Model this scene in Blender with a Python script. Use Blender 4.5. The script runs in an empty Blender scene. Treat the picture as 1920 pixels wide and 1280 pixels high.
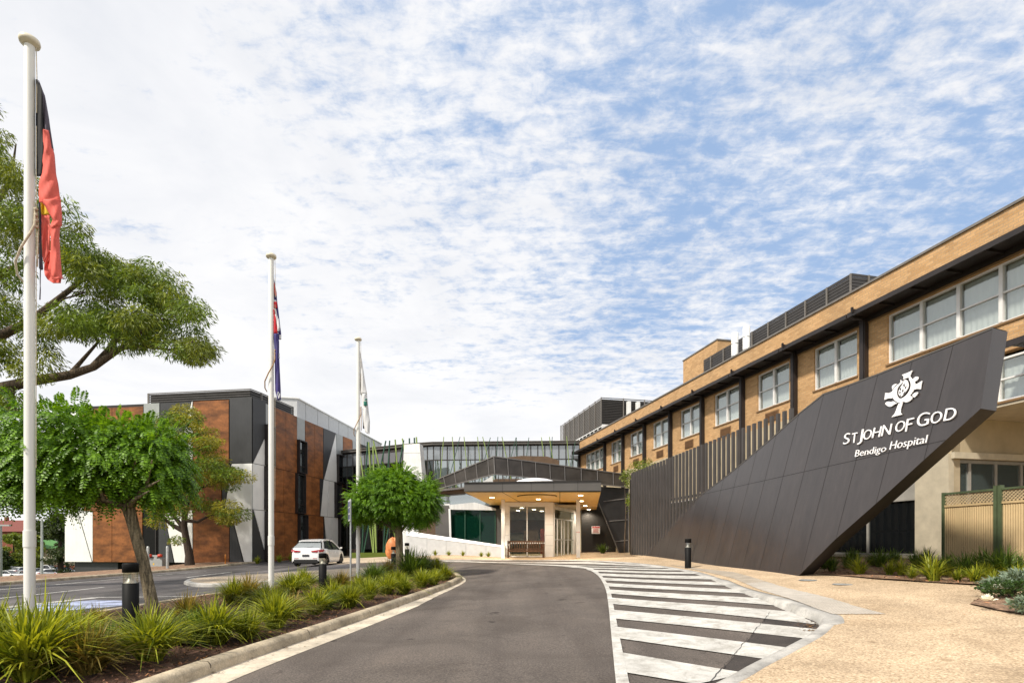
import bpy, bmesh, math, random
import numpy as np
from mathutils import Vector, Matrix, geometry
R = math.radians
random.seed(7); rng = np.random.default_rng(11)
C = bpy.context.scene.collection
SC = bpy.context.scene
F = 1024.0; CX = 960.0; HY = 1019.0; CZ = 1.5      # focal length, principal column, horizon row (px of 1920), eye height

# ------------------------------------------------------------------ camera, light, sky
cam = bpy.data.objects.new('camera', bpy.data.cameras.new('camera')); C.objects.link(cam)
cam.location = (0, 0, CZ); cam.rotation_euler = (R(90), 0, 0)
cam.data.sensor_width = 36; cam.data.lens = 19.2; cam.data.shift_y = (HY-640)/1920
cam.data.clip_end = 3000; cam.data.clip_start = 0.05
SC.camera = cam
SUN_EL, SUN_AZ = R(48), R(225)          # azimuth clockwise from +Y : sun behind and left of the camera
sun = bpy.data.objects.new('sun', bpy.data.lights.new('sun', 'SUN')); C.objects.link(sun)
sd = Vector((math.sin(SUN_AZ)*math.cos(SUN_EL), math.cos(SUN_AZ)*math.cos(SUN_EL), math.sin(SUN_EL)))
sun.rotation_euler = sd.to_track_quat('Z', 'Y').to_euler()
sun.data.energy = 3.1; sun.data.angle = R(4); sun.data.color = (1, .925, .80)
SC.view_settings.view_transform = 'Standard'; SC.view_settings.look = 'None'
SC.view_settings.exposure = 0.70; SC.view_settings.gamma = 1
try:
    SC.cycles.max_bounces = 8; SC.cycles.transparent_max_bounces = 12; SC.cycles.caustics_reflective = False; SC.cycles.caustics_refractive = False
except Exception: pass

class NT:
    def __init__(s, tree): s.t = tree; s.n = tree.nodes; s.l = tree.links
    def add(s, typ, **kw):
        n = s.n.new(typ)
        for k, v in kw.items():
            if k == 'ins':
                for i, val in v.items(): s.put(n, i, val)
            else: setattr(n, k, v)
        return n
    def put(s, n, i, val):
        if isinstance(val, bpy.types.NodeSocket): s.l.new(val, n.inputs[i])
        else: n.inputs[i].default_value = val
    def math(s, op, a, b=0.0, c=None, clamp=False):
        n = s.add('ShaderNodeMath', operation=op, use_clamp=clamp); s.put(n, 0, a); s.put(n, 1, b)
        if c is not None: s.put(n, 2, c)
        return n.outputs[0]
    def vmath(s, op, a, b=(0, 0, 0)):
        n = s.add('ShaderNodeVectorMath', operation=op); s.put(n, 0, a); s.put(n, 1, b); return n.outputs[0]
    def mix(s, f, a, b, mode='MIX'):
        n = s.add('ShaderNodeMix', data_type='RGBA', blend_type=mode)
        s.put(n, 0, f); s.put(n, 6, a); s.put(n, 7, b); return n.outputs[2]
    def ramp(s, f, stops):
        n = s.add('ShaderNodeValToRGB'); s.put(n, 0, f); e = n.color_ramp.elements
        while len(e) < len(stops): e.new(0.5)
        for el, (p, c) in zip(e, stops): el.position = p; el.color = c if len(c) == 4 else (*c, 1)
        return n.outputs[0]
    def noise(s, vec, scale, detail=4, rough=.55, dist=0, out=0):
        n = s.add('ShaderNodeTexNoise'); s.put(n, 'Vector', vec); s.put(n, 'Scale', scale); s.put(n, 'Detail', detail)
        s.put(n, 'Roughness', rough); s.put(n, 'Distortion', dist); return n.outputs[out]
def c4(c): return (c[0], c[1], c[2], 1)

w = bpy.data.worlds.new('World'); SC.world = w; w.use_nodes = True
t = NT(w.node_tree); t.n.clear()
tc = t.add('ShaderNodeTexCoord')
sky = t.add('ShaderNodeTexSky', sky_type='NISHITA'); sky.sun_disc = False; sky.sun_elevation = SUN_EL; sky.sun_rotation = SUN_AZ
sky.air_density = 1.2; sky.dust_density = 1.5; sky.ozone_density = 1.5
sx = t.add('ShaderNodeSeparateXYZ', ins={0: tc.outputs['Generated']})
X, Y, Z = sx.outputs
zz = t.math('ADD', t.math('MAXIMUM', Z, 0.0), 0.10)
cx = t.math('DIVIDE', X, zz); cy = t.math('DIVIDE', Y, zz)
cv = t.add('ShaderNodeCombineXYZ', ins={0: cx, 1: cy, 2: 0.0}).outputs[0]
# wavy ridges of high cloud : rotate then stretch
mp = t.add('ShaderNodeMapping'); t.put(mp, 'Vector', cv); mp.inputs['Rotation'].default_value = (0, 0, R(28)); mp.inputs['Scale'].default_value = (.95, 2.2, 1)
rid = t.noise(mp.outputs[0], 7.6, 9, .66, .3)
fine = t.noise(cv, 21, 7, .66, .3)
big = t.noise(cv, 1.0, 5, .55, .3)
cell = t.noise(cv, 2.0, 6, .6, .4)
# blue shows most to the upper right, left and horizon are nearly closed
az = t.math('ADD', t.math('MULTIPLY', X, 0.62), t.math('MULTIPLY', Y, 0.0))
hor = t.math('SUBTRACT', 1.0, t.math('MULTIPLY', Z, 2.3, clamp=True))
hor = t.math('POWER', hor, 1.6)
dblue = t.vmath('SUBTRACT', tc.outputs['Generated'], (0.20, 0.78, 0.56))
dl = t.add('ShaderNodeVectorMath', operation='LENGTH', ins={0: dblue}).outputs['Value']
hole = t.math('SUBTRACT', 1.0, t.math('DIVIDE', dl, 0.72), clamp=True)
dens = t.math('ADD', t.math('MULTIPLY', rid, 1.15), t.math('MULTIPLY', fine, .80))
dens = t.math('ADD', dens, t.math('MULTIPLY', big, 1.25))
dens = t.math('ADD', dens, t.math('MULTIPLY', cell, .5))
dens = t.math('SUBTRACT', dens, t.math('MULTIPLY', az, .30))
dens = t.math('SUBTRACT', dens, t.math('MULTIPLY', hole, .44))
dens = t.math('ADD', dens, t.math('MULTIPLY', hor, .62))
mask = t.add('ShaderNodeMapRange', interpolation_type='SMOOTHSTEP', ins={0: dens, 1: 1.20, 2: 1.80, 3: 0.20, 4: 1.0}).outputs[0]
shade = t.noise(cv, 1.7, 6, .6, .4)
ccol0 = t.ramp(shade, [(0.30, (5.7, 5.85, 6.2)), (0.5, (6.5, 6.55, 6.75)), (0.72, (7.3, 7.25, 7.2))])
ccol = t.mix(t.math('MULTIPLY', hor, .85, clamp=True), ccol0, (7.9, 7.85, 7.8, 1))
blue = t.mix(0.8, sky.outputs[0], (1.55, 3.0, 5.5, 1))
col = t.mix(mask, blue, ccol)
bgn = t.add('ShaderNodeBackground', ins={0: col, 1: 0.089})
out = t.add('ShaderNodeOutputWorld', ins={0: bgn.outputs[0]})

# ------------------------------------------------------------------ materials
M = {}
def mat(name, col, rough=.6, metal=0.0, var=.12, scale=4.0, detail=5, fine=0.0, fscale=60, bump=0.0, bscale=80, spec=.5, island=0.0, col2=None, streak=None, coat=0, hue=0.0):
    m = bpy.data.materials.new(name); m.use_nodes = True; n = NT(m.node_tree); b = m.node_tree.nodes['Principled BSDF']
    co = n.add('ShaderNodeTexCoord').outputs['Object']
    if streak:
        mpn = n.add('ShaderNodeMapping'); n.put(mpn, 'Vector', co); mpn.inputs['Scale'].default_value = streak; vco = mpn.outputs[0]
    else: vco = co
    f = n.noise(vco, scale, detail)
    a = [max(0, c*(1-var*1.6)) for c in col]; z = [c*(1+var*1.3) for c in (col2 or col)]
    base = n.ramp(f, [(0.3, a), (0.7, z)])
    if fine:
        g = n.noise(co, fscale, 3, .7)
        base = n.mix(1.0, base, n.ramp(g, [(0.3, (1-fine,)*3), (0.7, (1+fine,)*3)]), 'MULTIPLY')
    if island:
        ge = n.add('ShaderNodeNewGeometry').outputs['Random Per Island']
        base = n.mix(1.0, base, n.ramp(ge, [(0, (1-island, 1-island*.8, 1-island)), (.75, (1+island*.3,)*3), (1, (1+island*1.1+hue, 1+island, 1))]), 'MULTIPLY')
    n.put(b, 'Base Color', base); b.inputs['Metallic'].default_value = metal
    b.inputs['Specular IOR Level'].default_value = spec
    rr = n.math('ADD', n.math('MULTIPLY', f, .18), rough-.09); n.put(b, 'Roughness', rr)
    if coat: b.inputs['Coat Weight'].default_value = coat; b.inputs['Coat Roughness'].default_value = .05
    if bump:
        g = n.noise(co, bscale, 5, .65)
        bn = n.add('ShaderNodeBump', ins={'Height': g, 'Strength': min(1, bump), 'Distance': .02}); n.put(b, 'Normal', bn.outputs[0])
    M[name] = m; return m
def leafmat(name, col, tip, trans=.35, var=.3, rough=.45):
    m = bpy.data.materials.new(name); m.use_nodes = True; n = NT(m.node_tree); b = m.node_tree.nodes['Principled BSDF']
    g = n.add('ShaderNodeNewGeometry'); co = n.add('ShaderNodeTexCoord').outputs['Object']
    f = n.noise(co, 1.3, 4, .6)
    mixf = n.math('ADD', n.math('MULTIPLY', g.outputs['Random Per Island'], .6), n.math('MULTIPLY', n.math('SUBTRACT', f, .3), 1.1), clamp=True)
    base = n.mix(mixf, c4(col), c4(tip))
    br = n.ramp(g.outputs['Random Per Island'], [(0, (1-var,)*3), (1, (1+var,)*3)])
    base = n.mix(1.0, base, br, 'MULTIPLY')
    n.put(b, 'Base Color', base); b.inputs['Roughness'].default_value = rough; b.inputs['Specular IOR Level'].default_value = .35
    tr = n.add('ShaderNodeBsdfTranslucent'); n.put(tr, 'Color', n.mix(1.0, base, (1.5, 1.35, .5, 1), 'MULTIPLY'))
    mx = n.add('ShaderNodeMixShader', ins={0: trans, 1: b.outputs[0], 2: tr.outputs[0]})
    o = m.node_tree.nodes['Material Output']; n.l.new(mx.outputs[0], o.inputs[0])
    M[name] = m; return m
def emis(name, col, s):
    m = bpy.data.materials.new(name); m.use_nodes = True; b = m.node_tree.nodes['Principled BSDF']
    b.inputs['Base Color'].default_value = c4(col); b.inputs['Emission Color'].default_value = c4(col); b.inputs['Emission Strength'].default_value = s
    M[name] = m; return m
def glassmat(name, tint, refl, rough=.02, opac=0.0, dark=(.02, .03, .03)):
    """pane: see-through tinted film plus mirror part"""
    m = bpy.data.materials.new(name); m.use_nodes = True; n = NT(m.node_tree); m.node_tree.nodes.remove(m.node_tree.nodes['Principled BSDF'])
    tr = n.add('ShaderNodeBsdfTransparent', ins={0: c4(tint)})
    df = n.add('ShaderNodeBsdfDiffuse', ins={0: c4(dark)})
    a = n.add('ShaderNodeMixShader', ins={0: opac, 1: tr.outputs[0], 2: df.outputs[0]})
    co = n.add('ShaderNodeTexCoord').outputs['Object']
    bn = n.add('ShaderNodeBump', ins={'Height': n.noise(co, .9, 2), 'Strength': .12, 'Distance': .05})
    gl = n.add('ShaderNodeBsdfGlossy', ins={0: (.9, .95, .95, 1), 1: rough, 'Normal': bn.outputs[0]})
    fc = n.add('ShaderNodeLayerWeight', ins={0: .5}).outputs['Facing']
    f = n.math('ADD', n.math('MULTIPLY', n.math('POWER', fc, 4.0), .85), refl, clamp=True)
    mx = n.add('ShaderNodeMixShader', ins={0: f, 1: a.outputs[0], 2: gl.outputs[0]})
    n.l.new(mx.outputs[0], m.node_tree.nodes['Material Output'].inputs[0]); M[name] = m; return m
def brickmat(name, c1, c2, mortar, course=.086, blen=.24, uv=False):
    m = bpy.data.materials.new(name); m.use_nodes = True; n = NT(m.node_tree); b = m.node_tree.nodes['Principled BSDF']
    co = n.add('ShaderNodeTexCoord').outputs['Object']
    s = n.add('ShaderNodeSeparateXYZ', ins={0: co}).outputs
    geo = n.add('ShaderNodeNewGeometry')
    # faces along local x use (x,z), faces along local y use (y,z)
    xy = n.math('ADD', s[0], s[1])
    v = n.add('ShaderNodeCombineXYZ', ins={0: xy, 1: s[2], 2: 0.0}).outputs[0]
    br = n.add('ShaderNodeTexBrick'); n.put(br, 'Vector', v); n.put(br, 'Scale', 1.0)
    n.put(br, 'Brick Width', blen); n.put(br, 'Row Height', course); n.put(br, 'Mortar Size', .008); n.put(br, 'Mortar Smooth', .2); n.put(br, 'Bias', 0.0)
    br.inputs['Color1'].default_value = c4(c1); br.inputs['Color2'].default_value = c4(c2); br.inputs['Mortar'].default_value = c4(mortar)
    f = n.noise(co, .6, 5); f2 = n.noise(co, 22, 3)
    col = n.mix(1.0, br.outputs[0], n.ramp(f, [(.3, (.82, .82, .82)), (.7, (1.1, 1.08, 1.05))]), 'MULTIPLY')
    col = n.mix(1.0, col, n.ramp(f2, [(.3, (.86, .85, .84)), (.7, (1.12, 1.12, 1.12))]), 'MULTIPLY')
    n.put(b, 'Base Color', col); b.inputs['Roughness'].default_value = .85
    h = n.math('ADD', n.math('MULTIPLY', br.outputs['Fac'], -1.0), n.math('MULTIPLY', f2, .3))
    bn = n.add('ShaderNodeBump', ins={'Height': h, 'Strength': .5, 'Distance': .008}); n.put(b, 'Normal', bn.outputs[0])
    M[name] = m; return m

mat('asphalt', (.118, .101, .090), .93, var=.10, scale=.35, fine=.34, fscale=70, bump=.5, bscale=90, spec=.25)
mat('asphalt_old', (.050, .048, .052), .75, var=.55, scale=.45, fine=.35, fscale=55, bump=.4, bscale=70, col2=(.085, .078, .078), streak=(1.5, .35, 1))
mat('asphalt_patch', (.044, .036, .032), .9, var=.2, scale=3, fine=.4, fscale=80, bump=.5)
mat('road_paint', (.56, .545, .51), .8, var=.10, scale=2.2, detail=8, fine=.10, fscale=35, bump=.2)
mat('worn_paint', (.50, .49, .47), .8, var=.35, scale=3, detail=9, fine=.2, fscale=40)
mat('blue_paint', (.30, .34, .48), .8, var=.5, scale=2.2, detail=9, fine=.3, fscale=40)
mat('concrete_kerb', (.42, .35, .25), .9, var=.28, scale=2.5, detail=8, fine=.18, fscale=45, bump=.5, bscale=50)
mat('concrete_gutter', (.56, .49, .39), .9, var=.20, scale=1.6, detail=8, fine=.15, fscale=50, bump=.3)
mat('concrete_pale', (.42, .405, .38), .88, var=.22, scale=2, detail=8, fine=.15, fscale=50, bump=.3)
mat('dirt', (.16, .11, .07), .95, var=.3, scale=.4, fine=.3, fscale=20, bump=.5, bscale=20)
mat('mulch', (.085, .040, .024), .95, var=.5, scale=14, fine=.5, fscale=50, bump=1, bscale=40)
mat('mulch_chip', (.24, .115, .07), .9, var=.3, scale=5, island=.7)
mat('mulch_dry', (.26, .16, .10), .95, var=.4, scale=7, fine=.4, fscale=40, bump=1, bscale=30)
mat('tactile', (.37, .315, .25), .8, var=.12, scale=3, fine=.3, fscale=45)
mat('tactile_stud', (.50, .475, .44), .6, var=.1)
mat('white_metal', (.78, .78, .77), .35, var=.04, scale=3, spec=.5)
mat('pole_white', (.80, .79, .76), .4, var=.05, scale=1.5, streak=(1, 1, .3))
mat('cream_cap', (.66, .60, .48), .5, var=.1)
mat('galv', (.46, .47, .46), .45, metal=.55, var=.12, scale=8)
mat('black_metal', (.006, .006, .006), .6, var=.2, scale=6, spec=.18)
mat('dark_steel', (.022, .017, .017), .5, var=.2, scale=3)
mat('rope', (.52, .45, .34), .9, var=.2, scale=30)
mat('rope_tan', (.36, .22, .11), .9, var=.2, scale=30)
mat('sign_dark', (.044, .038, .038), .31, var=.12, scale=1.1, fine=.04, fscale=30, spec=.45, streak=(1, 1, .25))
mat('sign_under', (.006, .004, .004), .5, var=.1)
mat('letter_white', (.88, .87, .88), .4, var=.02)
mat('seam', (.006, .005, .005), .8, var=.05)
mat('fin_grey', (.060, .054, .052), .45, var=.10, scale=2)
mat('fin_face', (.105, .100, .098), .45, var=.08, scale=2)
mat('fascia_grey', (.105, .098, .092), .5, var=.06, scale=1.2)
mat('mesh_panel', (.062, .055, .051), .38, metal=.2, var=.22, scale=1.3, fine=.12, fscale=70)
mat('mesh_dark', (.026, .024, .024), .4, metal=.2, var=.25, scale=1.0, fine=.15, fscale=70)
mat('mesh_frame', (.15, .14, .135), .5, var=.1)
mat('timber_soffit', (.88, .50, .11), .42, var=.16, scale=2.2, streak=(.6, 7, 1), col2=(.92, .60, .17))
mat('white_panel', (.68, .68, .67), .45, var=.05, scale=1)
mat('white_rib', (.82, .82, .81), .4, var=.04, scale=1)
mat('dark_rib', (.036, .037, .040), .5, var=.1, scale=1)
mat('grey_clad', (.33, .35, .35), .45, var=.06)
mat('pale_roof', (.50, .51, .52), .5, var=.05)
mat('rust', (.185, .066, .019), .55, var=.26, scale=1.7, detail=9, fine=.20, fscale=6, col2=(.24, .088, .026), streak=(.6, .6, 1.5), spec=.35)
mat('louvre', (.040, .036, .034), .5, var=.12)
mat('louvre_pale_lit', (.17, .155, .14), .5, var=.12)  # light grey of posts and caps, also the painted sunlit blades
mat('beige_render', (.47, .39, .265), .85, var=.10, scale=1.5, fine=.08, fscale=60, bump=.25, bscale=60)
mat('beige_pale', (.52, .46, .35), .8, var=.08)
mat('grey_panel', (.33, .315, .285), .7, var=.08)
mat('wall_brown', (.12, .075, .045), .8, var=.15, scale=2)
mat('charcoal_wall', (.016, .014, .013), .7, var=.2, streak=(12, 1, 1))
mat('fence_tan', (.55, .41, .225), .6, var=.10, scale=2)
mat('lattice_tan', (.46, .36, .22), .7, var=.1)
mat('fence_green', (.085, .115, .060), .5, var=.15)
mat('ac_brown', (.17, .085, .035), .6, var=.15)
mat('window_white', (.76, .75, .74), .4, var=.04)
mat('blind', (.82, .84, .85), .8, var=.02, streak=(9, 1, .5), scale=3)
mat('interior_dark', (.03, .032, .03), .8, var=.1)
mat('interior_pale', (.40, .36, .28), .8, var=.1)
mat('pole_lime', (.24, .33, .09), .5, var=.1)
mat('pole_green', (.02, .075, .045), .5, var=.1)
mat('bench_wood', (.12, .062, .033), .7, var=.35, scale=8, streak=(1, 1, 4))
mat('orange_stone', (.62, .22, .07), .55, var=.2, scale=3)
mat('car_white', (.80, .80, .80), .25, var=.01, coat=.8)
mat('car_silver', (.40, .41, .43), .3, metal=.4, var=.02, coat=.6)
mat('car_blue', (.02, .09, .30), .3, var=.02, coat=.6)
mat('car_dark', (.05, .055, .065), .3, var=.02, coat=.6)
mat('car_red', (.30, .06, .03), .3, var=.02, coat=.6)
mat('tyre', (.014, .014, .014), .8, var=.1)
mat('rim', (.10, .10, .11), .35, metal=.7, var=.05)
mat('car_glass', (.016, .020, .022), .06, var=.02, spec=.9)
mat('car_rear_glass', (.22, .24, .25), .12, var=.05, spec=.9)
mat('tail_red', (.36, .02, .03), .25, var=.05, coat=.6)
mat('plate_dark', (.05, .05, .06), .4, var=.05)
mat('bark', (.105, .075, .050), .95, var=.5, scale=5, streak=(5, 5, .8), bump=1, bscale=25, fine=.3, fscale=30)
mat('bark_robinia', (.14, .11, .065), .95, var=.55, scale=7, streak=(4, 4, .45), bump=1, bscale=18, fine=.3, fscale=30, col2=(.20, .16, .10))
mat('bark_dark', (.050, .034, .024), .95, var=.4, scale=5, streak=(5, 5, .8), bump=1, bscale=25)
leafmat('leaf_robinia', (.036, .115, .010), (.22, .40, .018), .36)
leafmat('leaf_robinia_two', (.046, .135, .012), (.19, .35, .020), .38)
leafmat('leaf_gum', (.055, .105, .014), (.19, .27, .026), .28, .4)
leafmat('leaf_olive', (.075, .12, .016), (.25, .29, .032), .28, .4)
leafmat('leaf_gold', (.12, .14, .018), (.36, .33, .035), .32, .35)
leafmat('leaf_dark', (.026, .045, .014), (.06, .085, .022), .22, .4)
leafmat('leaf_bright', (.10, .16, .025), (.22, .26, .04), .3, .35)
leafmat('blade', (.070, .150, .012), (.38, .38, .035), .32, .45)
leafmat('blade_red', (.11, .13, .025), (.34, .24, .07), .3, .45)
leafmat('blade_dark', (.035, .095, .016), (.14, .20, .03), .3, .4)
leafmat('leaf_sage', (.15, .21, .15), (.26, .33, .25), .2, .25, .7)
leafmat('leaf_rose', (.03, .075, .02), (.07, .12, .03), .25, .35)
mat('petal', (.80, .78, .64), .6, var=.05)
mat('flag_black', (.010, .010, .012), .8, var=.1)
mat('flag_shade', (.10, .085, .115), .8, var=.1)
mat('flag_red', (.72, .12, .09), .75, var=.10, scale=6)
mat('flag_yellow', (.80, .52, .02), .75, var=.05)
mat('flag_blue', (.045, .035, .17), .75, var=.12)
mat('flag_crimson', (.55, .02, .03), .75, var=.08)
mat('flag_white', (.72, .72, .74), .8, var=.05)
mat('flag_green', (.02, .17, .13), .8, var=.05)
mat('roof_red', (.17, .045, .035), .8, var=.2)
mat('roof_green', (.07, .20, .05), .7, var=.1)
mat('roof_grey', (.50, .52, .54), .6, var=.1)
mat('brick_red', (.22, .07, .04), .9, var=.2)
mat('grass_far', (.10, .12, .035), .95, var=.35, scale=.05)
mat('sign_blue', (.03, .07, .25), .5, var=.05)
mat('sign_red_text', (.50, .10, .10), .5, var=.05)
mat('clear_lens', (.55, .50, .38), .25, var=.1)
mat('hydrant_red', (.60, .06, .03), .4, var=.1)
mat('marker_orange', (.75, .28, .05), .5, var=.1)
brickmat('brick', (.62, .385, .185), (.47, .275, .12), (.42, .30, .19))
glassmat('glass_win', (.88, .90, .89), .13)
glassmat('glass_dark', (.30, .36, .35), .10, opac=.6, dark=(.01, .014, .014))
glassmat('glass_strip', (.20, .22, .22), .16, opac=.7, dark=(.012, .014, .016))
glassmat('glass_grey', (.20, .23, .27), .22, opac=.85, dark=(.23, .25, .28), rough=.12)
glassmat('glass_sky', (.25, .30, .30), .42, opac=.8, dark=(.10, .13, .13), rough=.04)
glassmat('glass_teal', (.12, .30, .24), .025, opac=.6, dark=(.004, .035, .022))
glassmat('glass_clear', (.80, .88, .85), .03)
def rework(name, fn):
    m = M[name]; n = NT(m.node_tree); b = m.node_tree.nodes['Principled BSDF']; s = b.inputs['Base Color'].links[0].from_socket
    co = n.add('ShaderNodeTexCoord').outputs['Object']; n.put(b, 'Base Color', fn(n, s, co, b))
def _asph(n, s, co, b):
    st = n.ramp(n.noise(co, .55, 7, .6, .8), [(.36, (.80, .79, .78)), (.52, (1, 1, 1)), (.70, (1.16, 1.14, 1.12))])
    c = n.mix(1.0, s, st, 'MULTIPLY')
    sp = n.ramp(n.noise(co, 38, 2, .8), [(.34, (.62, .62, .62)), (.5, (1, 1, 1)), (.68, (1.55, 1.5, 1.45))])
    c = n.mix(.75, c, n.mix(1.0, c, sp, 'MULTIPLY'))
    mq = n.add('ShaderNodeMapping'); n.put(mq, 'Vector', co); mq.inputs['Scale'].default_value = (1.5, .10, 1); mq.inputs['Rotation'].default_value = (0, 0, R(6))
    c = n.mix(1.0, c, n.ramp(n.noise(mq.outputs[0], 1.0, 4, .5, .4), [(.35, (.86, .85, .85)), (.5, (1, 1, 1)), (.65, (1.10, 1.09, 1.07))]), 'MULTIPLY')
    oil = n.ramp(n.noise(co, 1.7, 3, .5, .2), [(.26, (.45, .44, .44)), (.33, (1, 1, 1))])
    return n.mix(1.0, c, oil, 'MULTIPLY')
rework('asphalt', _asph); rework('asphalt_old', _asph); rework('asphalt_patch', _asph)
def _worn(n, s, co, b):
    chip = n.ramp(n.noise(co, 24, 8, .8), [(.565, (0, 0, 0)), (.64, (1, 1, 1))]); 
    area = n.ramp(n.noise(co, .9, 5, .6), [(.40, (.15, .15, .15)), (.62, (1, 1, 1))])
    f = n.math('MULTIPLY', chip, area)
    c = n.mix(f, s, (.16, .145, .13, 1)); grime = n.ramp(n.noise(co, 3.5, 9, .7, .6), [(.34, (.62, .60, .57)), (.56, (1, 1, 1))])
    return n.mix(1.0, c, grime, 'MULTIPLY')
rework('road_paint', _worn)
def _str(n, s, co, b):
    mp_ = n.add('ShaderNodeMapping'); n.put(mp_, 'Vector', co); mp_.inputs['Scale'].default_value = (3.5, 3.5, .25)
    d = n.ramp(n.noise(mp_.outputs[0], 2.0, 6, .6), [(.35, (.88, .88, .88)), (.6, (1.03, 1.03, 1.03)), (.75, (1.25, 1.23, 1.2))])
    return n.mix(1.0, s, d, 'MULTIPLY')
rework('sign_dark', _str); rework('white_panel', _str)
def _con(n, s, co, b):
    d = n.ramp(n.noise(co, 6, 9, .75, .8), [(.32, (.55, .52, .48)), (.48, (1, 1, 1)), (.7, (1.15, 1.12, 1.05))])
    return n.mix(.8, s, n.mix(1.0, s, d, 'MULTIPLY'))
for k_ in ('concrete_kerb', 'concrete_gutter', 'concrete_pale'): rework(k_, _con)
emis('downlight', (1, .86, .62), 9)

# ------------------------------------------------------------------ terrain (height of the road surface)
CP = np.array([(0,0,0),(-3,6,0),(2,6,0),(6,6,.10),(-8,8,0),(-6,14.6,.02),(-5.8,20.6,.03),(2,12,.12),(5,11,.28),(-1.5,20,.28),(2,20,.45),
 (6.3,19.6,.6),(7.7,14.9,.62),(9.6,11,.50),(13,16,1.0),(14.6,17.7,1.0),(8.5,7,.28),(4,27,.72),(0,30.3,.66),(4,30.3,.74),(8.5,31,.95),(-4.5,31,.84),(-8,35,.5),
 (-11.9,33,.15),(-18.5,20,0),(-18.5,38,.1),(-14,26,.05),(-14,12,-.02),(-12,46,.45),(0,46,.9),(6,38,.85),(-26,20,0),(-26,38,0),
 (12,30,1.05),(20,20,1.1),(20,2,.5),(-25,0,0),(0,-15,0),(10,0,.3),(-14,52,.4),(8,50,.9)], float)
def _U(r2): return np.where(r2 > 1e-9, r2*np.log(np.maximum(r2, 1e-9)), 0.0)
_n = len(CP); _d2 = ((CP[:, None, :2]-CP[None, :, :2])**2).sum(-1); _K = _U(_d2)+np.eye(_n)*4.0
_P = np.c_[np.ones(_n), CP[:, :2]]; _A = np.block([[_K, _P], [_P.T, np.zeros((3, 3))]])
_W = np.linalg.solve(_A, np.r_[CP[:, 2], 0, 0, 0])
def zgv(x, y):
    x = np.asarray(x, float); y = np.asarray(y, float)
    xc = np.clip(x, -26, 20); yc = np.clip(y, -14, 52)
    d2 = (xc[..., None]-CP[:, 0])**2+(yc[..., None]-CP[:, 1])**2
    z = _U(d2) @ _W[:_n] + _W[_n]+_W[_n+1]*xc+_W[_n+2]*yc
    z = np.clip(z, -.08, 1.15)
    s = np.clip((-x-21.5)/24, 0, 1); s = s*s*(3-2*s)
    return z-5.0*s
def zg(x, y): return float(zgv(x, y))
def path_off(x, y):
    s = min(1, max(0, (13.5-y)/3.5)); return .02+.11*s*s*(3-2*s)
def gp(px, py, off=None):
    """point of the ground seen at a pixel of the photograph"""
    a = (px-CX)/F; b = (HY-py)/F; lo = 2.0; prev = None
    Yv = 2.0
    while Yv < 160:
        g = zg(a*Yv, Yv)+(off(a*Yv, Yv) if off else 0)
        d = CZ+b*Yv-g
        if d <= 0: break
        prev = Yv; Yv += .15
    if prev is not None:
        l, h = prev, Yv
        for _ in range(18):
            m_ = (l+h)/2; g = zg(a*m_, m_)+(off(a*m_, m_) if off else 0)
            if CZ+b*m_-g <= 0: h = m_
            else: l = m_
        Yv = (l+h)/2
    return (a*Yv, Yv)
def pw(px, py, D): return ((px-CX)/F*D, D, CZ+(HY-py)/F*D)

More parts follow.
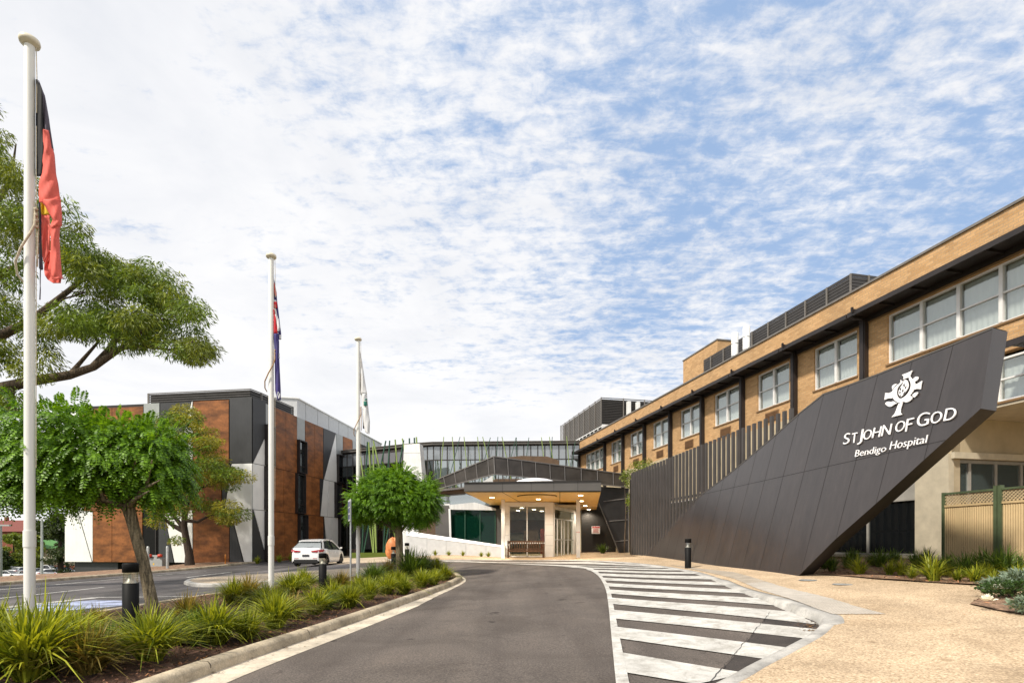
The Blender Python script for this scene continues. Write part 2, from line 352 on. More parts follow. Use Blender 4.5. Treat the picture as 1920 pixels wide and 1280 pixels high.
# ------------------------------------------------------------------ object helpers
MATW = {}
def link(o, parent=None):
    C.objects.link(o)
    if parent is not None: o.parent = parent
    return o
def props(o, label=None, cat=None, group=None, kind=None):
    if label: o['label'] = label
    if cat: o['category'] = cat
    if group: o['group'] = group
    if kind: o['kind'] = kind
    return o
def thing(name, label, cat, loc=(0, 0, 0), rz=0.0, group=None):
    o = bpy.data.objects.new(name, None); C.objects.link(o); o.empty_display_size = .2
    o.location = loc; o.rotation_euler = (0, 0, rz); props(o, label, cat, group)
    MATW[o.name] = Matrix.Translation(loc) @ Matrix.Rotation(rz, 4, 'Z')
    return o
class MB:
    def __init__(s): s.v = []; s.f = []; s.mi = []; s.ms = []; s.sm = []
    def m(s, name):
        if name not in s.ms: s.ms.append(name)
        return s.ms.index(name)
    def add(s, vs, fs, mt, smooth=False):
        b = len(s.v); s.v.extend([tuple(v) for v in vs]); k = s.m(mt)
        for f in fs: s.f.append([b+i for i in f]); s.mi.append(k); s.sm.append(smooth)
        return s
    def box(s, x0, x1, y0, y1, z0, z1, mt):
        x0, x1 = min(x0, x1), max(x0, x1); y0, y1 = min(y0, y1), max(y0, y1); z0, z1 = min(z0, z1), max(z0, z1)
        vs = [(x, y, z) for z in (z0, z1) for y in (y0, y1) for x in (x0, x1)]
        return s.add(vs, [(0, 2, 3, 1), (4, 5, 7, 6), (0, 1, 5, 4), (2, 6, 7, 3), (0, 4, 6, 2), (1, 3, 7, 5)], mt)
    def hull8(s, b, t, mt):            # bottom four, top four points
        return s.add(list(b)+list(t), [(3, 2, 1, 0), (4, 5, 6, 7), (0, 1, 5, 4), (1, 2, 6, 5), (2, 3, 7, 6), (3, 0, 4, 7)], mt)
    def extr(s, poly, vec, mt, side=None):
        n = len(poly); p = [Vector(a) for a in poly]; q = [a+Vector(vec) for a in p]
        s.add(p, [list(range(n))], mt); s.add(q, [list(range(n))[::-1]], side or mt)
        s.add(p+q, [(i, i+n, (i+1) % n+n, (i+1) % n) for i in range(n)], side or mt); return s
    def tube(s, pts, rad, mt, n=8, cap=True, smooth=True):
        pts = [Vector(p) for p in pts]; k = len(pts)
        rs = rad if isinstance(rad, (list, tuple)) else [rad]*k
        vs = []; up = None
        for i, p in enumerate(pts):
            d = (pts[min(i+1, k-1)]-pts[max(i-1, 0)]).normalized()
            if up is None: up = Vector((0, 0, 1)) if abs(d.z) < .9 else Vector((1, 0, 0))
            a = d.cross(up).normalized(); b = a.cross(d).normalized(); up = b
            for j in range(n):
                t_ = 2*math.pi*j/n; vs.append(p+(a*math.cos(t_)+b*math.sin(t_))*rs[i])
        fs = [(i*n+j, i*n+(j+1) % n, (i+1)*n+(j+1) % n, (i+1)*n+j) for i in range(k-1) for j in range(n)]
        s.add(vs, fs, mt, smooth)
        if cap: s.add(vs[:n], [list(range(n))[::-1]], mt); s.add(vs[-n:], [list(range(n))], mt)
        return s
    def lathe(s, prof, mt, n=24, c=(0, 0, 0), smooth=True):
        vs = [(c[0]+r*math.cos(2*math.pi*j/n), c[1]+r*math.sin(2*math.pi*j/n), c[2]+z) for r, z in prof for j in range(n)]
        fs = [(i*n+j, i*n+(j+1) % n, (i+1)*n+(j+1) % n, (i+1)*n+j) for i in range(len(prof)-1) for j in range(n)]
        s.add(vs, fs, mt, smooth); s.add(vs[:n], [list(range(n))[::-1]], mt); s.add(vs[-n:], [list(range(n))], mt); return s
    def bar(s, a, b, wx, wz, mt, up=(0, 0, 1)):
        a = Vector(a); b = Vector(b); d = (b-a).normalized(); u = Vector(up)
        sd_ = d.cross(u)
        if sd_.length < 1e-4: sd_ = d.cross(Vector((1, 0, 0)))
        sd_.normalize(); u = sd_.cross(d).normalized(); sd_ *= wx/2; u = u*(wz/2)
        return s.hull8([a-sd_-u, a+sd_-u, a+sd_+u, a-sd_+u], [b-sd_-u, b+sd_-u, b+sd_+u, b-sd_+u], mt)
    def build(s, name, parent=None, world=False, bevel=0.0, **kw):
        me = bpy.data.meshes.new(name); vs = s.v
        if world and parent is not None:
            inv = MATW[parent.name].inverted() if parent.name in MATW else Matrix()
            vs = [tuple(inv @ Vector(v)) for v in vs]
        me.from_pydata(vs, [], s.f)
        for k in s.ms: me.materials.append(M[k])
        me.polygons.foreach_set('material_index', s.mi); me.polygons.foreach_set('use_smooth', s.sm)
        if bevel:
            bm = bmesh.new(); bm.from_mesh(me); bmesh.ops.remove_doubles(bm, verts=bm.verts, dist=1e-5)
            bmesh.ops.bevel(bm, geom=[e for e in bm.edges if e.calc_face_angle(0) > .5], offset=bevel, segments=2, affect='EDGES', clamp_overlap=True)
            bm.to_mesh(me); bm.free()
        me.validate(); me.update()
        o = bpy.data.objects.new(name, me); link(o, parent)
        if parent is None and name not in MATW: MATW[o.name] = Matrix()
        if parent is not None and parent.name in MATW: MATW[o.name] = MATW[parent.name]
        props(o, **kw); return o
def arrmesh(name, V, Fq, mats, parent=None, mi=None, smooth=False):
    """fast mesh from numpy arrays (quads)"""
    me = bpy.data.meshes.new(name); n = len(V); k = len(Fq); c = Fq.shape[1]
    me.vertices.add(n); me.vertices.foreach_set('co', np.ascontiguousarray(V, np.float32).ravel())
    me.loops.add(k*c); me.loops.foreach_set('vertex_index', np.ascontiguousarray(Fq, np.int32).ravel())
    me.polygons.add(k); me.polygons.foreach_set('loop_start', np.arange(0, k*c, c, dtype=np.int32))
    me.polygons.foreach_set('loop_total', np.full(k, c, np.int32))
    for m_ in mats: me.materials.append(M[m_])
    if mi is not None: me.polygons.foreach_set('material_index', np.asarray(mi, np.int32))
    if smooth: me.polygons.foreach_set('use_smooth', np.ones(k, bool))
    me.update(calc_edges=True); me.validate()
    o = bpy.data.objects.new(name, me); return link(o, parent)
def dup(root, loc, rz=None, label=None, group=None, scale=None):
    r = root.copy(); C.objects.link(r); r.location = loc
    if rz is not None: r.rotation_euler = (root.rotation_euler[0], root.rotation_euler[1], rz)
    if scale is not None: r.scale = (scale,)*3 if not isinstance(scale, tuple) else scale
    if label: r['label'] = label
    if group: r['group'] = group
    for ch in list(root.children):
        c = ch.copy(); C.objects.link(c); c.parent = r
        for g in list(ch.children):
            d = g.copy(); C.objects.link(d); d.parent = c
    return r
# ------------------------------------------------------------------ draped sheets
def inside(x, y, poly):
    r = False; n = len(poly)
    for i in range(n):
        x1, y1 = poly[i]; x2, y2 = poly[(i+1) % n]
        if (y1 > y) != (y2 > y) and x < (x2-x1)*(y-y1)/(y2-y1)+x1: r = not r
    return r
def densify(poly, step, closed=True):
    out = []; n = len(poly)
    for i in range(n if closed else n-1):
        a = Vector(poly[i][:2]); b = Vector(poly[(i+1) % n][:2]); k = max(1, int((b-a).length/step))
        for j in range(k): out.append(tuple(a.lerp(b, j/k)))
    if not closed: out.append(tuple(poly[-1][:2]))
    return out
def sheet(name, poly, mt, off=0.0, step=.5, zf=None, parent=None, noise=0.0, **kw):
    zf = zf or (lambda x, y: zg(x, y)+(off(x, y) if callable(off) else off))
    b = densify(poly, step); pts = [Vector(p) for p in b]; n = len(pts)
    xs = [p[0] for p in b]; ys = [p[1] for p in b]
    x = min(xs)+step/2
    while x < max(xs):
        y = min(ys)+step/2
        while y < max(ys):
            if inside(x, y, b): pts.append(Vector((x+random.uniform(-.1, .1)*step, y+random.uniform(-.1, .1)*step)))
            y += step
        x += step
    r = geometry.delaunay_2d_cdt(pts, [(i, (i+1) % n) for i in range(n)], [], 1, 1e-5)
    V = [(p[0], p[1], zf(p[0], p[1])+(random.uniform(-noise, noise) if noise else 0)) for p in r[0]]
    me = bpy.data.meshes.new(name); me.from_pydata(V, [], r[2]); me.materials.append(M[mt]); me.update()
    bm = bmesh.new(); bm.from_mesh(me)
    bmesh.ops.recalc_face_normals(bm, faces=bm.faces)
    if bm.faces and sum(f.normal.z for f in bm.faces) < 0: bmesh.ops.reverse_faces(bm, faces=bm.faces)
    bm.to_mesh(me); bm.free()
    for p in me.polygons: p.use_smooth = True
    o = bpy.data.objects.new(name, me); link(o, parent); MATW[o.name] = Matrix(); props(o, **kw); return o
def pxpoly(lst, off=None): return [gp(x, y, off) for x, y in lst]
def smooth_line(pts, it=2):
    for _ in range(it):
        q = [pts[0]]
        for a, b in zip(pts[:-1], pts[1:]):
            q += [(a[0]*.75+b[0]*.25, a[1]*.75+b[1]*.25), (a[0]*.25+b[0]*.75, a[1]*.25+b[1]*.75)]
        q.append(pts[-1]); pts = q
    return pts
def sweep(mb, line, prof, mt, z0=None, closed=False, joints=0):
    """profile (side offset to the left of travel, height) carried along a ground line"""
    z0 = z0 or zg; n = len(line); k = len(prof); vs = []
    for i, p in enumerate(line):
        a = line[i-1] if (i > 0 or closed) else p; b = line[(i+1) % n] if (i < n-1 or closed) else p
        d = Vector((b[0]-a[0], b[1]-a[1])).normalized(); nn = Vector((-d.y, d.x)); z = z0(p[0], p[1])
        for o_, h in prof: vs.append((p[0]+nn.x*o_, p[1]+nn.y*o_, z+h))
    fs = []
    for i in range(n if closed else n-1):
        for j in range(k-1): fs.append((i*k+j, i*k+j+1, ((i+1) % n)*k+j+1, ((i+1) % n)*k+j))
    mb.add(vs, fs, mt, False); 
    if not closed: mb.add(vs[:k], [list(range(k))], mt); mb.add(vs[-k:], [list(range(k))[::-1]], mt)
    return mb
ST = 'structure'
# far ground
xs = np.concatenate([np.linspace(-900, -60, 12), np.linspace(-55, 40, 80), np.linspace(50, 900, 12)])
ys = np.concatenate([np.linspace(-400, -20, 6), np.linspace(-15, 70, 72), np.linspace(80, 1500, 16)])
GX, GY = np.meshgrid(xs, ys); GZ = zgv(GX, GY)-.06
V = np.stack([GX, GY, GZ], -1).reshape(-1, 3); nx, ny = len(xs), len(ys)
idx = np.arange(nx*ny).reshape(ny, nx); Fq = np.stack([idx[:-1, :-1], idx[:-1, 1:], idx[1:, 1:], idx[1:, :-1]], -1).reshape(-1, 4)
g = arrmesh('ground', V, Fq, ['grass_far'], smooth=True); props(g, kind=ST)

BEDE = -3.72
# asphalt: driveway (newer, brownish) and the street on the left (older, dark)
kerb_far = densify([(-18.45, -6), (-18.45, 20), (-18.6, 38.2), (-18.3, 39.6)], .5, False)
sheet('driveway', [(-6.5, -8), (7.0, -8), (8.2, 8), (8.2, 24), (7, 32), (-1, 33), (-8, 33), (-8, 16), (-6.5, 6)], 'asphalt', 0.0, .5, kind=ST)
sheet('street', [(-18.5, -8), (-6.52, -8), (-6.52, 6), (-8.02, 16), (-8.02, 33), (-11, 36), (-16.2, 44), (-16.2, 54), (-17.6, 44.5), (-18.35, 40.2), (-18.6, 38)], 'asphalt_old', 0.0, .5, kind=ST)
# forecourt of tan paving beyond the bed
foot = [(-16.0, 45), (-13.0, 36.4), (-9.4, 30.2), (-7.2, 28.6), (-4.8, 28.3), (-4.2, 29.2), (-4.2, 47), (-16.0, 52)]
mat('aggregate', (.49, .375, .255), .9, var=.12, scale=.9, detail=8, fine=.45, fscale=42, bump=.35, bscale=110, spec=.25)
mat('aggregate_pale', (.47, .38, .28), .9, var=.15, scale=.8, fine=.2, fscale=60, spec=.25)
sheet('forecourt', foot, 'aggregate_pale', .012, .6, kind=ST)
# footpath on the right. outer line = kerb line from pixels
kpx = [(820, 1050.5), (944, 1049.5), (1038, 1049.5), (1120, 1051.5), (1185, 1056), (1237, 1062), (1290, 1071), (1337, 1086.5), (1369, 1102), (1409, 1117), (1469, 1142), (1505, 1156), (1534, 1167)]
kl1 = pxpoly(kpx)
k2px = [(1534, 1167), (1537, 1178), (1531, 1187), (1512, 1204), (1487, 1218), (1440, 1243), (1397, 1265), (1368, 1283)]
kl2 = pxpoly(k2px)
kerbline = kl1+kl2[1:]
last = kerbline[-1]; prv = kerbline[-3]
dv = Vector((last[0]-prv[0], last[1]-prv[1])).normalized()
kerbline += [(last[0]+dv.x*s_, last[1]+dv.y*s_) for s_ in (1.0, 2.2, 4, 8)]
kd = densify(smooth_line(kerbline, 1), .35, False)
kin = []
for i, p in enumerate(kd):
    a = kd[max(i-1, 0)]; b = kd[min(i+1, len(kd)-1)]; d = Vector((b[0]-a[0], b[1]-a[1])).normalized(); wd = .34 if p[1] < 15 else .26
    wd = .22 if p[1] < 8.5 else wd; kin.append((p[0]-d.y*(wd-.03), p[1]+d.x*(wd-.03)))
path_poly = kin+[(20, -8), (20, 20), (14, 30), (9, 46), (-4.4, 46), (-4.4, 29)]
def _agg(n, s, co, b):
    vo = n.add('ShaderNodeTexVoronoi'); n.put(vo, 'Vector', co); n.put(vo, 'Scale', 48)
    peb = n.ramp(n.add('ShaderNodeSeparateColor', ins={0: vo.outputs['Color']}).outputs[0], [(0, (.55, .50, .44)), (.25, (.9, .88, .85)), (.7, (1.05, 1.04, 1.03)), (1, (1.35, 1.34, 1.32))])
    c = n.mix(.8, s, n.mix(1.0, s, peb, 'MULTIPLY'))
    st = n.ramp(n.noise(co, .42, 8, .65, 1.0), [(.34, (.80, .78, .75)), (.5, (1, 1, 1)), (.68, (1.07, 1.07, 1.07))])
    sp = n.ramp(n.noise(co, 2.6, 3, .5), [(.25, (.72, .69, .65)), (.33, (1, 1, 1))])
    return n.mix(1.0, n.mix(1.0, c, st, 'MULTIPLY'), sp, 'MULTIPLY')
rework('aggregate', _agg)
sheet('footpath', path_poly, 'aggregate', path_off, .5, kind=ST)
# kerb edging of the footpath (concrete), face toward the road
mb = MB()
def kz(x, y): return zg(x, y)
vs = []; k = 5
for i, p in enumerate(kd):
    a = kd[max(i-1, 0)]; b = kd[min(i+1, len(kd)-1)]; d = Vector((b[0]-a[0], b[1]-a[1])).normalized(); nn = Vector((-d.y, d.x))
    z = zg(*p); o = path_off(*p); wd = .22 if p[1] < 8.5 else (.34 if p[1] < 15 else .26)
    for q, h in ((-.05, -.05), (0, .012), (.05, o+.004-.006), (.10, o+.012), (wd, o+.012), (wd+.01, o-.03)):
        vs.append((p[0]+nn.x*q, p[1]+nn.y*q, z+h))
k = 6
mb.add(vs, [(i*k+j, i*k+j+1, (i+1)*k+j+1, (i+1)*k+j) for i in range(len(kd)-1) for j in range(k-1)], 'concrete_pale', True)
mb.build('path_kerb', kind=ST)
# grit heap in the corner of the gutter
# tactile paving : warning strip of small studs
tpx = [(1255, 1058), (1375, 1072), (1480, 1103), (1600, 1135), (1662, 1151), (1562, 1151), (1531, 1141), (1480, 1122), (1375, 1084), (1300, 1067)]
tp = pxpoly(tpx, path_off)
sheet('tactile_paving', tp, 'tactile', lambda x, y: path_off(x, y)+.008, .4, kind=ST)
mb = MB(); SV = []; 
A = Vector(tp[0]); B = Vector(tp[4]); du = (B-A).normalized(); dn = Vector((-du.y, du.x)); cnt = 0
for i in range(-40, 420):
    for j in range(-60, 60):
        p = A+du*i*.06+dn*j*.06
        if p.y < 14 and inside(p.x, p.y, tp):
            z = zg(p.x, p.y)+path_off(p.x, p.y)+.008; r = .017; SV.append((p.x, p.y, z)); cnt += 1
if SV:
    S = np.array(SV); ang = np.arange(6)*math.pi/3
    ring = np.stack([np.cos(ang), np.sin(ang), np.zeros(6)], -1)
    Vb = (S[:, None, :]+ring[None]*.018); Vt = (S[:, None, :]+ring[None]*.012+np.array([0, 0, .006]))
    VV = np.concatenate([Vb, Vt], 1).reshape(-1, 3); base = (np.arange(len(S))*12)[:, None, None]
    q = np.array([[a, (a+1) % 6, 6+(a+1) % 6, 6+a] for a in range(6)]+[[6, 7, 8, 9], [6, 9, 10, 11]])
    o = arrmesh('tactile_studs', VV, (base+q[None]).reshape(-1, 4), ['tactile_stud']); props(o, kind=ST)

# ---- driveway markings
def cz(x, y): return (1000+x/3.2, 1000+y/3.2)
LE = [(830, 1053.2), (905, 1054.2), (1000, 1059), (1062, 1062), (1094, 1065.3), (1106, 1069), (1117, 1076), (1125, 1083), (1136, 1103), (1141, 1134), (1145, 1178), (1155, 1283)]
RE = [(830, 1052.0), (905, 1052.6), (1000, 1057), (1065, 1059.6), (1100, 1063), (1114, 1067), (1126, 1076), (1134, 1087), (1144, 1104), (1150, 1134), (1158, 1175), (1180, 1283)]
P1 = 0.012; P2 = .021
eL = smooth_line(pxpoly(LE), 2); eR = smooth_line(pxpoly(RE), 2)
eL.append((eL[-1][0]-.03, 3)); eR.append((eR[-1][0]-.02, 3))
sheet('edge_line', eL+eR[::-1], 'road_paint', P2, .4, kind=ST)
D = [[(565, 838), (585, 900), (540, 1010), (910, 900), (640, 1010)],
]
dk = [  # dark gaps : LT, RT, LB, RB (crop coords)
 ((565, 838), (905, 896), (590, 960), (700, 980)),
 ((525, 632), (1425, 762), (538, 717), (1275, 842)),
 ((500, 512), (1650, 635), (508, 562), (1560, 692)),
 ((484, 424), (1705, 548), (490, 460), (1700, 578)),
 ((472, 362), (1380, 428), (478, 386), (1500, 468)),
 ((458, 318), (1215, 358), (464, 337), (1310, 387)),
 ((440, 282), (1110, 312), (448, 298), (1180, 335)),
 ((405, 254), (1020, 275), (412, 265), (1080, 292)),
 ((362, 228), (950, 243), (376, 238), (990, 255)),
 ((300, 209), (830, 221), (325, 216), (900, 231)),
 ((150, 195), (740, 205), (190, 201), (790, 212)),
]
# white bars = between the bottom of one dark gap (farther) and top of the nearer one, ending at the kerb
def kerb_x_at(y):    # pixel column of the kerb line at a pixel row
    allp = kpx+k2px[1:]
    best = None
    for (x1, y1), (x2, y2) in zip(kpx[:-1], kpx[1:]):
        if min(y1, y2) <= y <= max(y1, y2): best = x1+(x2-x1)*(y-y1)/(y2-y1+1e-9)
    return best
def line_at(a, b, x): return a[1]+(b[1]-a[1])*(x-a[0])/(b[0]-a[0])
def edge_x(y):
    for (x1, y1), (x2, y2) in zip(RE[:-1], RE[1:]):
        if y1 <= y <= y2: return x1+(x2-x1)*(y-y1)/(y2-y1+1e-9)
    return RE[-1][0]
bars = MB(); kerb_poly = kd+[(20, -8), (20, 20), (14, 30), (9, 46), (-4.4, 46), (-4.4, 29)]
def hit_kerb(px0, py0, px1, py1):
    """walk a pixel line to the right until its ground point crosses the kerb"""
    last_ = None
    for i in range(0, 400):
        x = px0+(px1-px0)*i/200; y = py0+(py1-py0)*i/200
        p = gp(x, y)
        if inside(p[0], p[1], kerb_poly): break
        last_ = (x, y)
        if y > 1284: break
    return last_
stripes = []
for far_, near_ in zip(dk[1:], dk[:-1]):
    lt = cz(*far_[2]); rt = cz(*far_[3]); lb = cz(*near_[0]); rb = cz(*near_[1])
    a = hit_kerb(lt[0]+2, lt[1]+(rt[1]-lt[1])*2/(rt[0]-lt[0]), lt[0]+(rt[0]-lt[0]), rt[1])
    b = hit_kerb(lb[0]+2, lb[1], rb[0], rb[1])
    stripes.append((lt, a, b, lb))
# nearest bar and the two thin far ones
for i, (lt, a, b, lb) in enumerate(stripes):
    A0, A1, B1, B0 = gp(lt[0]-3, lt[1]), gp(*a), gp(*b), gp(lb[0]-3, lb[1])
    poly = densify([A0, A1], .4, False)+densify([B1, B0], .4, False)
    sheet('crossing_bar' if i == 0 else 'crossing_bar', poly, 'road_paint', P1+.004, .4, kind=ST)
a0 = gp(*cz(588, 905)); a1 = gp(*cz(905, 930))
for L_ in (((845, 1051.2), (1100, 1053.0), (1205, 1059.2), (1255, 1065.0), (1090, 1061.2), (1000, 1057.2), (905, 1053.8)),):
    sheet('crossing_bar', pxpoly(L_), 'road_paint', P1+.004, .5, kind=ST)
sheet('crossing_gap', pxpoly([(905, 1054.6), (1000, 1055.4), (1100, 1057.2), (1190, 1060.4), (1228, 1063.2), (1100, 1060.2), (1010, 1058.0)]), 'asphalt', P1+.010, .5, kind=ST)
# darker strip of newer asphalt beside the kerb
pp = pxpoly([cz(1395, 505), cz(1365, 545), cz(1270, 660), cz(1130, 820), cz(1060, 896), cz(980, 985)])
pk = [p for p in kd if p[1] < gp(1534, 1167)[1]+.4 and p[1] > 3]
sheet('asphalt_patch', pp+[(3.0, 4.2)]+pk[::-1], 'asphalt_patch', .008, .4, kind=ST)
# dark grit
# street markings
def strip(pts, wdt, mt, off=.006):
    L = densify(pts, .5, False); vs = []
    a = []; b = []
    for i, p in enumerate(L):
        u = L[max(i-1, 0)]; v_ = L[min(i+1, len(L)-1)]; d = Vector((v_[0]-u[0], v_[1]-u[1])).normalized(); nn = Vector((-d.y, d.x))*wdt/2
        a.append((p[0]+nn.x, p[1]+nn.y)); b.append((p[0]-nn.x, p[1]-nn.y))
    return sheet('street_marking', a+b[::-1], mt, off, .6, kind=ST)
strip([(-14.4, 8), (-14.35, 19.2)], .13, 'worn_paint'); strip([(-14.3, 24), (-14.4, 28)], .12, 'worn_paint')
strip([(-12.2, 6), (-12.15, 13.2), (-11.9, 15.6)], .28, 'worn_paint', .006)
strip([(-16.9, 12), (-16.8, 30)], .10, 'worn_paint', .006)
strip([(-12.1, 11.5), (-8.4, 11.45)], .12, 'worn_paint', .013)
strip([(-11.9, 15.6), (-8.6, 15.9)], .12, 'worn_paint', .013)
sheet('street_marking', [(-11.7, 12.6), (-10.2, 12.2), (-9.6, 13.4), (-10.0, 14.6), (-11.4, 14.9), (-11.9, 13.8)], 'blue_paint', .006, .5, kind=ST)

# ---- planted bed between driveway and street
front = [(-3.62, -3), (-3.60, 3), gp(344, 1280), gp(600, 1190), gp(735, 1141), gp(800, 1117), gp(842, 1101), gp(862, 1092), gp(868, 1085.5), gp(858, 1080), (-2.9, 24.0)]
back = [(-5.2, 23.2), (-7.4, 20.6), (-8.35, 17), (-8.5, 12), (-8.45, 7), (-8.4, -3)]
fl = smooth_line(front, 2); bl = smooth_line(back, 2)
ring = densify(fl+bl, .4)
mb = MB()
sweep(mb, ring, [(-.02, -.05), (0, .10), (.035, .145), (.15, .155), (.19, .14), (.20, .06)], 'concrete_kerb', closed=True)
kb = mb.build('bed_kerb', kind=ST)
for p_ in kb.data.polygons: p_.use_smooth = True
# joints across the kerb : thin dark grooves
mb = MB(); acc = 0
for i in range(1, len(ring)):
    acc += (Vector(ring[i])-Vector(ring[i-1])).length
    if acc > 2.1:
        acc = 0; p = Vector(ring[i]); d = (p-Vector(ring[i-1])).normalized(); n_ = Vector((-d.y, d.x)); z = zg(*p)
        for (o0, h0), (o1, h1) in (((0, .0), (.0, .104)), ((0, .104), (.035, .149)), ((.035, .149), (.19, .1585))):
            a = p+n_*(o0-.004); b = p+n_*(o1-.004)
            mb.add([(a.x, a.y, z+h0), (a.x+d.x*.012, a.y+d.y*.012, z+h0), (b.x+d.x*.012, b.y+d.y*.012, z+h1), (b.x, b.y, z+h1)], [(0, 1, 2, 3)], 'seam')
mb.build('kerb_joints', kind=ST)
# gutter
gl = densify(fl[:-3], .4, False)
mb = MB(); sweep(mb, gl, [(-.42, .004), (-.02, .010), (.02, .010)], 'concrete_gutter'); o = mb.build('gutter', kind=ST)
bed_poly = [tuple(Vector(p)) for p in ring]
def shrink(poly, d_):
    out = []; n = len(poly)
    for i in range(n):
        a = Vector(poly[i-1]); b = Vector(poly[(i+1) % n]); t_ = (b-a).normalized(); nn = Vector((-t_.y, t_.x)); out.append(tuple(Vector(poly[i])+nn*d_))
    return out
def bedz(x, y): return zg(x, y)+.10+.05*math.sin(x*1.7+y*.6)*math.cos(y*.9)
inner = shrink(ring, .18)
sheet('mulch_bed', inner, 'mulch', step=.35, zf=lambda x, y: bedz(x, y), noise=.012, kind=ST)
# ---- mulch beds on the right
def pz(x, y): return zg(x, y)+path_off(x, y)+.03
r1 = pxpoly([(1502, 1077.5), (1529, 1076), (1644, 1086), (1740, 1092), (1857, 1099), (1925, 1101)], path_off)+[(12.0, 10.2), (16, 10.5), (16, 13.7), (13.4, 13.3), (12.9, 15.4), (11.7, 20.6), (9.4, 21)]
sheet('mulch_bed_right', r1, 'mulch_dry', step=.4, zf=lambda x, y: pz(x, y)-.008+.03*math.sin(x*2)*math.sin(y*1.3), noise=.015, kind=ST)
r2 = pxpoly([(1818, 1133), (1830, 1125), (1846, 1116), (1925, 1113)], path_off)+[(11.5, 9.2), (11.5, 6.5)]+pxpoly([(1925, 1154), (1870, 1145)], path_off)
sheet('rose_bed', r2, 'mulch_dry', step=.3, zf=lambda x, y: pz(x, y)-.01, noise=.015, kind=ST)
# chips of bark
def chips(name, poly, zf, n, mt, size=.05, dens=None):
    xs = [p[0] for p in poly]; ys = [p[1] for p in poly]; P = []
    while len(P) < n:
        y = ys0 = min(ys)+(max(ys)-min(ys))*random.random()**1.6 if dens else random.uniform(min(ys), max(ys))
        x = random.uniform(min(xs), max(xs))
        if inside(x, y, poly): P.append((x, y, zf(x, y)+random.uniform(.0, .03)))
    P = np.array(P); k = len(P)
    a = rng.normal(size=(k, 3)); a[:, 2] *= .35; a /= np.linalg.norm(a, axis=1)[:, None]
    b = np.cross(a, rng.normal(size=(k, 3))*[.4, .4, 1]+[0, 0, .8]); b /= np.linalg.norm(b, axis=1)[:, None]
    l = rng.uniform(.3, 1, k)[:, None]*size; w_ = rng.uniform(.2, .5, k)[:, None]*size*.6
    V = np.stack([P-a*l-b*w_*.6, P+a*l*.8-b*w_, P+a*l+b*w_*.5, P-a*l*.7+b*w_], 1).reshape(-1, 3)
    o = arrmesh(name, V, np.arange(4*k).reshape(-1, 4), [mt]); props(o, 'loose chips of bark lying on the mulch', 'bark chips', kind='stuff'); return o
chips('bark_chips', inner, bedz, 26000, 'mulch_chip', .038, dens=1)
chips('bark_chips', r1, pz, 5000, 'mulch_chip', .045); chips('bark_chips', r2, pz, 900, 'mulch_chip', .04)
# ---- verge on the far side of the street
mb = MB(); sweep(mb, kerb_far, [(-.02, -.03), (0, .09), (.04, .12), (.17, .125), (.18, .05)], 'concrete_kerb', ); mb.build('street_kerb', kind=ST)
sheet('verge', [(-18.6, -6), (-18.6, 20), (-18.75, 38), (-18.7, 38.9), (-22, 39.6), (-24, 42), (-24, -6)], 'mulch_dry', step=.8, zf=lambda x, y: zg(x, y)+.10, noise=.02, kind=ST)
# pale concrete island with kerb between street and forecourt
isl = [gp(345, 1094), gp(352, 1090), gp(380, 1086), gp(520, 1077), gp(640, 1070), gp(700, 1066), gp(722, 1068), gp(700, 1078), gp(640, 1086), gp(520, 1093), gp(420, 1100), gp(360, 1100)]
isl = smooth_line(isl+[isl[0]], 2)[:-1]
ri = densify(isl, .4)
if sum((ri[i-1][0]*ri[i][1]-ri[i][0]*ri[i-1][1]) for i in range(len(ri))) < 0: ri = ri[::-1]
mb = MB(); sweep(mb, ri, [(-.02, -.05), (0, .09), (.03, .12), (.16, .13), (.17, .10)], 'concrete_pale', closed=True); mb.build('island_kerb', kind=ST)
sheet('traffic_island', shrink(ri, .12), 'aggregate_pale', .115, .6, kind=ST)
# round pit covers in the footpath
for px, py in ((1515, 1087), (1580, 1095)):
    x, y = gp(px, py, path_off); mb = MB(); mb.lathe([(.0, .012), (.19, .012), (.2, .006), (.22, .0)][::-1], 'galv', 24, (x, y, zg(x, y)+path_off(x, y)+.002)); 
    mb.build('pit_cover', label='round grey pit cover set in the tan path, %s' % ('the one nearer the sign wall tip' if px < 1550 else 'the one farther right, toward the plants'), cat='pit cover', group='pit covers in the path')

# leaf litter blown along kerbs and over the path
def litter(name, n, pts, zf, size=.035):
    P = []
    for _ in range(n):
        x, y, r = random.choice(pts); a = random.uniform(0, 6.28); q = r*random.random()**1.5; X_, Y_ = x+q*math.cos(a), y+q*math.sin(a); P.append((X_, Y_, zf(X_, Y_)))
    P = np.array(P); k = len(P); an = rng.uniform(0, 6.28, k); a = np.stack([np.cos(an), np.sin(an), rng.normal(size=k)*.12], -1); b = np.stack([-np.sin(an), np.cos(an), rng.normal(size=k)*.25], -1)
    l = rng.uniform(.4, 1, k)[:, None]*size; P[:, 2] += .012
    V = np.stack([P-a*l, P-b*l*.4, P+a*l, P+b*l*.4], 1).reshape(-1, 3); o = arrmesh(name, V, np.arange(4*k).reshape(-1, 4), ['litter']); props(o, 'small dry leaves scattered on the ground', 'leaf litter', kind='stuff')
mat('litter', (.17, .085, .035), .8, var=.3, scale=9, island=.7)
gp_ = [(p[0]+.05, p[1], .28) for p in fl if 4 < p[1] < 24]
litter('leaf_litter', 420, gp_, lambda x, y: zg(x, y)+.012, .026)
c1 = gp(1528, 1172); litter('leaf_litter', 260, [(c1[0]-.12, c1[1]-.05, .38), (c1[0]-.2, c1[1]-.5, .3)], lambda x, y: zg(x, y)+.01, .03)
pf = [gp(x, y, path_off)+(1.2,) for x, y in ((1600, 1084), (1700, 1095), (1820, 1108), (1800, 1150), (1880, 1180))]
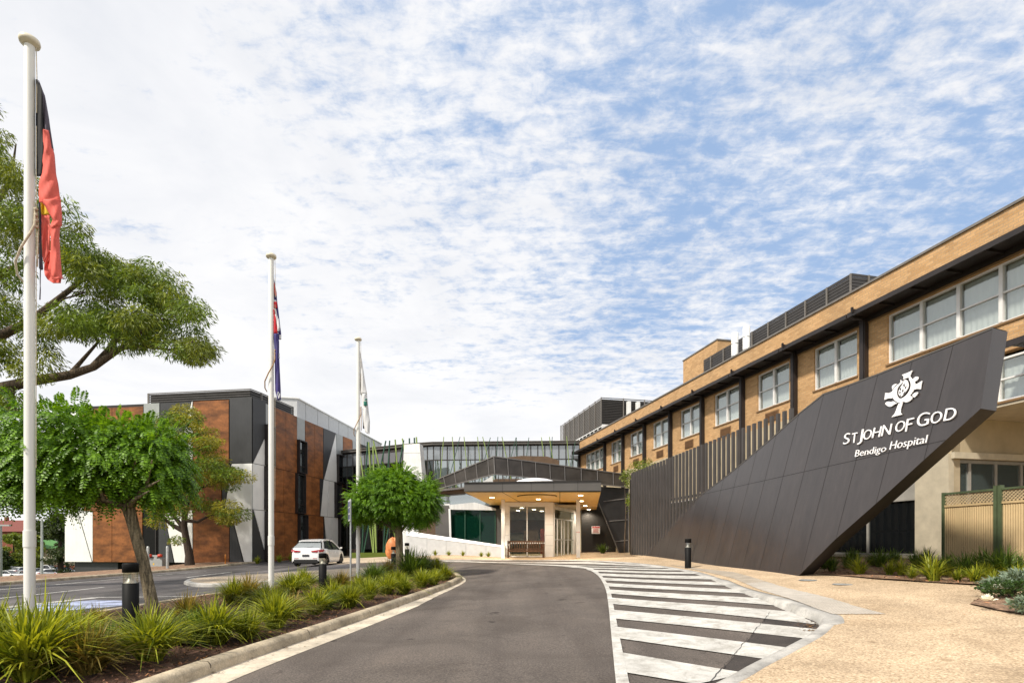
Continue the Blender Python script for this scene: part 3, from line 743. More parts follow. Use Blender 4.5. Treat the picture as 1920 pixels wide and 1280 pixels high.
litter('leaf_litter', 150, pf, lambda x, y: zg(x, y)+path_off(x, y)+.004, .022)
# cracks in the crossing and driveway
def crack(px, w_=.012):
    pts = densify(pxpoly(px), .12, False); mb = MB(); A = []; 
    for p in pts: A.append((p[0]+random.uniform(-.015, .015), p[1]+random.uniform(-.015, .015)))
    vs = []
    for i, p in enumerate(A):
        q = A[min(i+1, len(A)-1)]; o_ = A[max(i-1, 0)]; d = Vector((q[0]-o_[0], q[1]-o_[1])).normalized(); w2 = w_*random.uniform(.3, 1); z = zg(*p)+.025
        vs += [(p[0]-d.y*w2, p[1]+d.x*w2, z), (p[0]+d.y*w2, p[1]-d.x*w2, z)]
    mb.add(vs, [(2*i, 2*i+1, 2*i+3, 2*i+2) for i in range(len(A)-1)], 'seam'); mb.build('pavement_crack', kind=ST)
crack([cz(1420, 475), cz(1395, 510), cz(1330, 590), cz(1262, 665), cz(1200, 740), cz(1130, 820), cz(1060, 900)], .005)
crack([cz(468, 570), cz(510, 563)], .006)
# ================================================================== brick hospital wing on the right
# facade line X = 16.2 - .22 Y ; local frame: x along the facade (away from camera), y outward to the road, z up
FO = Vector((16.2-.22*14.0, 14.0, 0)); FA = math.atan2(1, -.22); FL = math.sqrt(1+.22**2)
def S(Yw): return (Yw-14.0)*FL                    # distance along facade of the point at world Y
def Sx(px, off=0.0):                              # along-distance of the point of the (offset) facade seen in pixel column px
    r = (px-CX)/F; c = 16.2-off*FL
    return S(c/(r+.22)) 
B = thing('brick_building', 'long two storey tan brick hospital wing with dark posts and awning', 'building', tuple(FO), FA)
Zp, Zb0, Zs, Zh = 10.31, 6.6, 7.36, 8.96
SE = S(47.1)
wins = []   # (s0,s1, panes)
wins.append((Sx(1664)-5.6, Sx(1664), 5))
for k in range(8):
    y0 = 18.66+3.24*k
    wins.append((S(y0+.36), S(y0+2.3), 2))
wins[-1] = (Sx(1131.6), Sx(1098), 4)
S0 = S(11.2)
mb = MB(); T = .3
def wallband(s0, s1, z0, z1, mt='brick', y0=-T, y1=0): mb.box(s0, s1, y0, y1, z0, z1, mt)
wallband(S0, SE, Zh, Zp); wallband(S0, SE, 6.58, Zs)
p = S0
for a, b, n_ in wins:
    if a > p: wallband(p, a, Zs, Zh)
    p = b
wallband(p, SE, Zs, Zh)
mb.box(SE-.3, SE, -9, -T, 4, Zp, 'brick')          # end return
wall = mb.build('brick_wall', B)
mb = MB(); mb.box(S0, SE+.03, -T-.04, .05, Zp, Zp+.07, 'louvre_pale_lit'); mb.build('parapet_cap', B)
mb = MB(); mb.box(S0, SE-.3, -9, -T, Zp-.7, Zp-.5, 'grey_panel'); mb.build('roof', B)
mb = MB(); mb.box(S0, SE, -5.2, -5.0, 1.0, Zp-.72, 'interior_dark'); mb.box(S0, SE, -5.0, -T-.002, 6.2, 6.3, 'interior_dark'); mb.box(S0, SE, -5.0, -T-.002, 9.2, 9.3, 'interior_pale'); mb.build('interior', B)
# ground floor in render
mb = MB()
gl0, gl1 = S(16.75), S(22.5)
mb.box(S(15.8), SE, -T, 0, .2, 1.13, 'beige_render'); mb.box(S(15.8), gl0, -T, 0, 1.13, 6.578, 'beige_render'); mb.box(gl1, SE, -T, 0, 1.13, 6.578, 'beige_render')
mb.box(gl0, gl1, -T, 0, 4.25, 6.578, 'beige_render'); mb.box(gl0, gl1, -.22, -.1, 2.92, 4.25, 'grey_panel')
mb.box(S(15.8)-.02, gl0+.05, -.05, .14, .3, 4.1, 'beige_pale')
# windows in the ground floor wall behind the screen
mb.build('rendered_wall', B)
mb = MB(); mb.box(gl0, gl1, -.12, .07, 1.05, 1.13, 'beige_pale'); mb.build('window_sill', B)
f = MB()
for s_ in np.linspace(gl0, gl1, 4): f.box(s_-.035, s_+.035, -.16, -.06, 1.132, 2.86, 'grey_panel')
f.box(gl0, gl1, -.17, -.05, 2.862, 2.92, 'grey_panel'); f.box(gl0, gl1, -.165, -.055, 1.131, 1.19, 'grey_panel')
fr = f.build('ground_window', B); p_ = MB(); p_.box(gl0, gl1, -.115, -.105, 1.19, 2.86, 'glass_strip'); p_.build('glass', fr)
# ground-floor band windows behind the slat screen
for a, b in ((S(24.5), S(27.5)), (S(29), S(32)), (S(33.5), S(36.5))):
    f = MB(); f.box(a-.05, b+.05, .0, .05, 2.2, 3.9, 'window_white'); o = f.build('ground_window', B)
    f = MB(); f.box(a, b, .05, .056, 2.26, 3.84, 'glass_dark'); f.build('glass', o)
# upper wing end : brick carries on over an open recess whose back wall faces the camera
mb = MB(); mb.box(S0, S(15.8), -T, 0, 5.14, 5.22, 'beige_pale'); mb.build('soffit_edge', B)
mb = MB(); mb.box(S0, S(15.8), -6, -T, 5.14, 5.24, 'beige_pale'); mb.build('recess_soffit', B)
mb = MB(); sr = S(15.8)
mb.box(sr, sr+.3, -7, .02, 4.10, 5.138, 'beige_render'); mb.box(sr-.12, sr, -7, .05, 3.96, 4.14, 'beige_pale')
mb.box(sr, sr+.25, -7, -.3, .3, 2.5, 'beige_render'); mb.build('recess_wall', B)
f = MB()
for y_ in np.arange(-6.6, -.2, .98): f.box(sr+.05, sr+.13, y_-.05, y_+.05, 2.5, 3.96, 'grey_panel')
f.box(sr+.04, sr+.14, -7, -.3, 3.86, 3.958, 'grey_panel'); f.box(sr+.04, sr+.14, -7, -.3, 2.5, 2.58, 'grey_panel')
fr = f.build('recess_window', B); q = MB(); q.box(sr+.085, sr+.095, -7, -.3, 2.58, 3.86, 'glass_sky'); q.build('glass', fr)
# upper floor near part : lower row of windows under the second awning
mb = MB(); s2 = Sx(1868)
mb.box(s2, S(15.8), -T, 0, 5.222, 6.578, 'beige_render'); mb.box(S0, s2, -T, 0, 5.222, 5.28, 'window_white'); mb.build('spandrel', B)
def window(s0, s1, z0, z1, n, parent=B, trans=.56, blind=True, lower=.42, name='window'):
    f = MB(); e = .055; d0, d1 = -.16, -.06
    f.box(s0, s0+e, d0, d1, z0, z1, 'window_white'); f.box(s1-e, s1, d0, d1, z0, z1, 'window_white')
    f.box(s0+e, s1-e, d0, d1, z0, z0+e, 'window_white'); f.box(s0+e, s1-e, d0, d1, z1-e, z1, 'window_white')
    w_ = (s1-s0)/n
    for i in range(1, n): f.box(s0+i*w_-.05, s0+i*w_+.05, d0-.01, d1+.012, z0+e, z1-e, 'window_white')
    zt = z0+(z1-z0)*.51
    for i in range(n): f.box(s0+i*w_+.05, s0+(i+1)*w_-.05, d0+.02, d1-.01, zt-.022, zt+.022, 'window_white')
    f.box(s0-.05, s1+.05, -.10, .035, z0-.06, z0-.002, 'brick_dark')
    o = f.build(name, parent)
    for i in range(n):
        g_ = MB(); g_.box(s0+i*w_+.03, s0+(i+1)*w_-.03, -.125, -.119, z0+.03, z1-.03, 'glass_win'); g_.build('pane', o)
        if blind:
            k = random.random(); g_ = MB(); a_, b_ = s0+i*w_+.04, s0+(i+1)*w_-.04
            m_ = 14
            # hanging vertical blades : a pleated sheet
            vs = []; 
            for j in range(m_+1):
                x_ = a_+(b_-a_)*j/m_; y_ = -.23+(.007 if j % 2 else -.007); vs += [(x_, y_, z0+.06), (x_, y_, z1-.05)]
            g_.add(vs, [(2*j, 2*j+2, 2*j+3, 2*j+1) for j in range(m_)], 'blind')
            g_.build('blind', o)
    return o
mat('brick_dark', (.22, .13, .06), .8, var=.15)
for i, (a, b, n_) in enumerate(wins): window(a, b, Zs, Zh, n_)
window(S0+.1, s2, 5.28, 6.45, 3, name='lower_window')
# dark posts, awning in lapped lengths, brackets
Ys = [18.66+3.24*k for k in range(8)]+[47.0]
Ys = [15.9-2.9, ] + Ys[:8]+[46.95]
for i, yy in enumerate(Ys):
    s_ = S(yy); p_ = MB(); zb = 6.0 if i else 6.6
    p_.box(s_-.11, s_+.11, .005, .17, zb-1.8 if i else 6.45, 9.12, 'dark_steel'); p_.box(s_-.075, s_+.075, .17, .20, zb-1.8 if i else 6.45, 9.12, 'dark_steel'); p_.build('post', B)
for i in range(len(Ys)-1):
    a, b = S(Ys[i]), S(Ys[i+1]); p_ = MB(); lift = .0
    if i == 0: a = S0
    p_.box(a+.02, b-.02, .01, .74, 9.20, 9.235, 'dark_steel'); p_.box(a+.02, b-.02, .74, .79, 9.12, 9.27, 'dark_steel')
    p_.box(a+.02, b-.02, .0, .07, 9.05, 9.19, 'dark_steel')
    n_ = max(2, int((b-a)/1.05))
    for j in range(n_+1):
        x_ = a+.06+(b-a-.12)*j/n_; p_.box(x_-.02, x_+.02, .07, .74, 9.13, 9.198, 'dark_steel')
    p_.box(b-.30, b-.24, .60, .86, 9.27, 9.32, 'dark_steel'); p_.box(b-.30, b-.24, .80, .86, 9.2, 9.38, 'dark_steel')
    p_.build('awning', B)
p_ = MB(); p_.box(S0, Sx(1880, .6), .01, .72, 6.50, 6.54, 'dark_steel'); p_.box(S0, Sx(1880, .6), .72, .78, 6.42, 6.58, 'dark_steel')
p_.build('awning', B)
p_ = MB(); p_.box(S0, SE, .003, .03, 8.985, 9.04, 'brick_dark'); p_.build('lintel_flashing', B)
# air conditioner grilles beneath the windows
for k in range(1, 8):
    y0 = 18.66+3.24*k-.5; c_ = S(y0-1.15+.0)
    if k == 7: continue
for k in range(0, 7):
    c_ = S(18.66+3.24*k+1.36); p_ = MB(); p_.box(c_-.42, c_+.42, -.02, .03, 6.72, 7.14, 'brick_dark')
    for j in range(6): p_.box(c_-.38, c_+.38, .03, .05, 6.75+j*.062, 6.785+j*.062, 'ac_brown')
    p_.build('vent_grille', B)
# ---- roof things
def louvred(name, label, L, s0, s1, y0, y1, z0, z1, mt='louvre', mt2='louvre_pale_lit', n=9, post=1.25, cat='roof screen', sides=('y1', 's0')):
    """screen of horizontal blades round a rectangle"""
    t_ = thing(name, label, cat, tuple(FO), FA)
    b_ = MB(); dz = (z1-z0)/n
    for j in range(n+1):
        z = z0+dz*j
        for (a, b) in (((s0, y1), (s1, y1)), ((s0, y0), (s0, y1))):
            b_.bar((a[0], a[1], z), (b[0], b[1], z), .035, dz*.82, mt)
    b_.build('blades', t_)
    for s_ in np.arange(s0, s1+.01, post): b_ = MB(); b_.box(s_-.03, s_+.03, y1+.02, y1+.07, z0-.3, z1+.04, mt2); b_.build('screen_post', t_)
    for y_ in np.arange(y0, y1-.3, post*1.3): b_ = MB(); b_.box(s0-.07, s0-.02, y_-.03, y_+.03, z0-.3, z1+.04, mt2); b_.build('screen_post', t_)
    b_ = MB(); b_.box(s0+.10, s1, y0, y1-.10, z0-.3, z1-.06, 'interior_dark'); b_.build('plant_box', t_)
    return t_
s_a, s_b = S(21.3), S(31.6)
louvred('roof_screen', 'long dark louvred screen along the brick roof parapet', B, s_a, s_b, -6, -2.05, 10.0, 12.2, n=17, post=1.22)
K = thing('brick_stair_tower', 'plain tan brick box rising above the roof beyond the louvres', 'roof block', tuple(FO), FA)
mb = MB(); mb.box(S(31.8), S(35.6), -7.5, -3.07, 9.6, 13.6, 'brick'); mb.build('brick_wall', K); mb = MB(); mb.box(S(31.8)-.04, S(35.6)+.04, -7.55, -3.03, 13.6, 13.67, 'louvre_pale_lit'); mb.build('cap', K)
for px, zt, lab, dd in ((1383, 12.1, 'taller white flue pipe, the left one, in front of the louvred roof screen', 0), (1405, 12.05, 'shorter white flue pipe, the right one, in front of the louvred roof screen', 1)):
    s_ = Sx(px, -1.0); t_ = MB(); t_.lathe([(.17, 9.7), (.17, zt-.05), (.12, zt)], 'white_metal', 20, (s_, -1.0, 0))
    for z in (10.9, 11.5): t_.lathe([(.178, z), (.178, z+.03)], 'galv', 20, (s_, -1.0, 0))
    o = t_.build('flue_pipe', label=lab, cat='flue', group='white roof flues'); o.location = tuple(FO); o.rotation_euler = (0, 0, FA)
# far louvred plant box past the wing
PB = thing('plant_screen', 'large louvred plant box on the far roof behind the brick wing', 'roof screen', (7.23, 44, 0), FA)
b_ = MB(); n = 16; z0, z1 = 11.15, 13.25; LL = 10.8
for j in range(n+1):
    z = z0+(z1-z0)*j/n; b_.bar((0, 0, z), (LL, 0, z), .04, .062, 'louvre_pale_lit'); b_.bar((0, 0, z), (0, -5.5, z), .04, .062, 'louvre')  # long side blades paler than the end ones, sunlight put into their colour
b_.build('blades', PB)
for s_ in np.linspace(0, LL, 9): b_ = MB(); b_.box(s_-.04, s_+.04, .03, .08, z0-.2, z1+.05, 'louvre_pale_lit'); b_.build('screen_post', PB)
for y_ in (-5.5, -3.7, -1.85): b_ = MB(); b_.box(-.08, -.03, y_-.04, y_+.04, z0-.2, z1+.05, 'louvre_pale_lit'); b_.build('screen_post', PB)
b_ = MB(); b_.box(.12, LL-.3, -5.3, -.12, z0-.1, z1-.06, 'interior_dark'); b_.build('plant_box', PB)
b_ = MB()
for zz_ in (10.45, 10.95): b_.bar((-.2, .05, zz_), (LL*.6, .05, zz_), .06, .07, 'white_metal')
for s_ in np.arange(-.2, LL*.6, .9): b_.bar((s_, .05, 10.1), (s_, .05, 11.0), .07, .07, 'white_metal')
b_.bar((-.2, .05, 10.95), (-.2, -3.0, 10.95), .06, .25, 'white_metal'); b_.build('white_rail', PB)
for y_, lab in ((-2.2, 'left of the two white ducts standing on the far plant box'), (-3.0, 'right of the two white ducts standing on the far plant box')):
    b_ = MB(); b_.box(-.45, -.12, y_-.15, y_+.15, 10.3, 13.0, 'white_metal'); b_.box(-.3, -.1, y_-.9, y_+.1, 12.0, 12.06, 'galv') if y_ < -2.5 else None
    o = b_.build('roof_duct', bevel=.03, label=lab, cat='duct', group='white ducts on the plant box'); o.location = (7.23, 44, 0); o.rotation_euler = (0, 0, FA)

# ================================================================== dark sign wall leaning back
SK = .25
def plane_px(px, py):          # point of the leaning sign plane seen in a pixel
    a = (px-CX)/F; b = (HY-py)/F
    # X = 8.49+.0 ... : X = 8.57 -.058 Y + SK (z-.65)
    Yv = (8.60-.058*0+SK*(1.5-.65))/(a+.058-SK*b)
    return Vector((a*Yv, Yv, CZ+b*Yv))
SD = Vector((.058, -1, 0)).normalized()                    # to the right in the picture (toward camera)
SU = Vector((SK, 0, 1)); SU = (SU-SD*SU.dot(SD)).normalized()
SN = SU.cross(SD); SN = -SN if SN.x > 0 else SN             # toward the road
SOo = plane_px(1498, 1078)
def uv(p): d = p-SOo; return d.dot(SD), d.dot(SU)
def P3(u, v, n=0.0): return SOo+SD*u+SU*v+SN*n
SG = thing('sign_wall', 'tall dark panelled wall leaning back and jutting out toward the path with white lettering', 'sign wall', (SOo.x, SOo.y, SOo.z))
outline_px = [(1185, 1039), (1222, 1004.5), (1259, 969), (1318, 925), (1360, 894), (1402, 859.5), (1450, 819), (1500, 774), (1544, 739), (1591, 722), (1645, 702), (1711, 675.5), (1787, 645.5), (1861.5, 614.7), (1839, 765.5), (1732, 862), (1643, 943), (1566, 1010.6), (1498, 1078)]
OP = [plane_px(*q) for q in outline_px]
OP[0].z = max(OP[0].z, .9)
bot = [P3(uv(OP[-1])[0]-.0, uv(OP[-1])[1]-.25), P3(uv(OP[0])[0]-.1, uv(OP[0])[1]-.25)]
front_poly = OP+bot
back = Vector((.46, .19, 0))
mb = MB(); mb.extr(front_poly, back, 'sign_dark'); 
# underside in near black, its shade put into the colour
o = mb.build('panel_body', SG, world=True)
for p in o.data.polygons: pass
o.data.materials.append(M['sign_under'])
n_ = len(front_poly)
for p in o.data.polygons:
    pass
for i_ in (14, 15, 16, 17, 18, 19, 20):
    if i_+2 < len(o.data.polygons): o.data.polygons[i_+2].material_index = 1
# panel seams
mb = MB()
def uvp(px, py): return uv(plane_px(px, py))
def seam(a, b, w_=.012):
    a = Vector(a); b = Vector(b); d = (b-a).normalized(); nn = Vector((-d.y, d.x))*w_/2
    vs = [P3(*(a-nn), .003), P3(*(b-nn), .003), P3(*(b+nn), .003), P3(*(a+nn), .003)]
    mb.add(vs, [(0, 1, 2, 3)], 'seam')
poly_uv = [uv(p) for p in OP]+[uv(OP[-1])]
def vrange(u0, lean=0.0):
    hits = []
    pts = [uv(p) for p in OP]
    for i in range(len(pts)):
        a = pts[i]; b = pts[(i+1) % len(pts)]
        # line u = u0 + lean*v
        fa = a[0]-u0-lean*a[1]; fb = b[0]-u0-lean*b[1]
        if fa*fb < 0: k = fa/(fa-fb); hits.append(a[1]+(b[1]-a[1])*k)
    return (min(hits), max(hits)) if len(hits) >= 2 else None
us = []
ref = [uvp(1787, 645)[0], uvp(1711, 676)[0], uvp(1645, 702)[0], uvp(1591, 722)[0], uvp(1544, 739)[0]]
stepu = (ref[0]-ref[4])/4
lean = 0.0
# measure the lean of one long seam : top (1591,724) bottom (1501,1076)
ta = uvp(1591, 724); tb = uvp(1502, 1074); lean = (ta[0]-tb[0])/(ta[1]-tb[1])
u0s = [ta[0]-lean*ta[1]+stepu*k for k in range(-16, 5)]
for u0 in u0s:
    r = vrange(u0, lean)
    if r and r[1]-r[0] > .15: seam((u0+lean*r[0], r[0]+.01), (u0+lean*r[1], r[1]-.01))
vh = uvp(1507, 884)[1]
hits = []
pts = [uv(p) for p in OP]
for i in range(len(pts)):
    a = pts[i]; b = pts[(i+1) % len(pts)]
    if (a[1]-vh)*(b[1]-vh) < 0: hits.append(a[0]+(b[0]-a[0])*(vh-a[1])/(b[1]-a[1]))
seam((min(hits)+.03, vh), (max(hits)-.01, vh))
mb.build('panel_seams', SG, world=True)
# thin metal coping along the sloping top edge
mb = MB()
for i in range(0, 13):
    a = OP[i]+SN*.02+SU*.01; b = OP[i+1]+SN*.02+SU*.01; mb.add([a, b, b+back+Vector((.0, 0, .0)), a+back], [(0, 1, 2, 3)], 'mesh_frame' if i < 8 else 'sign_dark')
    mb.bar(OP[i]+SU*.0+SN*.005, OP[i+1]+SU*.0+SN*.005, .02, .035, 'fascia_grey')
mb.build('coping', SG, world=True)
# ---- lettering
def glyph_mesh(txt, shear=.0):
    cu = bpy.data.curves.new('tmp', 'FONT'); cu.body = txt; cu.size = 1; cu.extrude = 0.0; cu.shear = shear; cu.resolution_u = 6; cu.offset = GOFF
    ob = bpy.data.objects.new('tmp', cu); C.objects.link(ob); dg = bpy.context.evaluated_depsgraph_get(); dg.update()
    me = bpy.data.meshes.new_from_object(ob.evaluated_get(dg)); vs = [tuple(v.co[:2]) for v in me.vertices]; fs = [list(p.vertices) for p in me.polygons]
    # boundary edges
    ec = {}
    for f in fs:
        for a, b in zip(f, f[1:]+f[:1]): ec[(a, b)] = ec.get((a, b), 0)+1
    bd = [e for e in ec if (e[1], e[0]) not in ec]
    bpy.data.objects.remove(ob); bpy.data.curves.remove(cu); return vs, fs, bd
GOFF = -0.009
def put_glyphs(mb, txt, q, mt, shear, P, thick=.02, off=.018, vlim=None):
    """q : px corners left-base, right-base, right-top, left-top of the ink box (bilinear in plane coords)"""
    vs, fs, bd = glyph_mesh(txt, shear)
    x0 = min(v[0] for v in vs); x1 = max(v[0] for v in vs); y0 = min(v[1] for v in vs); y1 = max(v[1] for v in vs)
    if vlim: y0, y1 = vlim
    Q = [Vector(P(*c)) for c in q]
    def mp_(v):
        a = (v[0]-x0)/(x1-x0); b = (v[1]-y0)/(y1-y0)
        return (Q[0]*(1-a)+Q[1]*a)*(1-b)+(Q[3]*(1-a)+Q[2]*a)*b
    uvs = [mp_(v) for v in vs]
    A = [P3(u[0], u[1], off+thick) for u in uvs]; Bk = [P3(u[0], u[1], off) for u in uvs]; n = len(A)
    mb.add(A, fs, mt); mb.add(A+Bk, [(a, b, b+n, a+n) for a, b in bd], mt)
def LZ(x, y): return uvp(1540+x/6.4, 680+y/6.4)
GL = [('S', (272, 985), (345, 967), (362, 838), (295, 855)), ('T', (372, 968), (432, 955), (447, 837), (385, 850)),
      ('J', (442, 985), (495, 975), (522, 798), (470, 810)), ('O', (512, 932), (606, 910), (630, 795), (530, 815)),
      ('H', (620, 905), (712, 890), (742, 762), (648, 783)), ('N', (732, 882), (838, 862), (864, 732), (760, 752)),
      ('O', (895, 840), (1005, 815), (1032, 690), (918, 712)), ('F', (1022, 830), (1075, 815), (1130, 660), (1045, 680)),
      ('G', (1155, 775), (1295, 748), (1322, 590), (1180, 612)), ('O', (1320, 740), (1448, 715), (1478, 578), (1345, 598)),
      ('D', (1482, 702), (1618, 680), (1645, 535), (1515, 555))]
TXT = thing('hospital_lettering', 'raised white letters reading St John of God Bendigo Hospital on the dark sign wall', 'lettering', (SOo.x, SOo.y, SOo.z))
for ch, lb, rb, rt, lt in GL:
    # keep the ink box upright : slant comes from the corner positions
    mb = MB(); put_glyphs(mb, ch, (lb, rb, rt, lt), 'letter_white', 0.0, LZ); mb.build('letter', TXT, world=True)
for word, lb, rb, rt, lt in (('Bendigo', (408, 1158), (775, 1092), (800, 985), (428, 1050)), ('Hospital', (822, 1078), (1262, 995), (1292, 865), (852, 946))):
    mb = MB(); put_glyphs(mb, word, (lb, rb, rt, lt), 'letter_white', 0.0, LZ, .016, .014); mb.build('word', TXT, world=True)
# ---- emblem
EM = thing('cross_emblem', 'raised white cross and pomegranate emblem above the lettering on the sign wall', 'emblem', (SOo.x, SOo.y, SOo.z))
def shape(name, pts, mt='letter_white', off=.018, thick=.02, it=0, parent=EM):
    if it: pts = smooth_line(pts+[pts[0]], it)[:-1]
    if name == 'leaf':
        mx_ = sum(p[0] for p in pts)/len(pts); my_ = sum(p[1] for p in pts)/len(pts); pts = [(mx_+(p[0]-mx_)*.86, my_+(p[1]-my_)*.80) for p in pts]
    U = [LZ(*p) for p in pts]; mb = MB()
    tri = geometry.tessellate_polygon([[Vector((u[0], u[1], 0)) for u in U]]); n = len(U)
    A = [P3(u[0], u[1], off+thick) for u in U]; Bk = [P3(u[0], u[1], off) for u in U]
    mb.add(A, [list(t_) for t_ in tri], mt); mb.add(A+Bk, [(i, (i+1) % n, n+(i+1) % n, n+i) for i in range(n)], mt)
    return mb.build(name, parent, world=True)
shape('cross_arm', [(985, 148), (1050, 125), (1110, 95), (1088, 140), (1072, 182), (1040, 185), (1002, 203), (1005, 170)])
shape('cross_arm', [(1142, 268), (1180, 250), (1225, 220), (1213, 270), (1207, 320), (1165, 316), (1122, 328)])
shape('cross_arm', [(773, 448), (780, 400), (783, 365), (830, 368), (862, 352), (858, 395), (862, 428), (820, 430)])
shape('cross_stem', [(942, 497), (992, 478), (966, 560), (965, 600), (985, 624), (920, 640), (858, 656), (895, 618), (915, 570)])
shape('fruit_rind', [(965, 210), (972, 240), (905, 290), (862, 350), (860, 400), (890, 450), (950, 492), (1015, 460), (1080, 400), (1128, 330), (1142, 260), (1132, 215), (1095, 190), (1080, 162), (1066, 200), (1090, 240), (1092, 290), (1070, 350), (1030, 402), (965, 442), (928, 410), (916, 370), (924, 320), (952, 278), (988, 245), (990, 225)], it=1)
shape('fruit_heart', [(1008, 214), (1036, 205), (1056, 238), (1062, 288), (1042, 334), (1004, 384), (968, 416), (946, 388), (942, 352), (962, 304), (996, 256)], it=1)
for c_ in ([(1000, 268), (1018, 248), (1022, 285), (1010, 300)], [(1022, 300), (1042, 272), (1040, 305), (1020, 325)], [(958, 318), (975, 300), (978, 330), (965, 340)], [(985, 345), (1000, 310), (1008, 340), (992, 362)], [(955, 352), (972, 348), (970, 370), (956, 375)], [(1004, 368), (1025, 345), (1022, 372), (1000, 388)], [(958, 392), (972, 385), (972, 405), (962, 408)]):
    shape('seed_gap', c_, 'sign_dark', .0385, .002)
shape('leaf', [(1108, 217), (1118, 190), (1150, 163), (1182, 163), (1187, 190), (1165, 226), (1132, 236)], it=1)
shape('leaf', [(866, 335), (858, 285), (892, 253), (938, 248), (902, 278), (885, 305)], it=1)
shape('leaf', [(858, 470), (800, 462), (768, 490), (790, 520), (830, 542), (868, 532), (900, 502), (938, 488), (905, 470), (885, 455)], it=1)
shape('leaf', [(985, 476), (1010, 455), (1045, 425), (1060, 400), (1110, 388), (1115, 430), (1085, 466), (1040, 487), (1010, 478)], it=1)
shape('leaf', [(1108, 385), (1140, 355), (1188, 346), (1162, 400), (1135, 427), (1112, 420)], it=1)

# ================================================================== slat screen behind the sign wall
FS = thing('slat_screen', 'row of tall dark grey upright fins rising behind the sign wall', 'screen', (6.72, 30.4, .9))
Y_ = 30.4; n_f = 0; fins = []
while Y_ > 17.4:
    X_ = 12.2-.18*Y_; zt = 5.44+(30.4-Y_)*.0325; z0 = zg(X_, Y_)-.2; mb = MB()
    # wedge plan : broad dark side, lighter front edge
    a = Vector((X_, Y_, 0)); al = Vector((-.177, .984, 0)); ou = Vector((-.984, -.177, 0))
    q = [a-al*.076, a+al*.076, a+al*.055+ou*.08, a-al*.055+ou*.08]
    mb.extr([(p.x, p.y, z0) for p in q][::-1], (0, 0, zt-z0), 'fin_grey'); mb.build('fin', FS, world=True); n_f += 1
    Y_ -= .32
mb = MB(); 
for zz_ in (2.0, 3.6): mb.bar((12.26-.18*30.4, 30.4, zz_), (12.26-.18*16, 16, zz_), .06, .10, 'dark_steel')
mb.build('rail', FS, world=True)
mb = MB(); mb.hull8([(12.36-.18*30.5, 30.5, .7), (12.36-.18*26.6, 26.6, .7), (12.42-.18*26.6, 26.6, .7), (12.42-.18*30.5, 30.5, .7)], [(12.36-.18*30.5, 30.5, 5.3), (12.36-.18*26.6, 26.6, 5.4), (12.42-.18*26.6, 26.6, 5.4), (12.42-.18*30.5, 30.5, 5.3)], 'fin_grey'); 
mb.build('backing_sheet', FS, world=True)
# ================================================================== tan fence at the right
FN = thing('corrugated_fence', 'tan corrugated fence with lattice top and green posts at the right', 'fence', (15.18-.22*15, 15, 1.0), FA)
def fpan(a, b):
    p_ = MB(); n = int((b-a)/.028); vs = []
    for i in range(n+1):
        x_ = a+(b-a)*i/n; y_ = .006*(1 if i % 2 else -1)+.02; vs += [(x_, y_, -.25), (x_, y_, 1.50)]
    p_.add(vs, [(2*i, 2*i+2, 2*i+3, 2*i+1) for i in range(n)], 'fence_tan'); p_.build('sheet', FN)
    p_ = MB(); h0, h1 = 1.56, 1.84
    k = int((b-a)/.085)+4
    for i in range(-4, k):
        for sgn in (1, -1):
            x0_ = a+i*.085; x1_ = x0_+.28
            xa, za, xb, zb = x0_, h0, x1_, h1
            if sgn < 0: za, zb = h1, h0
            if xa < a:
                t_ = (a-xa)/(xb-xa); za = za+(zb-za)*t_; xa = a
            if xb > b:
                t_ = (b-xa)/(xb-xa) if xb > xa else 0; zb = za+(zb-za)*t_; xb = b
            if xb-xa < .02: continue
            yy = .0 if sgn > 0 else .012
            p_.bar((xa, yy, za), (xb, yy, zb), .010, .028, 'lattice_tan', up=(0, 1, 0)) if False else p_.bar((xa, yy, za), (xb, yy, zb), .010, .030, 'lattice_tan')
    p_.build('lattice', FN)
    p_ = MB(); p_.box(a, b, -.03, .045, 1.50, 1.555, 'fence_tan'); p_.box(a, b, -.03, .045, 1.84, 1.89, 'fence_green'); p_.build('rail', FN)
segs = [(-3.6, -1.47), (-1.29, -.03)]
for a, b in segs: fpan(a, b)
for x_, w_ in ((-.0, .06), (-1.33, .075), (-1.43, .075), (-3.65, .075)):
    p_ = MB(); p_.box(x_-w_/2, x_+w_/2, -.05, .07, -.3, 1.96 if w_ > .06 else 1.9, 'fence_green'); p_.build('post', FN)
# ================================================================== clad building on the left
LC = Vector((-18.55, 39.0, 0))
LB = thing('clad_building', 'three storey building clad in rust, white and charcoal panels', 'building', (LC.x, LC.y, 0))
# walls as vertical planes through two plan points
class VW:
    def __init__(s, a, b):
        s.a = Vector(a); s.b = Vector(b); s.d = (s.b-s.a).normalized(); s.n = Vector((s.d.y, -s.d.x))
        if s.n.dot(Vector((0, 0))-s.a) < 0: s.n = -s.n
        s.L = (s.b-s.a).length
    def t(s, px, off=0):
        r = (px-CX)/F; a = s.a+s.n*off
        return (r*a.y-a.x)/(s.d.x-r*s.d.y)
    def P(s, t_, z, off=0.0):
        p = s.a+s.d*t_+s.n*off; return Vector((p.x, p.y, z))
    def px(s, px, py, off=0.0):
        t_ = s.t(px, off); p = s.a+s.d*t_+s.n*off; return (t_, CZ+(HY-py)/F*p.y)
Wf = VW((-18.55, 39.0), (-33.9, 41.4)); Wc = VW((-18.55, 39.0), (-18.2, 40.4)); Wr = VW((-18.2, 40.4), (-15.0, 60.5))
Z0, Z1, Z2, Z3 = .13, 3.95, 7.25, 11.85
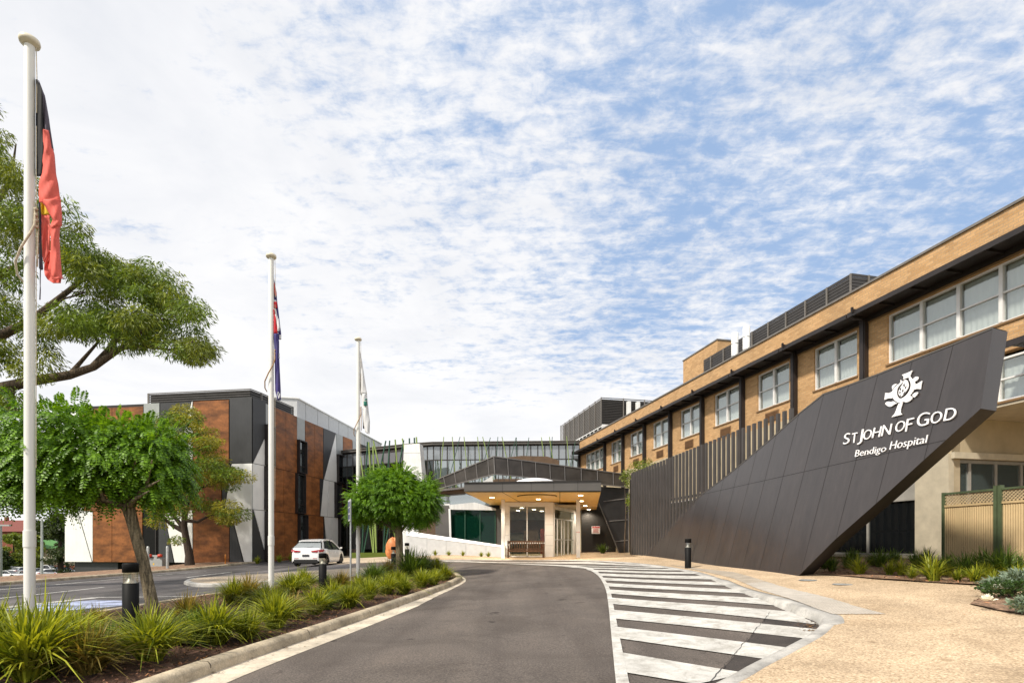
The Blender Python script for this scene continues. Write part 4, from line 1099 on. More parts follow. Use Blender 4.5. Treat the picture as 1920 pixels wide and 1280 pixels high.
def slab(W, poly, mt, off=.0, th=.05, name='cladding_panel', parent=LB, gap=.02, **kw):
    """poly in (t,z)"""
    cx_ = sum(p[0] for p in poly)/len(poly); cz_ = sum(p[1] for p in poly)/len(poly)
    q = []
    for t_, z in poly:
        dx = cx_-t_; dz = cz_-z; q.append((t_+math.copysign(min(gap, abs(dx)), dx) if abs(dx) > 1e-6 else t_, z+math.copysign(min(gap, abs(dz)), dz) if abs(dz) > 1e-6 else z))
    A = [W.P(t_, z, off) for t_, z in q]
    if (A[1]-A[0]).cross(A[2]-A[1]).dot(Vector((W.n.x, W.n.y, 0))) > 0: A = A[::-1]
    mb = MB(); mb.extr(A, Vector((W.n.x, W.n.y, 0))*th, mt); return mb.build(name, parent, world=True, **kw)
def ribbed(W, poly, mt, **kw):     # ribbed cladding : panel with fine vertical ribs
    return slab(W, poly, mt, **kw)
for nm, base in (('white_rib', M['white_rib']), ('dark_rib', M['dark_rib'])):
    n = NT(base.node_tree); b = base.node_tree.nodes['Principled BSDF']
    wv = n.add('ShaderNodeTexWave', wave_type='BANDS', bands_direction='X'); 
    g_ = n.add('ShaderNodeTexCoord'); s_ = n.add('ShaderNodeSeparateXYZ', ins={0: g_.outputs['Object']}).outputs
    v_ = n.add('ShaderNodeCombineXYZ', ins={0: n.math('ADD', s_[0], s_[1]), 1: 0.0, 2: 0.0}).outputs[0]
    n.put(wv, 'Vector', v_); n.put(wv, 'Scale', 3.2)
    bn = n.add('ShaderNodeBump', ins={'Height': wv.outputs['Fac'], 'Strength': .35, 'Distance': .02}); n.put(b, 'Normal', bn.outputs[0])
# core walls (dark joints show between panels)
mb = MB()
def wallq(W, t0, t1, z0, z1, off=-.02, mt='charcoal_wall'):
    a, b = W.P(t0, z0, off), W.P(t1, z0, off); c, d = W.P(t1, z1, off), W.P(t0, z1, off); mb.add([a, b, c, d], [(0, 1, 2, 3)], mt)
for W, L in ((Wf, Wf.L), (Wc, Wc.L), (Wr, Wr.L)): wallq(W, 0, L, Z0, Z3-.02)
pA = [Wf.P(Wf.L, Z3-.02, -.02), Wf.P(0, Z3-.02, -.02), Wr.P(0, Z3-.02, -.02), Wr.P(Wr.L, Z3-.02, -.02), Vector((-33, 62, Z3-.02))]
mb.add(pA, [list(range(5))], 'pale_roof')
pB = [Vector((p.x, p.y, Z0)) for p in pA]; mb.add(pB, [list(range(5))], 'charcoal_wall')
mb.add([pA[0], pA[4], pB[4], pB[0]], [(0, 1, 2, 3)], 'charcoal_wall')
mb.build('core_walls', LB, world=True)
# undercroft wall below the hanging front
mb = MB(); a = Wf.P(0.3, 0, -.6); b = Wf.P(Wf.L-.8, 0, -.6)
for t0, t1 in ((11.2, Wf.L-.6),): mb.extr([Wf.P(t0, -3.5, -.25), Wf.P(t1, -3.5, -.25), Wf.P(t1, Z0-.01, -.25), Wf.P(t0, Z0-.01, -.25)], Vector((-Wf.n.x*.3, -Wf.n.y*.3, 0)), 'dark_rib')
mb.extr([Wf.P(-.2, -3.5, -1.6), Wf.P(Wf.L-.8, -3.5, -1.6), Wf.P(Wf.L-.8, Z0-.01, -1.6), Wf.P(-.2, Z0-.01, -1.6)], Vector((-Wf.n.x*.3, -Wf.n.y*.3, 0)), 'charcoal_wall')
mb.extr([Wr.P(-1.6, -.6, -.3), Wr.P(Wr.L, -.6, -.3), Wr.P(Wr.L, Z0-.01, -.3), Wr.P(-1.6, Z0-.01, -.3)], Vector((-Wr.n.x*.3, -Wr.n.y*.3, 0)), 'charcoal_wall')
mb.build('undercroft_wall', LB, world=True)
tf = Wf.t
def rect(W, x0, x1, z0, z1): a, b = sorted((W.t(x0), W.t(x1))); return [(a, z0), (b, z0), (b, z1), (a, z1)]
def poly(W, pts): return [(W.t(x), z) for x, z in pts]
# front, bottom row
slab(Wf, poly(Wf, [(122.5, Z0), (173.5, Z0), (146.5, Z1), (122.5, Z1)]), 'white_rib')
slab(Wf, poly(Wf, [(175, Z0+.02), (175, Z1), (147.5, Z1)]), 'white_rib')
for x0, x1 in ((175, 211), (211, 268)): slab(Wf, rect(Wf, x0, x1, Z0, Z1), 'rust')
slab(Wf, poly(Wf, [(298, Z0), (327, Z0), (311, Z1-.6), (307, Z1), (298, Z1)]), 'dark_rib')
slab(Wf, poly(Wf, [(328, Z0), (362, Z0), (362, Z1), (308, Z1)]), 'white_rib')
slab(Wf, rect(Wf, 362.8, 430.8, Z0, Z1), 'rust')
slab(Wf, poly(Wf, [(431, Z0), (457.5, Z0), (432, Z1-.1), (431, Z1)]), 'dark_rib')
slab(Wf, poly(Wf, [(458.5, Z0), (473.3, Z0), (473.3, Z1), (433, Z1)]), 'white_rib')
# middle row
slab(Wf, rect(Wf, 122.5, 158, Z1, Z2), 'white_rib')
for x0, x1 in ((158, 196), (196, 268), (300, 362)): slab(Wf, rect(Wf, x0, x1, Z1, Z2), 'rust')
slab(Wf, rect(Wf, 268, 300, Z1, Z2), 'dark_rib')
slab(Wf, rect(Wf, 362.8, 416, Z1, Z2), 'rust')
slab(Wf, poly(Wf, [(417, Z1), (421, Z1), (434, Z2), (417, Z2)]), 'dark_rib')
slab(Wf, poly(Wf, [(422, Z1), (473.3, Z1), (473.3, Z2), (435, Z2)]), 'white_rib')
# top row
slab(Wf, rect(Wf, 122.5, 150, Z2, Z3-.2), 'white_rib')
for x0, x1 in ((150, 187), (187, 211), (211, 269.5)): slab(Wf, rect(Wf, x0, x1, Z2, Z3-.2), 'rust')
slab(Wf, rect(Wf, 270, 300, Z2, Z3), 'grey_clad')
slab(Wf, poly(Wf, [(301, Z2), (330, Z2), (360, Z3), (301, Z3)]), 'dark_rib')
slab(Wf, poly(Wf, [(331, Z2), (362, Z2), (362, Z3), (361, Z3)]), 'white_rib')
slab(Wf, rect(Wf, 363, 430, Z2, Z3), 'rust')
slab(Wf, rect(Wf, 431, 473.3, Z2, Z3+.15), 'dark_rib')
# chamfer
c = Wc.L
slab(Wc, [(0, Z0), (c, Z0), (c*.98, Z0+.3), (0.02, Z1)], 'dark_rib'); slab(Wc, [(.1, Z1), (c, Z0+.35), (c, Z1)], 'white_rib')
slab(Wc, [(0, Z1), (c, Z1), (c, Z2), (0, Z2)], 'white_rib')
slab(Wc, [(0, Z2), (.0, Z3+.15), (c, Z3+.15), (c, Z3-2.3)], 'dark_rib'); slab(Wc, [(.03, Z2), (c, Z2), (c, Z3-2.35)], 'white_rib')
# right face (pixel columns)
def xr(x): return Wr.t(x)
Zt = Z3
rows = [(Z0, Z1), (Z1, Z2), (Z2, Zt)]
def rr(x0, x1, r, mt, z0=None, z1=None, **kw): slab(Wr, [(xr(x0), z0 if z0 is not None else rows[r][0]), (xr(x1), z0 if z0 is not None else rows[r][0]), (xr(x1), z1 or rows[r][1]), (xr(x0), z1 or rows[r][1])], mt, **kw)
rr(497, 513, 2, 'grey_clad'); 
for a, b in ((514, 535), (535, 556)): rr(a, b, 2, 'rust')
rr(556, 571, 2, 'grey_clad', z0=10.0)
for a, b in ((571.5, 589), (589, 605)): rr(a, b, 2, 'rust')
slab(Wr, [(xr(605.5), Z2), (xr(605.5), Zt), (xr(629), Zt), (xr(606.5), Z2)], 'dark_rib')
slab(Wr, [(xr(607), Z2), (xr(631), Z2), (xr(631), Z2+.1), (xr(629), Zt-.1)], 'white_rib')
rr(629.5, 642, 2, 'grey_clad', z0=9.9); rr(642.5, 660, 2, 'rust'); rr(660.5, 669, 2, 'grey_clad', z0=9.9)
for a, b in ((504, 531), (531, 552.5)): rr(a, b, 1, 'rust')
for a, b in ((569.5, 584), (584, 598.5)): rr(a, b, 1, 'rust')
slab(Wr, [(xr(599), Z1), (xr(599.8), Z1), (xr(606), Z2), (xr(599), Z2)], 'dark_rib')
slab(Wr, [(xr(600), Z1), (xr(612), Z1), (xr(616), Z2), (xr(606.5), Z2)], 'white_rib'); slab(Wr, [(xr(612.5), Z1), (xr(626), Z1), (xr(626), Z2), (xr(616.5), Z2)], 'white_rib')
rr(637.5, 656, 1, 'rust'); rr(656, 672, 1, 'rust')
for a, b in ((504, 533), (533, 557)): rr(a, b, 0, 'rust')
for a, b in ((574, 590), (590, 605.5)): rr(a, b, 0, 'rust')
slab(Wr, [(xr(606), Z0), (xr(613), Z0), (xr(606.5), Z1)], 'dark_rib')
slab(Wr, [(xr(614), Z0), (xr(624), Z0), (xr(620), Z1), (xr(607), Z1)], 'white_rib'); slab(Wr, [(xr(624.5), Z0), (xr(633), Z0), (xr(633), Z1), (xr(620.5), Z1)], 'white_rib')
rr(645, 661, 0, 'rust'); rr(661, 680, 0, 'rust')
# windows : projecting black boxes with glass
def boxwin(W, t0, t1, z0, z1, dep=.28):
    mb = MB(); th = .07
    def bx(a, b, c_, d, o0, o1, mt):
        A = [W.P(a, c_, o0), W.P(b, c_, o0), W.P(b, d, o0), W.P(a, d, o0)]; mb.extr(A if (A[1]-A[0]).cross(A[2]-A[1]).dot(Vector((W.n.x, W.n.y, 0))) < 0 else A[::-1], Vector((W.n.x, W.n.y, 0))*(o1-o0), mt)
    bx(t0, t0+th, z0, z1, .0, dep, 'dark_steel'); bx(t1-th, t1, z0, z1, .0, dep, 'dark_steel'); bx(t0+th, t1-th, z0, z0+th, .0, dep, 'dark_steel'); bx(t0+th, t1-th, z1-th, z1, .0, dep, 'dark_steel')
    zm = z0+(z1-z0)*.22; bx(t0+th, t1-th, zm-.03, zm+.03, .02, .1, 'dark_steel'); tm = (t0+t1)/2; 
    o = mb.build('window', LB, world=True); mb2 = MB()
    a, b = W.P(t0+th, z0+th, .03), W.P(t1-th, z0+th, .03); c_, d = W.P(t1-th, z1-th, .03), W.P(t0+th, z1-th, .03); mb2.add([a, b, c_, d], [(0, 1, 2, 3)], 'glass_strip'); mb2.build('pane', o, world=True)
for x0, x1, z0, z1 in ((495.5, 511, 7.3, 10.3), (556.5, 571, 7.3, 10.0), (630.5, 642.5, 7.3, 9.9), (660.5, 670, 7.3, 9.9),
                       (494.5, 504, 4.0, 7.2), (552.7, 568.5, 4.0, 7.2), (626.3, 637, 4.0, 7.2),
                       (495, 503, .3, 3.9), (557.3, 573, .3, 3.9), (634, 644.5, .3, 3.9)):
    boxwin(Wr, xr(x0), xr(x1), z0, z1)
# entrance opening in the front, its shade painted as a flat black sheet
mb = MB(); A = [Wf.P(tf(269), Z0, .0), Wf.P(tf(297), Z0, .0), Wf.P(tf(297), Z1, .0), Wf.P(tf(269), Z1, .0)]; mb.add(A, [(0, 1, 2, 3)], 'black_metal')
mb.bar(Wf.P(tf(293), Z0, .03), Wf.P(tf(293), Z1, .03), .08, .08, 'dark_steel'); mb.build('door_recess', LB, world=True)
# louvred parapet screen on the roof
mb = MB(); 
q = [Wf.P(tf(268), 0, -.5), Wf.P(.5, 0, -.5), Wr.P(.2, 0, -.5), Wr.P(xr(560), 0, -.5)]
for j in range(5):
    z = Z3+.08+j*.165
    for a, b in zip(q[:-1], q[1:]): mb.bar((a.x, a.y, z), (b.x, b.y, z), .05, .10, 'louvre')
for a, b in zip(q[:-1], q[1:]): mb.bar((a.x, a.y, Z3+.86), (b.x, b.y, Z3+.86), .09, .05, 'louvre_pale_lit')
for p in (q[0], q[2], q[3]): mb.bar((p.x, p.y, Z3-.1), (p.x, p.y, Z3+.88), .1, .1, 'louvre_pale_lit')
qi = [Vector(p) for p in (Wf.P(tf(270), 0, -.62), Wf.P(.7, 0, -.62), Wr.P(.3, 0, -.62), Wr.P(xr(560), 0, -.62))]
for a, b in zip(qi[:-1], qi[1:]): mb.add([(a.x, a.y, Z3-.1), (b.x, b.y, Z3-.1), (b.x, b.y, Z3+.78), (a.x, a.y, Z3+.78)], [(0, 1, 2, 3)], 'charcoal_wall')
mb.build('roof_louvre', LB, world=True)
# pale upper storey set back
mb = MB(); zt = 13.72
p0, p1 = Vector((-18.1, 46, 0)), Vector((-16.0, 67, 0)); p2 = Vector((-27, 68, 0)); p3 = Vector((-21.7, 45.2, 0)); 
pl = [p3, p0, p1, p2]
mb.extr([(p.x, p.y, Z3-.3) for p in pl][::-1], (0, 0, zt-Z3+.3), 'pale_roof')
o = mb.build('upper_storey', LB, world=True)
mb = MB()
for i in range(9): 
    y = 47.5+i*2.3; x = -18.1+.1*(y-46); mb.bar((x+.012, y, Z3), (x+.012, y, zt-.02), .012, .02, 'grey_clad')
mb.bar((p0.x+.05, p0.y, zt+.03), (p1.x+.05, p1.y, zt+.03), .12, .08, 'white_metal'); mb.bar((p3.x, p3.y-.05, zt+.03), (p0.x, p0.y-.05, zt+.03), .12, .08, 'white_metal'); mb.build('upper_trim', LB, world=True)
# row of little vents on that roof
RV = MB()
for i in range(12):
    y = 50+i*.42; x = -18.3+.1*(y-46); RV.lathe([(.10, 13.66), (.10, 13.95), (.2, 14.0), (.16, 14.12), (.02, 14.16)], 'grey_clad', 8, (x-.5, y, 0))
RV.build('roof_vents', LB, world=True)

# ================================================================== curved glass building in the middle
GB = thing('glass_building', 'long low glazed building with grey roof edge behind the entrance', 'building', (-6.9, 48, .5))
gpts = [(-16.4, 52.5), (-8.6, 48.6), (-6.9, 48.0), (5.9, 47.4)]
ztop, zmid = 10.35, 8.85
mb = MB(); fr = MB(); up = []; lo = []
for i, (a, b) in enumerate(zip(gpts[:-1], gpts[1:])):
    W = VW(a, b) ; L = W.L; n = max(2, int(round(L/.62))) if i != 1 else 3
    if i == 0: n = 12
    for j in range(n):
        t0, t1 = L*j/n+.03, L*(j+1)/n-.03
        for z0, z1, mt in ((zmid+.05, ztop-.3, 'glass_grey'), (6.0, zmid-.05, 'glass_dark' if i < 2 else 'glass_sky'), (1.0, 5.95, 'glass_dark')):
            A = [W.P(t0, z0), W.P(t1, z0), W.P(t1, z1), W.P(t0, z1)]; p_ = MB(); p_.add(A, [(0, 1, 2, 3)], mt)
            if z0 > 1.5: up.append(p_.build('glass_pane', GB, world=True))
            else: lo.append((A, mt))
        fr.bar(W.P(L*j/n, 1.0), W.P(L*j/n, ztop-.28), .07, .09, 'louvre')
    for z in (6.0, zmid, ztop-.28): fr.bar(W.P(0, z, .01), W.P(L, z, .01), .08, .07, 'louvre')
    fr.bar(W.P(-.05, ztop-.1, .12), W.P(L+.05, ztop-.1, .12), .36, .20, 'fascia_grey'); fr.bar(W.P(-.05, ztop+.03, .15), W.P(L+.05, ztop+.03, .15), .45, .05, 'louvre_pale_lit')
p_ = MB()
for A, mt in lo: p_.add(A, [(0, 1, 2, 3)], mt)
p_.build('lower_glazing', GB, world=True); fr.build('mullions', GB, world=True)
p_ = MB()
for a, b in zip(gpts[:-1], gpts[1:]):
    W = VW(a, b)
    for zf_ in (5.7, 9.6): p_.extr([W.P(-.2, zf_, -.3), W.P(W.L+.2, zf_, -.3), W.P(W.L+.2, zf_, -6), W.P(-.2, zf_, -6)], (0, 0, .25), 'interior_dark')
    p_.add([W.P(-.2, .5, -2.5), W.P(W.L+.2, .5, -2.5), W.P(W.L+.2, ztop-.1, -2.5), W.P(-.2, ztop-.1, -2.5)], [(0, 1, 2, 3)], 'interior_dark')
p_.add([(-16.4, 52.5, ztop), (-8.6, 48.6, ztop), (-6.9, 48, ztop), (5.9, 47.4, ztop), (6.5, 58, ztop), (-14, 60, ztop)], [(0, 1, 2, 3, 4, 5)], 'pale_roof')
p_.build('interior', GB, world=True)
# white tapered pylon
PY = MB(); D0_ = 41.0
a = pw(757.8, 832.8, D0_); b = pw(786.5, 831, D0_); c = pw(797, 960, D0_-.9); d = pw(752, 960, D0_-.9)
# carry the taper to the ground
def ext(top, low, z): k = (top[2]-z)/(top[2]-low[2]); return tuple(top[i]+(low[i]-top[i])*k for i in range(3))
e0 = ext(a, d, .6); e1 = ext(b, c, .6)
bk = lambda p, q: (p[0]+.1, p[1]+q, p[2])
PY.hull8([e0, e1, bk(e1, 2.2), bk(e0, 2.2)], [a, b, bk(b, 1.0), bk(a, 1.0)], 'white_panel')
for z in (3.2, 5.0, 6.8, 8.3):
    k0 = ext(a, d, z); k1 = ext(b, c, z); PY.bar((k0[0], k0[1]-.004, z), (k1[0], k1[1]-.004, z), .01, .02, 'grey_clad')
PY.build('white_pylon', label='tall white tapered pylon standing before the glass building', cat='pylon')
# ---- leaning coloured poles
sticks = [(563, 500, 577, 600, 'l', 0), (605, 410, 597, 590, 'g', 0), (612, 412, 626, 600, 'l', 0), (640, 403, 677, 562, 'l', 0), (715, 403, 686, 552, 'g', 0), (738, 402, 730, 558, 'g', 0), (771, 396, 786, 582, 'l', 0), (814, 390, 824, 440, 'l', 0), (822, 400, 795, 560, 'g', 0), (856, 388, 857, 425, 'g', 0), (886, 385, 887, 420, 'g', 0), (898, 381, 901, 425, 'l', 0)]
def stick(px0, py0, px1, py1, D, mt, lab, grp, r):
    a = Vector(pw(px0, py0, D)); b = Vector(pw(px1, py1, D)); k = (a.z-.55)/(a.z-b.z); 
    k = min(k, 1e3); c_ = a+(b-a)*k; lim = 2.6
    if abs(c_.x-a.x) > lim: c_.x = a.x+math.copysign(lim, c_.x-a.x)
    o = MB().tube([(c_.x, c_.y-.2, .5), tuple(a)], r, mt, 8).build('leaning_pole', label=lab, cat='pole', group=grp); return o
nl = ng = 0; onum = ['leftmost', 'second from left', 'third from left', 'fourth from left', 'fifth from left', 'sixth from left', 'seventh from left', 'eighth from left', 'ninth from left', 'tenth from left', 'eleventh from left', 'twelfth from left']
for x0, y0, x1, y1, kcol, _ in sticks:
    D_ = 44.5
    if kcol == 'l': lab = '%s lime green pole above the far mop top tree' % onum[nl]; nl += 1
    else: lab = '%s dark green pole above the far mop top tree' % onum[ng]; ng += 1
    stick(500+x0/3.2, 700+y0/3.2, 500+x1/3.2, 700+y1/3.2, D_ if x0 < 800 else 43.5, 'pole_lime' if kcol == 'l' else 'pole_green', lab, 'leaning poles by the white pylon', .06)
for x0, y0, x1, y1 in ((626, 935, 647, 1068), (650, 930, 661, 1062)):
    a = pw(500+x0/3.2, 700+y0/3.2-60, 43); 
    stick(500+(x0-12)/3.2, 836, 500+x1/3.2, 700+y1/3.2, 43, 'pole_lime', 'lime green pole whose foot shows under the far mop top tree, %s of the pair' % ('left' if x0 < 640 else 'right'), 'leaning poles by the white pylon', .06)
right = [(222, 165, 197, 470, 'l'), (290, 165, 312, 440, 'l'), (352, 165, 265, 450, 'g'), (384, 165, 407, 395, 'l'), (492, 165, 512, 360, 'l'), (533, 165, 575, 330, 'l'), (595, 170, 560, 300, 'g'), (655, 165, 645, 320, 'g'), (688, 165, 722, 325, 'l'), (800, 170, 765, 310, 'g'), (803, 170, 805, 305, 'g'), (903, 170, 885, 310, 'g'), (1003, 168, 1022, 330, 'l'), (1067, 165, 1093, 335, 'l'), (1090, 165, 1080, 330, 'g'), (1205, 160, 1225, 395, 'l'), (1275, 200, 1245, 390, 'g')]
nl = ng = 0
for x0, y0, x1, y1, kcol in right:
    if kcol == 'l': lab = '%s lime green pole before the long glass front' % onum[nl]; nl += 1
    else: lab = '%s dark green pole before the long glass front' % onum[ng]; ng += 1
    stick(780+x0/4.2667, 780+y0/4.2667, 780+x1/4.2667, 780+y1/4.2667, 46.2, 'pole_lime' if kcol == 'l' else 'pole_green', lab, 'leaning poles before the glass front', .032 if kcol == 'l' else .028)
mb = MB(); mb.box(-12.5, -9.0, 42.2, 42.5, .3, .82, 'leaf_bright'); o = mb.build('planter_edge', label='low green planter edge at the foot of the leaning poles', cat='planter', bevel=.03)
# ================================================================== entrance pavilion
EP = thing('entrance_pavilion', 'dark mesh clad entrance hall with raised grey roof band', 'building', (1, 33, .7))
def c6(x, y, D): return pw(780+x/4.2667, 780+y/4.2667, D)
# folded roof band of perforated panels
bt = [(130, 522, 35.0), (622, 322, 33.7), (1690, 466, 36.4)]; bb = [(150, 588, 35.0), (630, 462, 33.7), (1665, 562, 36.4)]
mb = MB()
def band(aT, bT, aB, bB, n, name='roof_band', mt='mesh_panel', fracs=None):
    aT, bT, aB, bB = map(Vector, (aT, bT, aB, bB)); nn = (bT-aT).cross(Vector((0, 0, 1))).normalized()
    if nn.y > 0: nn = -nn
    fs = fracs or [i/n for i in range(n+1)]
    for f0, f1 in zip(fs[:-1], fs[1:]):
        e = .006; q = [aB.lerp(bB, f0+e), aB.lerp(bB, f1-e), aT.lerp(bT, f1-e), aT.lerp(bT, f0+e)]
        m_ = MB(); m_.extr([p+nn*.02 for p in q], -nn*.05, mt); m_.build('mesh_panel', EP, world=True)
    m_ = MB(); m_.bar(aT, bT, .12, .06, 'mesh_frame'); m_.bar(aB, bB, .12, .06, 'mesh_frame')
    for f in fs: m_.bar(aB.lerp(bB, f)+nn*.03, aT.lerp(bT, f)+nn*.03, .05, .05, 'mesh_frame', up=(0, 1, 0))
    m_.add([aB-nn*.10, bB-nn*.10, bT-nn*.10, aT-nn*.10], [(0, 1, 2, 3)], 'louvre'); m_.build('band_frame', EP, world=True)
band(c6(*bt[0]), c6(*bt[1]), c6(150, 588, 35), c6(*bb[1]), 6, fracs=[0, .19, .37, .54, .72, .91, 1])
band(c6(*bt[1]), c6(1690, 466, 36.4), c6(*bb[1]), c6(1690, 566, 36.4), 8, fracs=[0, .095, .195, .295, .40, .51, .635, .76, .885, 1])
# side return of the band and wall below it at the right : dark wedge
def c6q(lst, D): return [c6(x, y, D) for x, y in lst]
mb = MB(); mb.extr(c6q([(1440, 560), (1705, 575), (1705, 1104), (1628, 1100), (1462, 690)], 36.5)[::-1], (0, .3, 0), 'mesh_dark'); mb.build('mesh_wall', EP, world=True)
mb = MB()
for a, b in (((1500, 680), (1700, 655)), ((1545, 838), (1702, 825)), ((1595, 1000), (1702, 990)), ((1462, 690), (1628, 1098)), ((1700, 575), (1700, 1104))):
    A_, B_ = c6(*a, 36.46), c6(*b, 36.46); mb.bar(A_, B_, .03, .05, 'mesh_frame')
mb.build('mesh_wall_joints', EP, world=True)
# dark recess right of the doors
mb = MB(); q = [c6(1325, 640, 39.5), c6(1700, 640, 39.5), c6(1700, 1112, 39.5), c6(1325, 1112, 39.5)]; mb.extr([Vector(p) for p in q], (0, .3, 0), 'charcoal_wall'); mb.build('recess_wall', EP, world=True)
mb = MB(); a = pw(1183.5, 905, 32); b = pw(1183.5, 1042, 32); mb.box(a[0]-.17, a[0]-.01, 31.3, 31.6, .6, 5.2, 'dark_steel'); mb.build('end_pier', EP, world=True)
# clerestory and roof things beneath the band
mb = MB(); mb.extr([Vector(c6(x, y, 38)) for x, y in ((640, 500), (1165, 500), (1165, 560), (500, 560))], (0, .2, 0), 'wall_brown'); 
mb.extr([Vector(c6(x, y, 37.5)) for x, y in ((500, 545), (612, 475), (618, 545))], (0, .1, 0), 'white_panel')
for i in range(8): A_ = c6(660+i*45, 480+i*4, 37.6); B_ = c6(660+i*45, 520, 37.6); mb.bar(A_, B_, .05, .05, 'louvre')
mb.build('clerestory', EP, world=True)
mb = MB(); q = c6q([(735, 328), (845, 316), (1050, 321), (1140, 352), (1146, 390), (735, 390)], 44); mb.extr([Vector(p) for p in q][::-1], (0, 2, 0), 'wall_brown'); 
o = mb.build('rooftop_block', label='low dark brown roof block between the band and glass front', cat='roof block'); 
mb = MB(); cc = c6(952, 532, 29.5); mb.lathe([(1.12, -.05), (1.12, 0), (.98, .09), (.7, .17), (.35, .22), (.02, .24)], 'letter_white', 32, cc); mb.build('skylight_dome', label='white domed skylight on top of the entrance canopy', cat='skylight')
# main wing roofline, walls and glass left of the canopy
mb = MB(); DL = 34.5
mb.extr([Vector(c6(x, y, DL)) for x, y in ((120, 585), (395, 565), (395, 620), (120, 625))][::-1], (0, 1.0, 0), 'wall_brown')
mb.bar(c6(140, 600, DL-.1), c6(392, 574, DL-.1), .5, .10, 'mesh_frame'); mb.build('eave', EP, world=True)
mb = MB(); mb.extr([Vector(c6(x, y, DL+.25)) for x, y in ((100, 618), (660, 600), (700, 1095), (100, 1095))][::-1], (0, .3, 0), 'charcoal_wall'); mb.build('rear_wall', EP, world=True)
f = MB(); f.bar(c6(160, 708, DL), c6(270, 706, DL), .06, .10, 'white_metal'); f.bar(c6(160, 640, DL), c6(395, 622, DL), .06, .06, 'mesh_frame'); o = f.build('high_window', EP, world=True)
f = MB(); f.add([Vector(c6(x, y, DL+.05)) for x, y in ((110, 640), (395, 618), (645, 712), (110, 712))], [(3, 2, 1, 0)], 'glass_sky'); f.build('pane', o, world=True)
mb = MB(); mb.extr([Vector(c6(x, y, DL-.35)) for x, y in ((262, 708), (470, 688), (640, 738), (640, 752), (272, 745))][::-1], (0, .5, 0), 'white_panel')
mb.bar(c6(268, 740, DL-.3), c6(276, 990, DL-.3), .12, .12, 'white_metal'); mb.build('white_beam', EP, world=True)
mb = MB(); mb.extr([Vector(c6(x, y, DL-.1)) for x, y in ((155, 716), (266, 712), (272, 1000), (155, 990))][::-1], (0, .3, 0), 'fascia_grey'); mb.build('grey_wall', EP, world=True); mb = MB(); mb.extr([Vector(c6(x, y, DL-.1)) for x, y in ((636, 742), (710, 742), (710, 1040), (636, 1040))][::-1], (0, .3, 0), 'fascia_grey'); mb.build('grey_wall', EP, world=True); mb = MB()
mb.extr([Vector(c6(x, y, DL-.05)) for x, y in ((20, 800), (155, 800), (155, 1010), (20, 1010))][::-1], (0, .3, 0), 'wall_brown'); mb.build('brown_wall', EP, world=True)
f = MB(); 
for x in (282, 392, 512, 634): f.bar(c6(x, 742, DL-.15), c6(x, 1025, DL-.15), .05, .06, 'pole_green')
f.bar(c6(282, 1022, DL-.15), c6(634, 1022, DL-.15), .05, .06, 'pole_green'); o = f.build('teal_window', EP, world=True)
for x0, x1 in ((284, 390), (394, 510), (514, 632)):
    f = MB(); f.add([Vector(c6(x, y, DL-.12)) for x, y in ((x0, 744), (x1, 744), (x1, 1022), (x0, 1022))], [(3, 2, 1, 0)], 'glass_teal'); f.build('pane', o, world=True)
# white ramp wall
mat('ramp_grey', (.50, .51, .52), .6, var=.05)
RW = MB(); 
a0 = pw(762, 1003, 33.2); a1 = pw(946, 1026, 31.2); g0 = pw(757, 1044, 33.2); g1 = pw(946, 1046, 31.2)
dep = Vector((.05, .75, 0))
A = [Vector((a0[0], a0[1], g0[2]-.1)), Vector((a1[0], a1[1], g1[2]-.1)), Vector(a1), Vector(a0)]
RW.extr(A, dep, 'ramp_grey'); RW.hull8([A[3]+Vector((0, -.03, 0)), A[2]+Vector((0, -.03, 0)), A[2]+dep, A[3]+dep], [A[3]+Vector((0, .10, .26)), A[2]+Vector((0, .10, .10)), A[2]+dep+Vector((0, 0, .10)), A[3]+dep+Vector((0, 0, .26))], 'letter_white')  # top band whiter than the face, the light on it put into colour
for f_ in (.22, .42, .62, .82): p = A[0].lerp(A[1], f_); q_ = A[3].lerp(A[2], f_); RW.bar(p+Vector((0, -.006, 0)), q_+Vector((0, -.006, 0)), .012, .01, 'grey_clad', up=(0, 1, 0))
RW.build('ramp_wall', label='low white wall sloping down toward the canopy columns', cat='wall')
# ---- canopy
CN = thing('entrance_canopy', 'broad grey edged entrance canopy with golden soffit and white columns', 'canopy', (1, 28, .7))
zb, zt_ = 3.94, 4.42
fl_, fr_, br_, bl_ = Vector((-2.28, 26.0, 0)), Vector((4.24, 26.0, 0)), Vector((6.1, 39.4, 0)), Vector((-.9, 39.4, 0))
ptp = [fl_, fr_, br_, bl_]
# fascia rises slightly to the right
zl, zr = 4.40, 4.50
mb = MB()
bot_ = [(p.x, p.y, zb+.06+(0 if i in (0, 3) else .02)) for i, p in enumerate(ptp)]; top_ = [(p.x, p.y, zl if i in (0, 3) else zr) for i, p in enumerate(ptp)]
mb.hull8(bot_, top_, 'fascia_grey'); mb.build('fascia', CN, world=True)
mb = MB()
for f_ in (.28, .49, .655, .83): p = fl_.lerp(fr_, f_); mb.bar((p.x, p.y-.003, zb+.03), (p.x, p.y-.003, zl+.09*f_-.03), .012, .006, 'seam', up=(0, 1, 0))
mb.bar((fl_.x-.02, fl_.y-.02, zl+.01), (fr_.x+.02, fr_.y-.02, zr+.01), .08, .03, 'louvre'); mb.build('fascia_joints', CN, world=True)
mb = MB(); e = .04
q = [(fl_.x+.02, fl_.y+.02, zb+.02), (fr_.x-.02, fr_.y+.02, zb+.02), (br_.x-.02, br_.y, zb+.02), (bl_.x+.02, bl_.y, zb+.02)]
mb.add(q, [(3, 2, 1, 0)], 'timber_soffit'); mb.build('soffit', CN, world=True)
mb = MB()
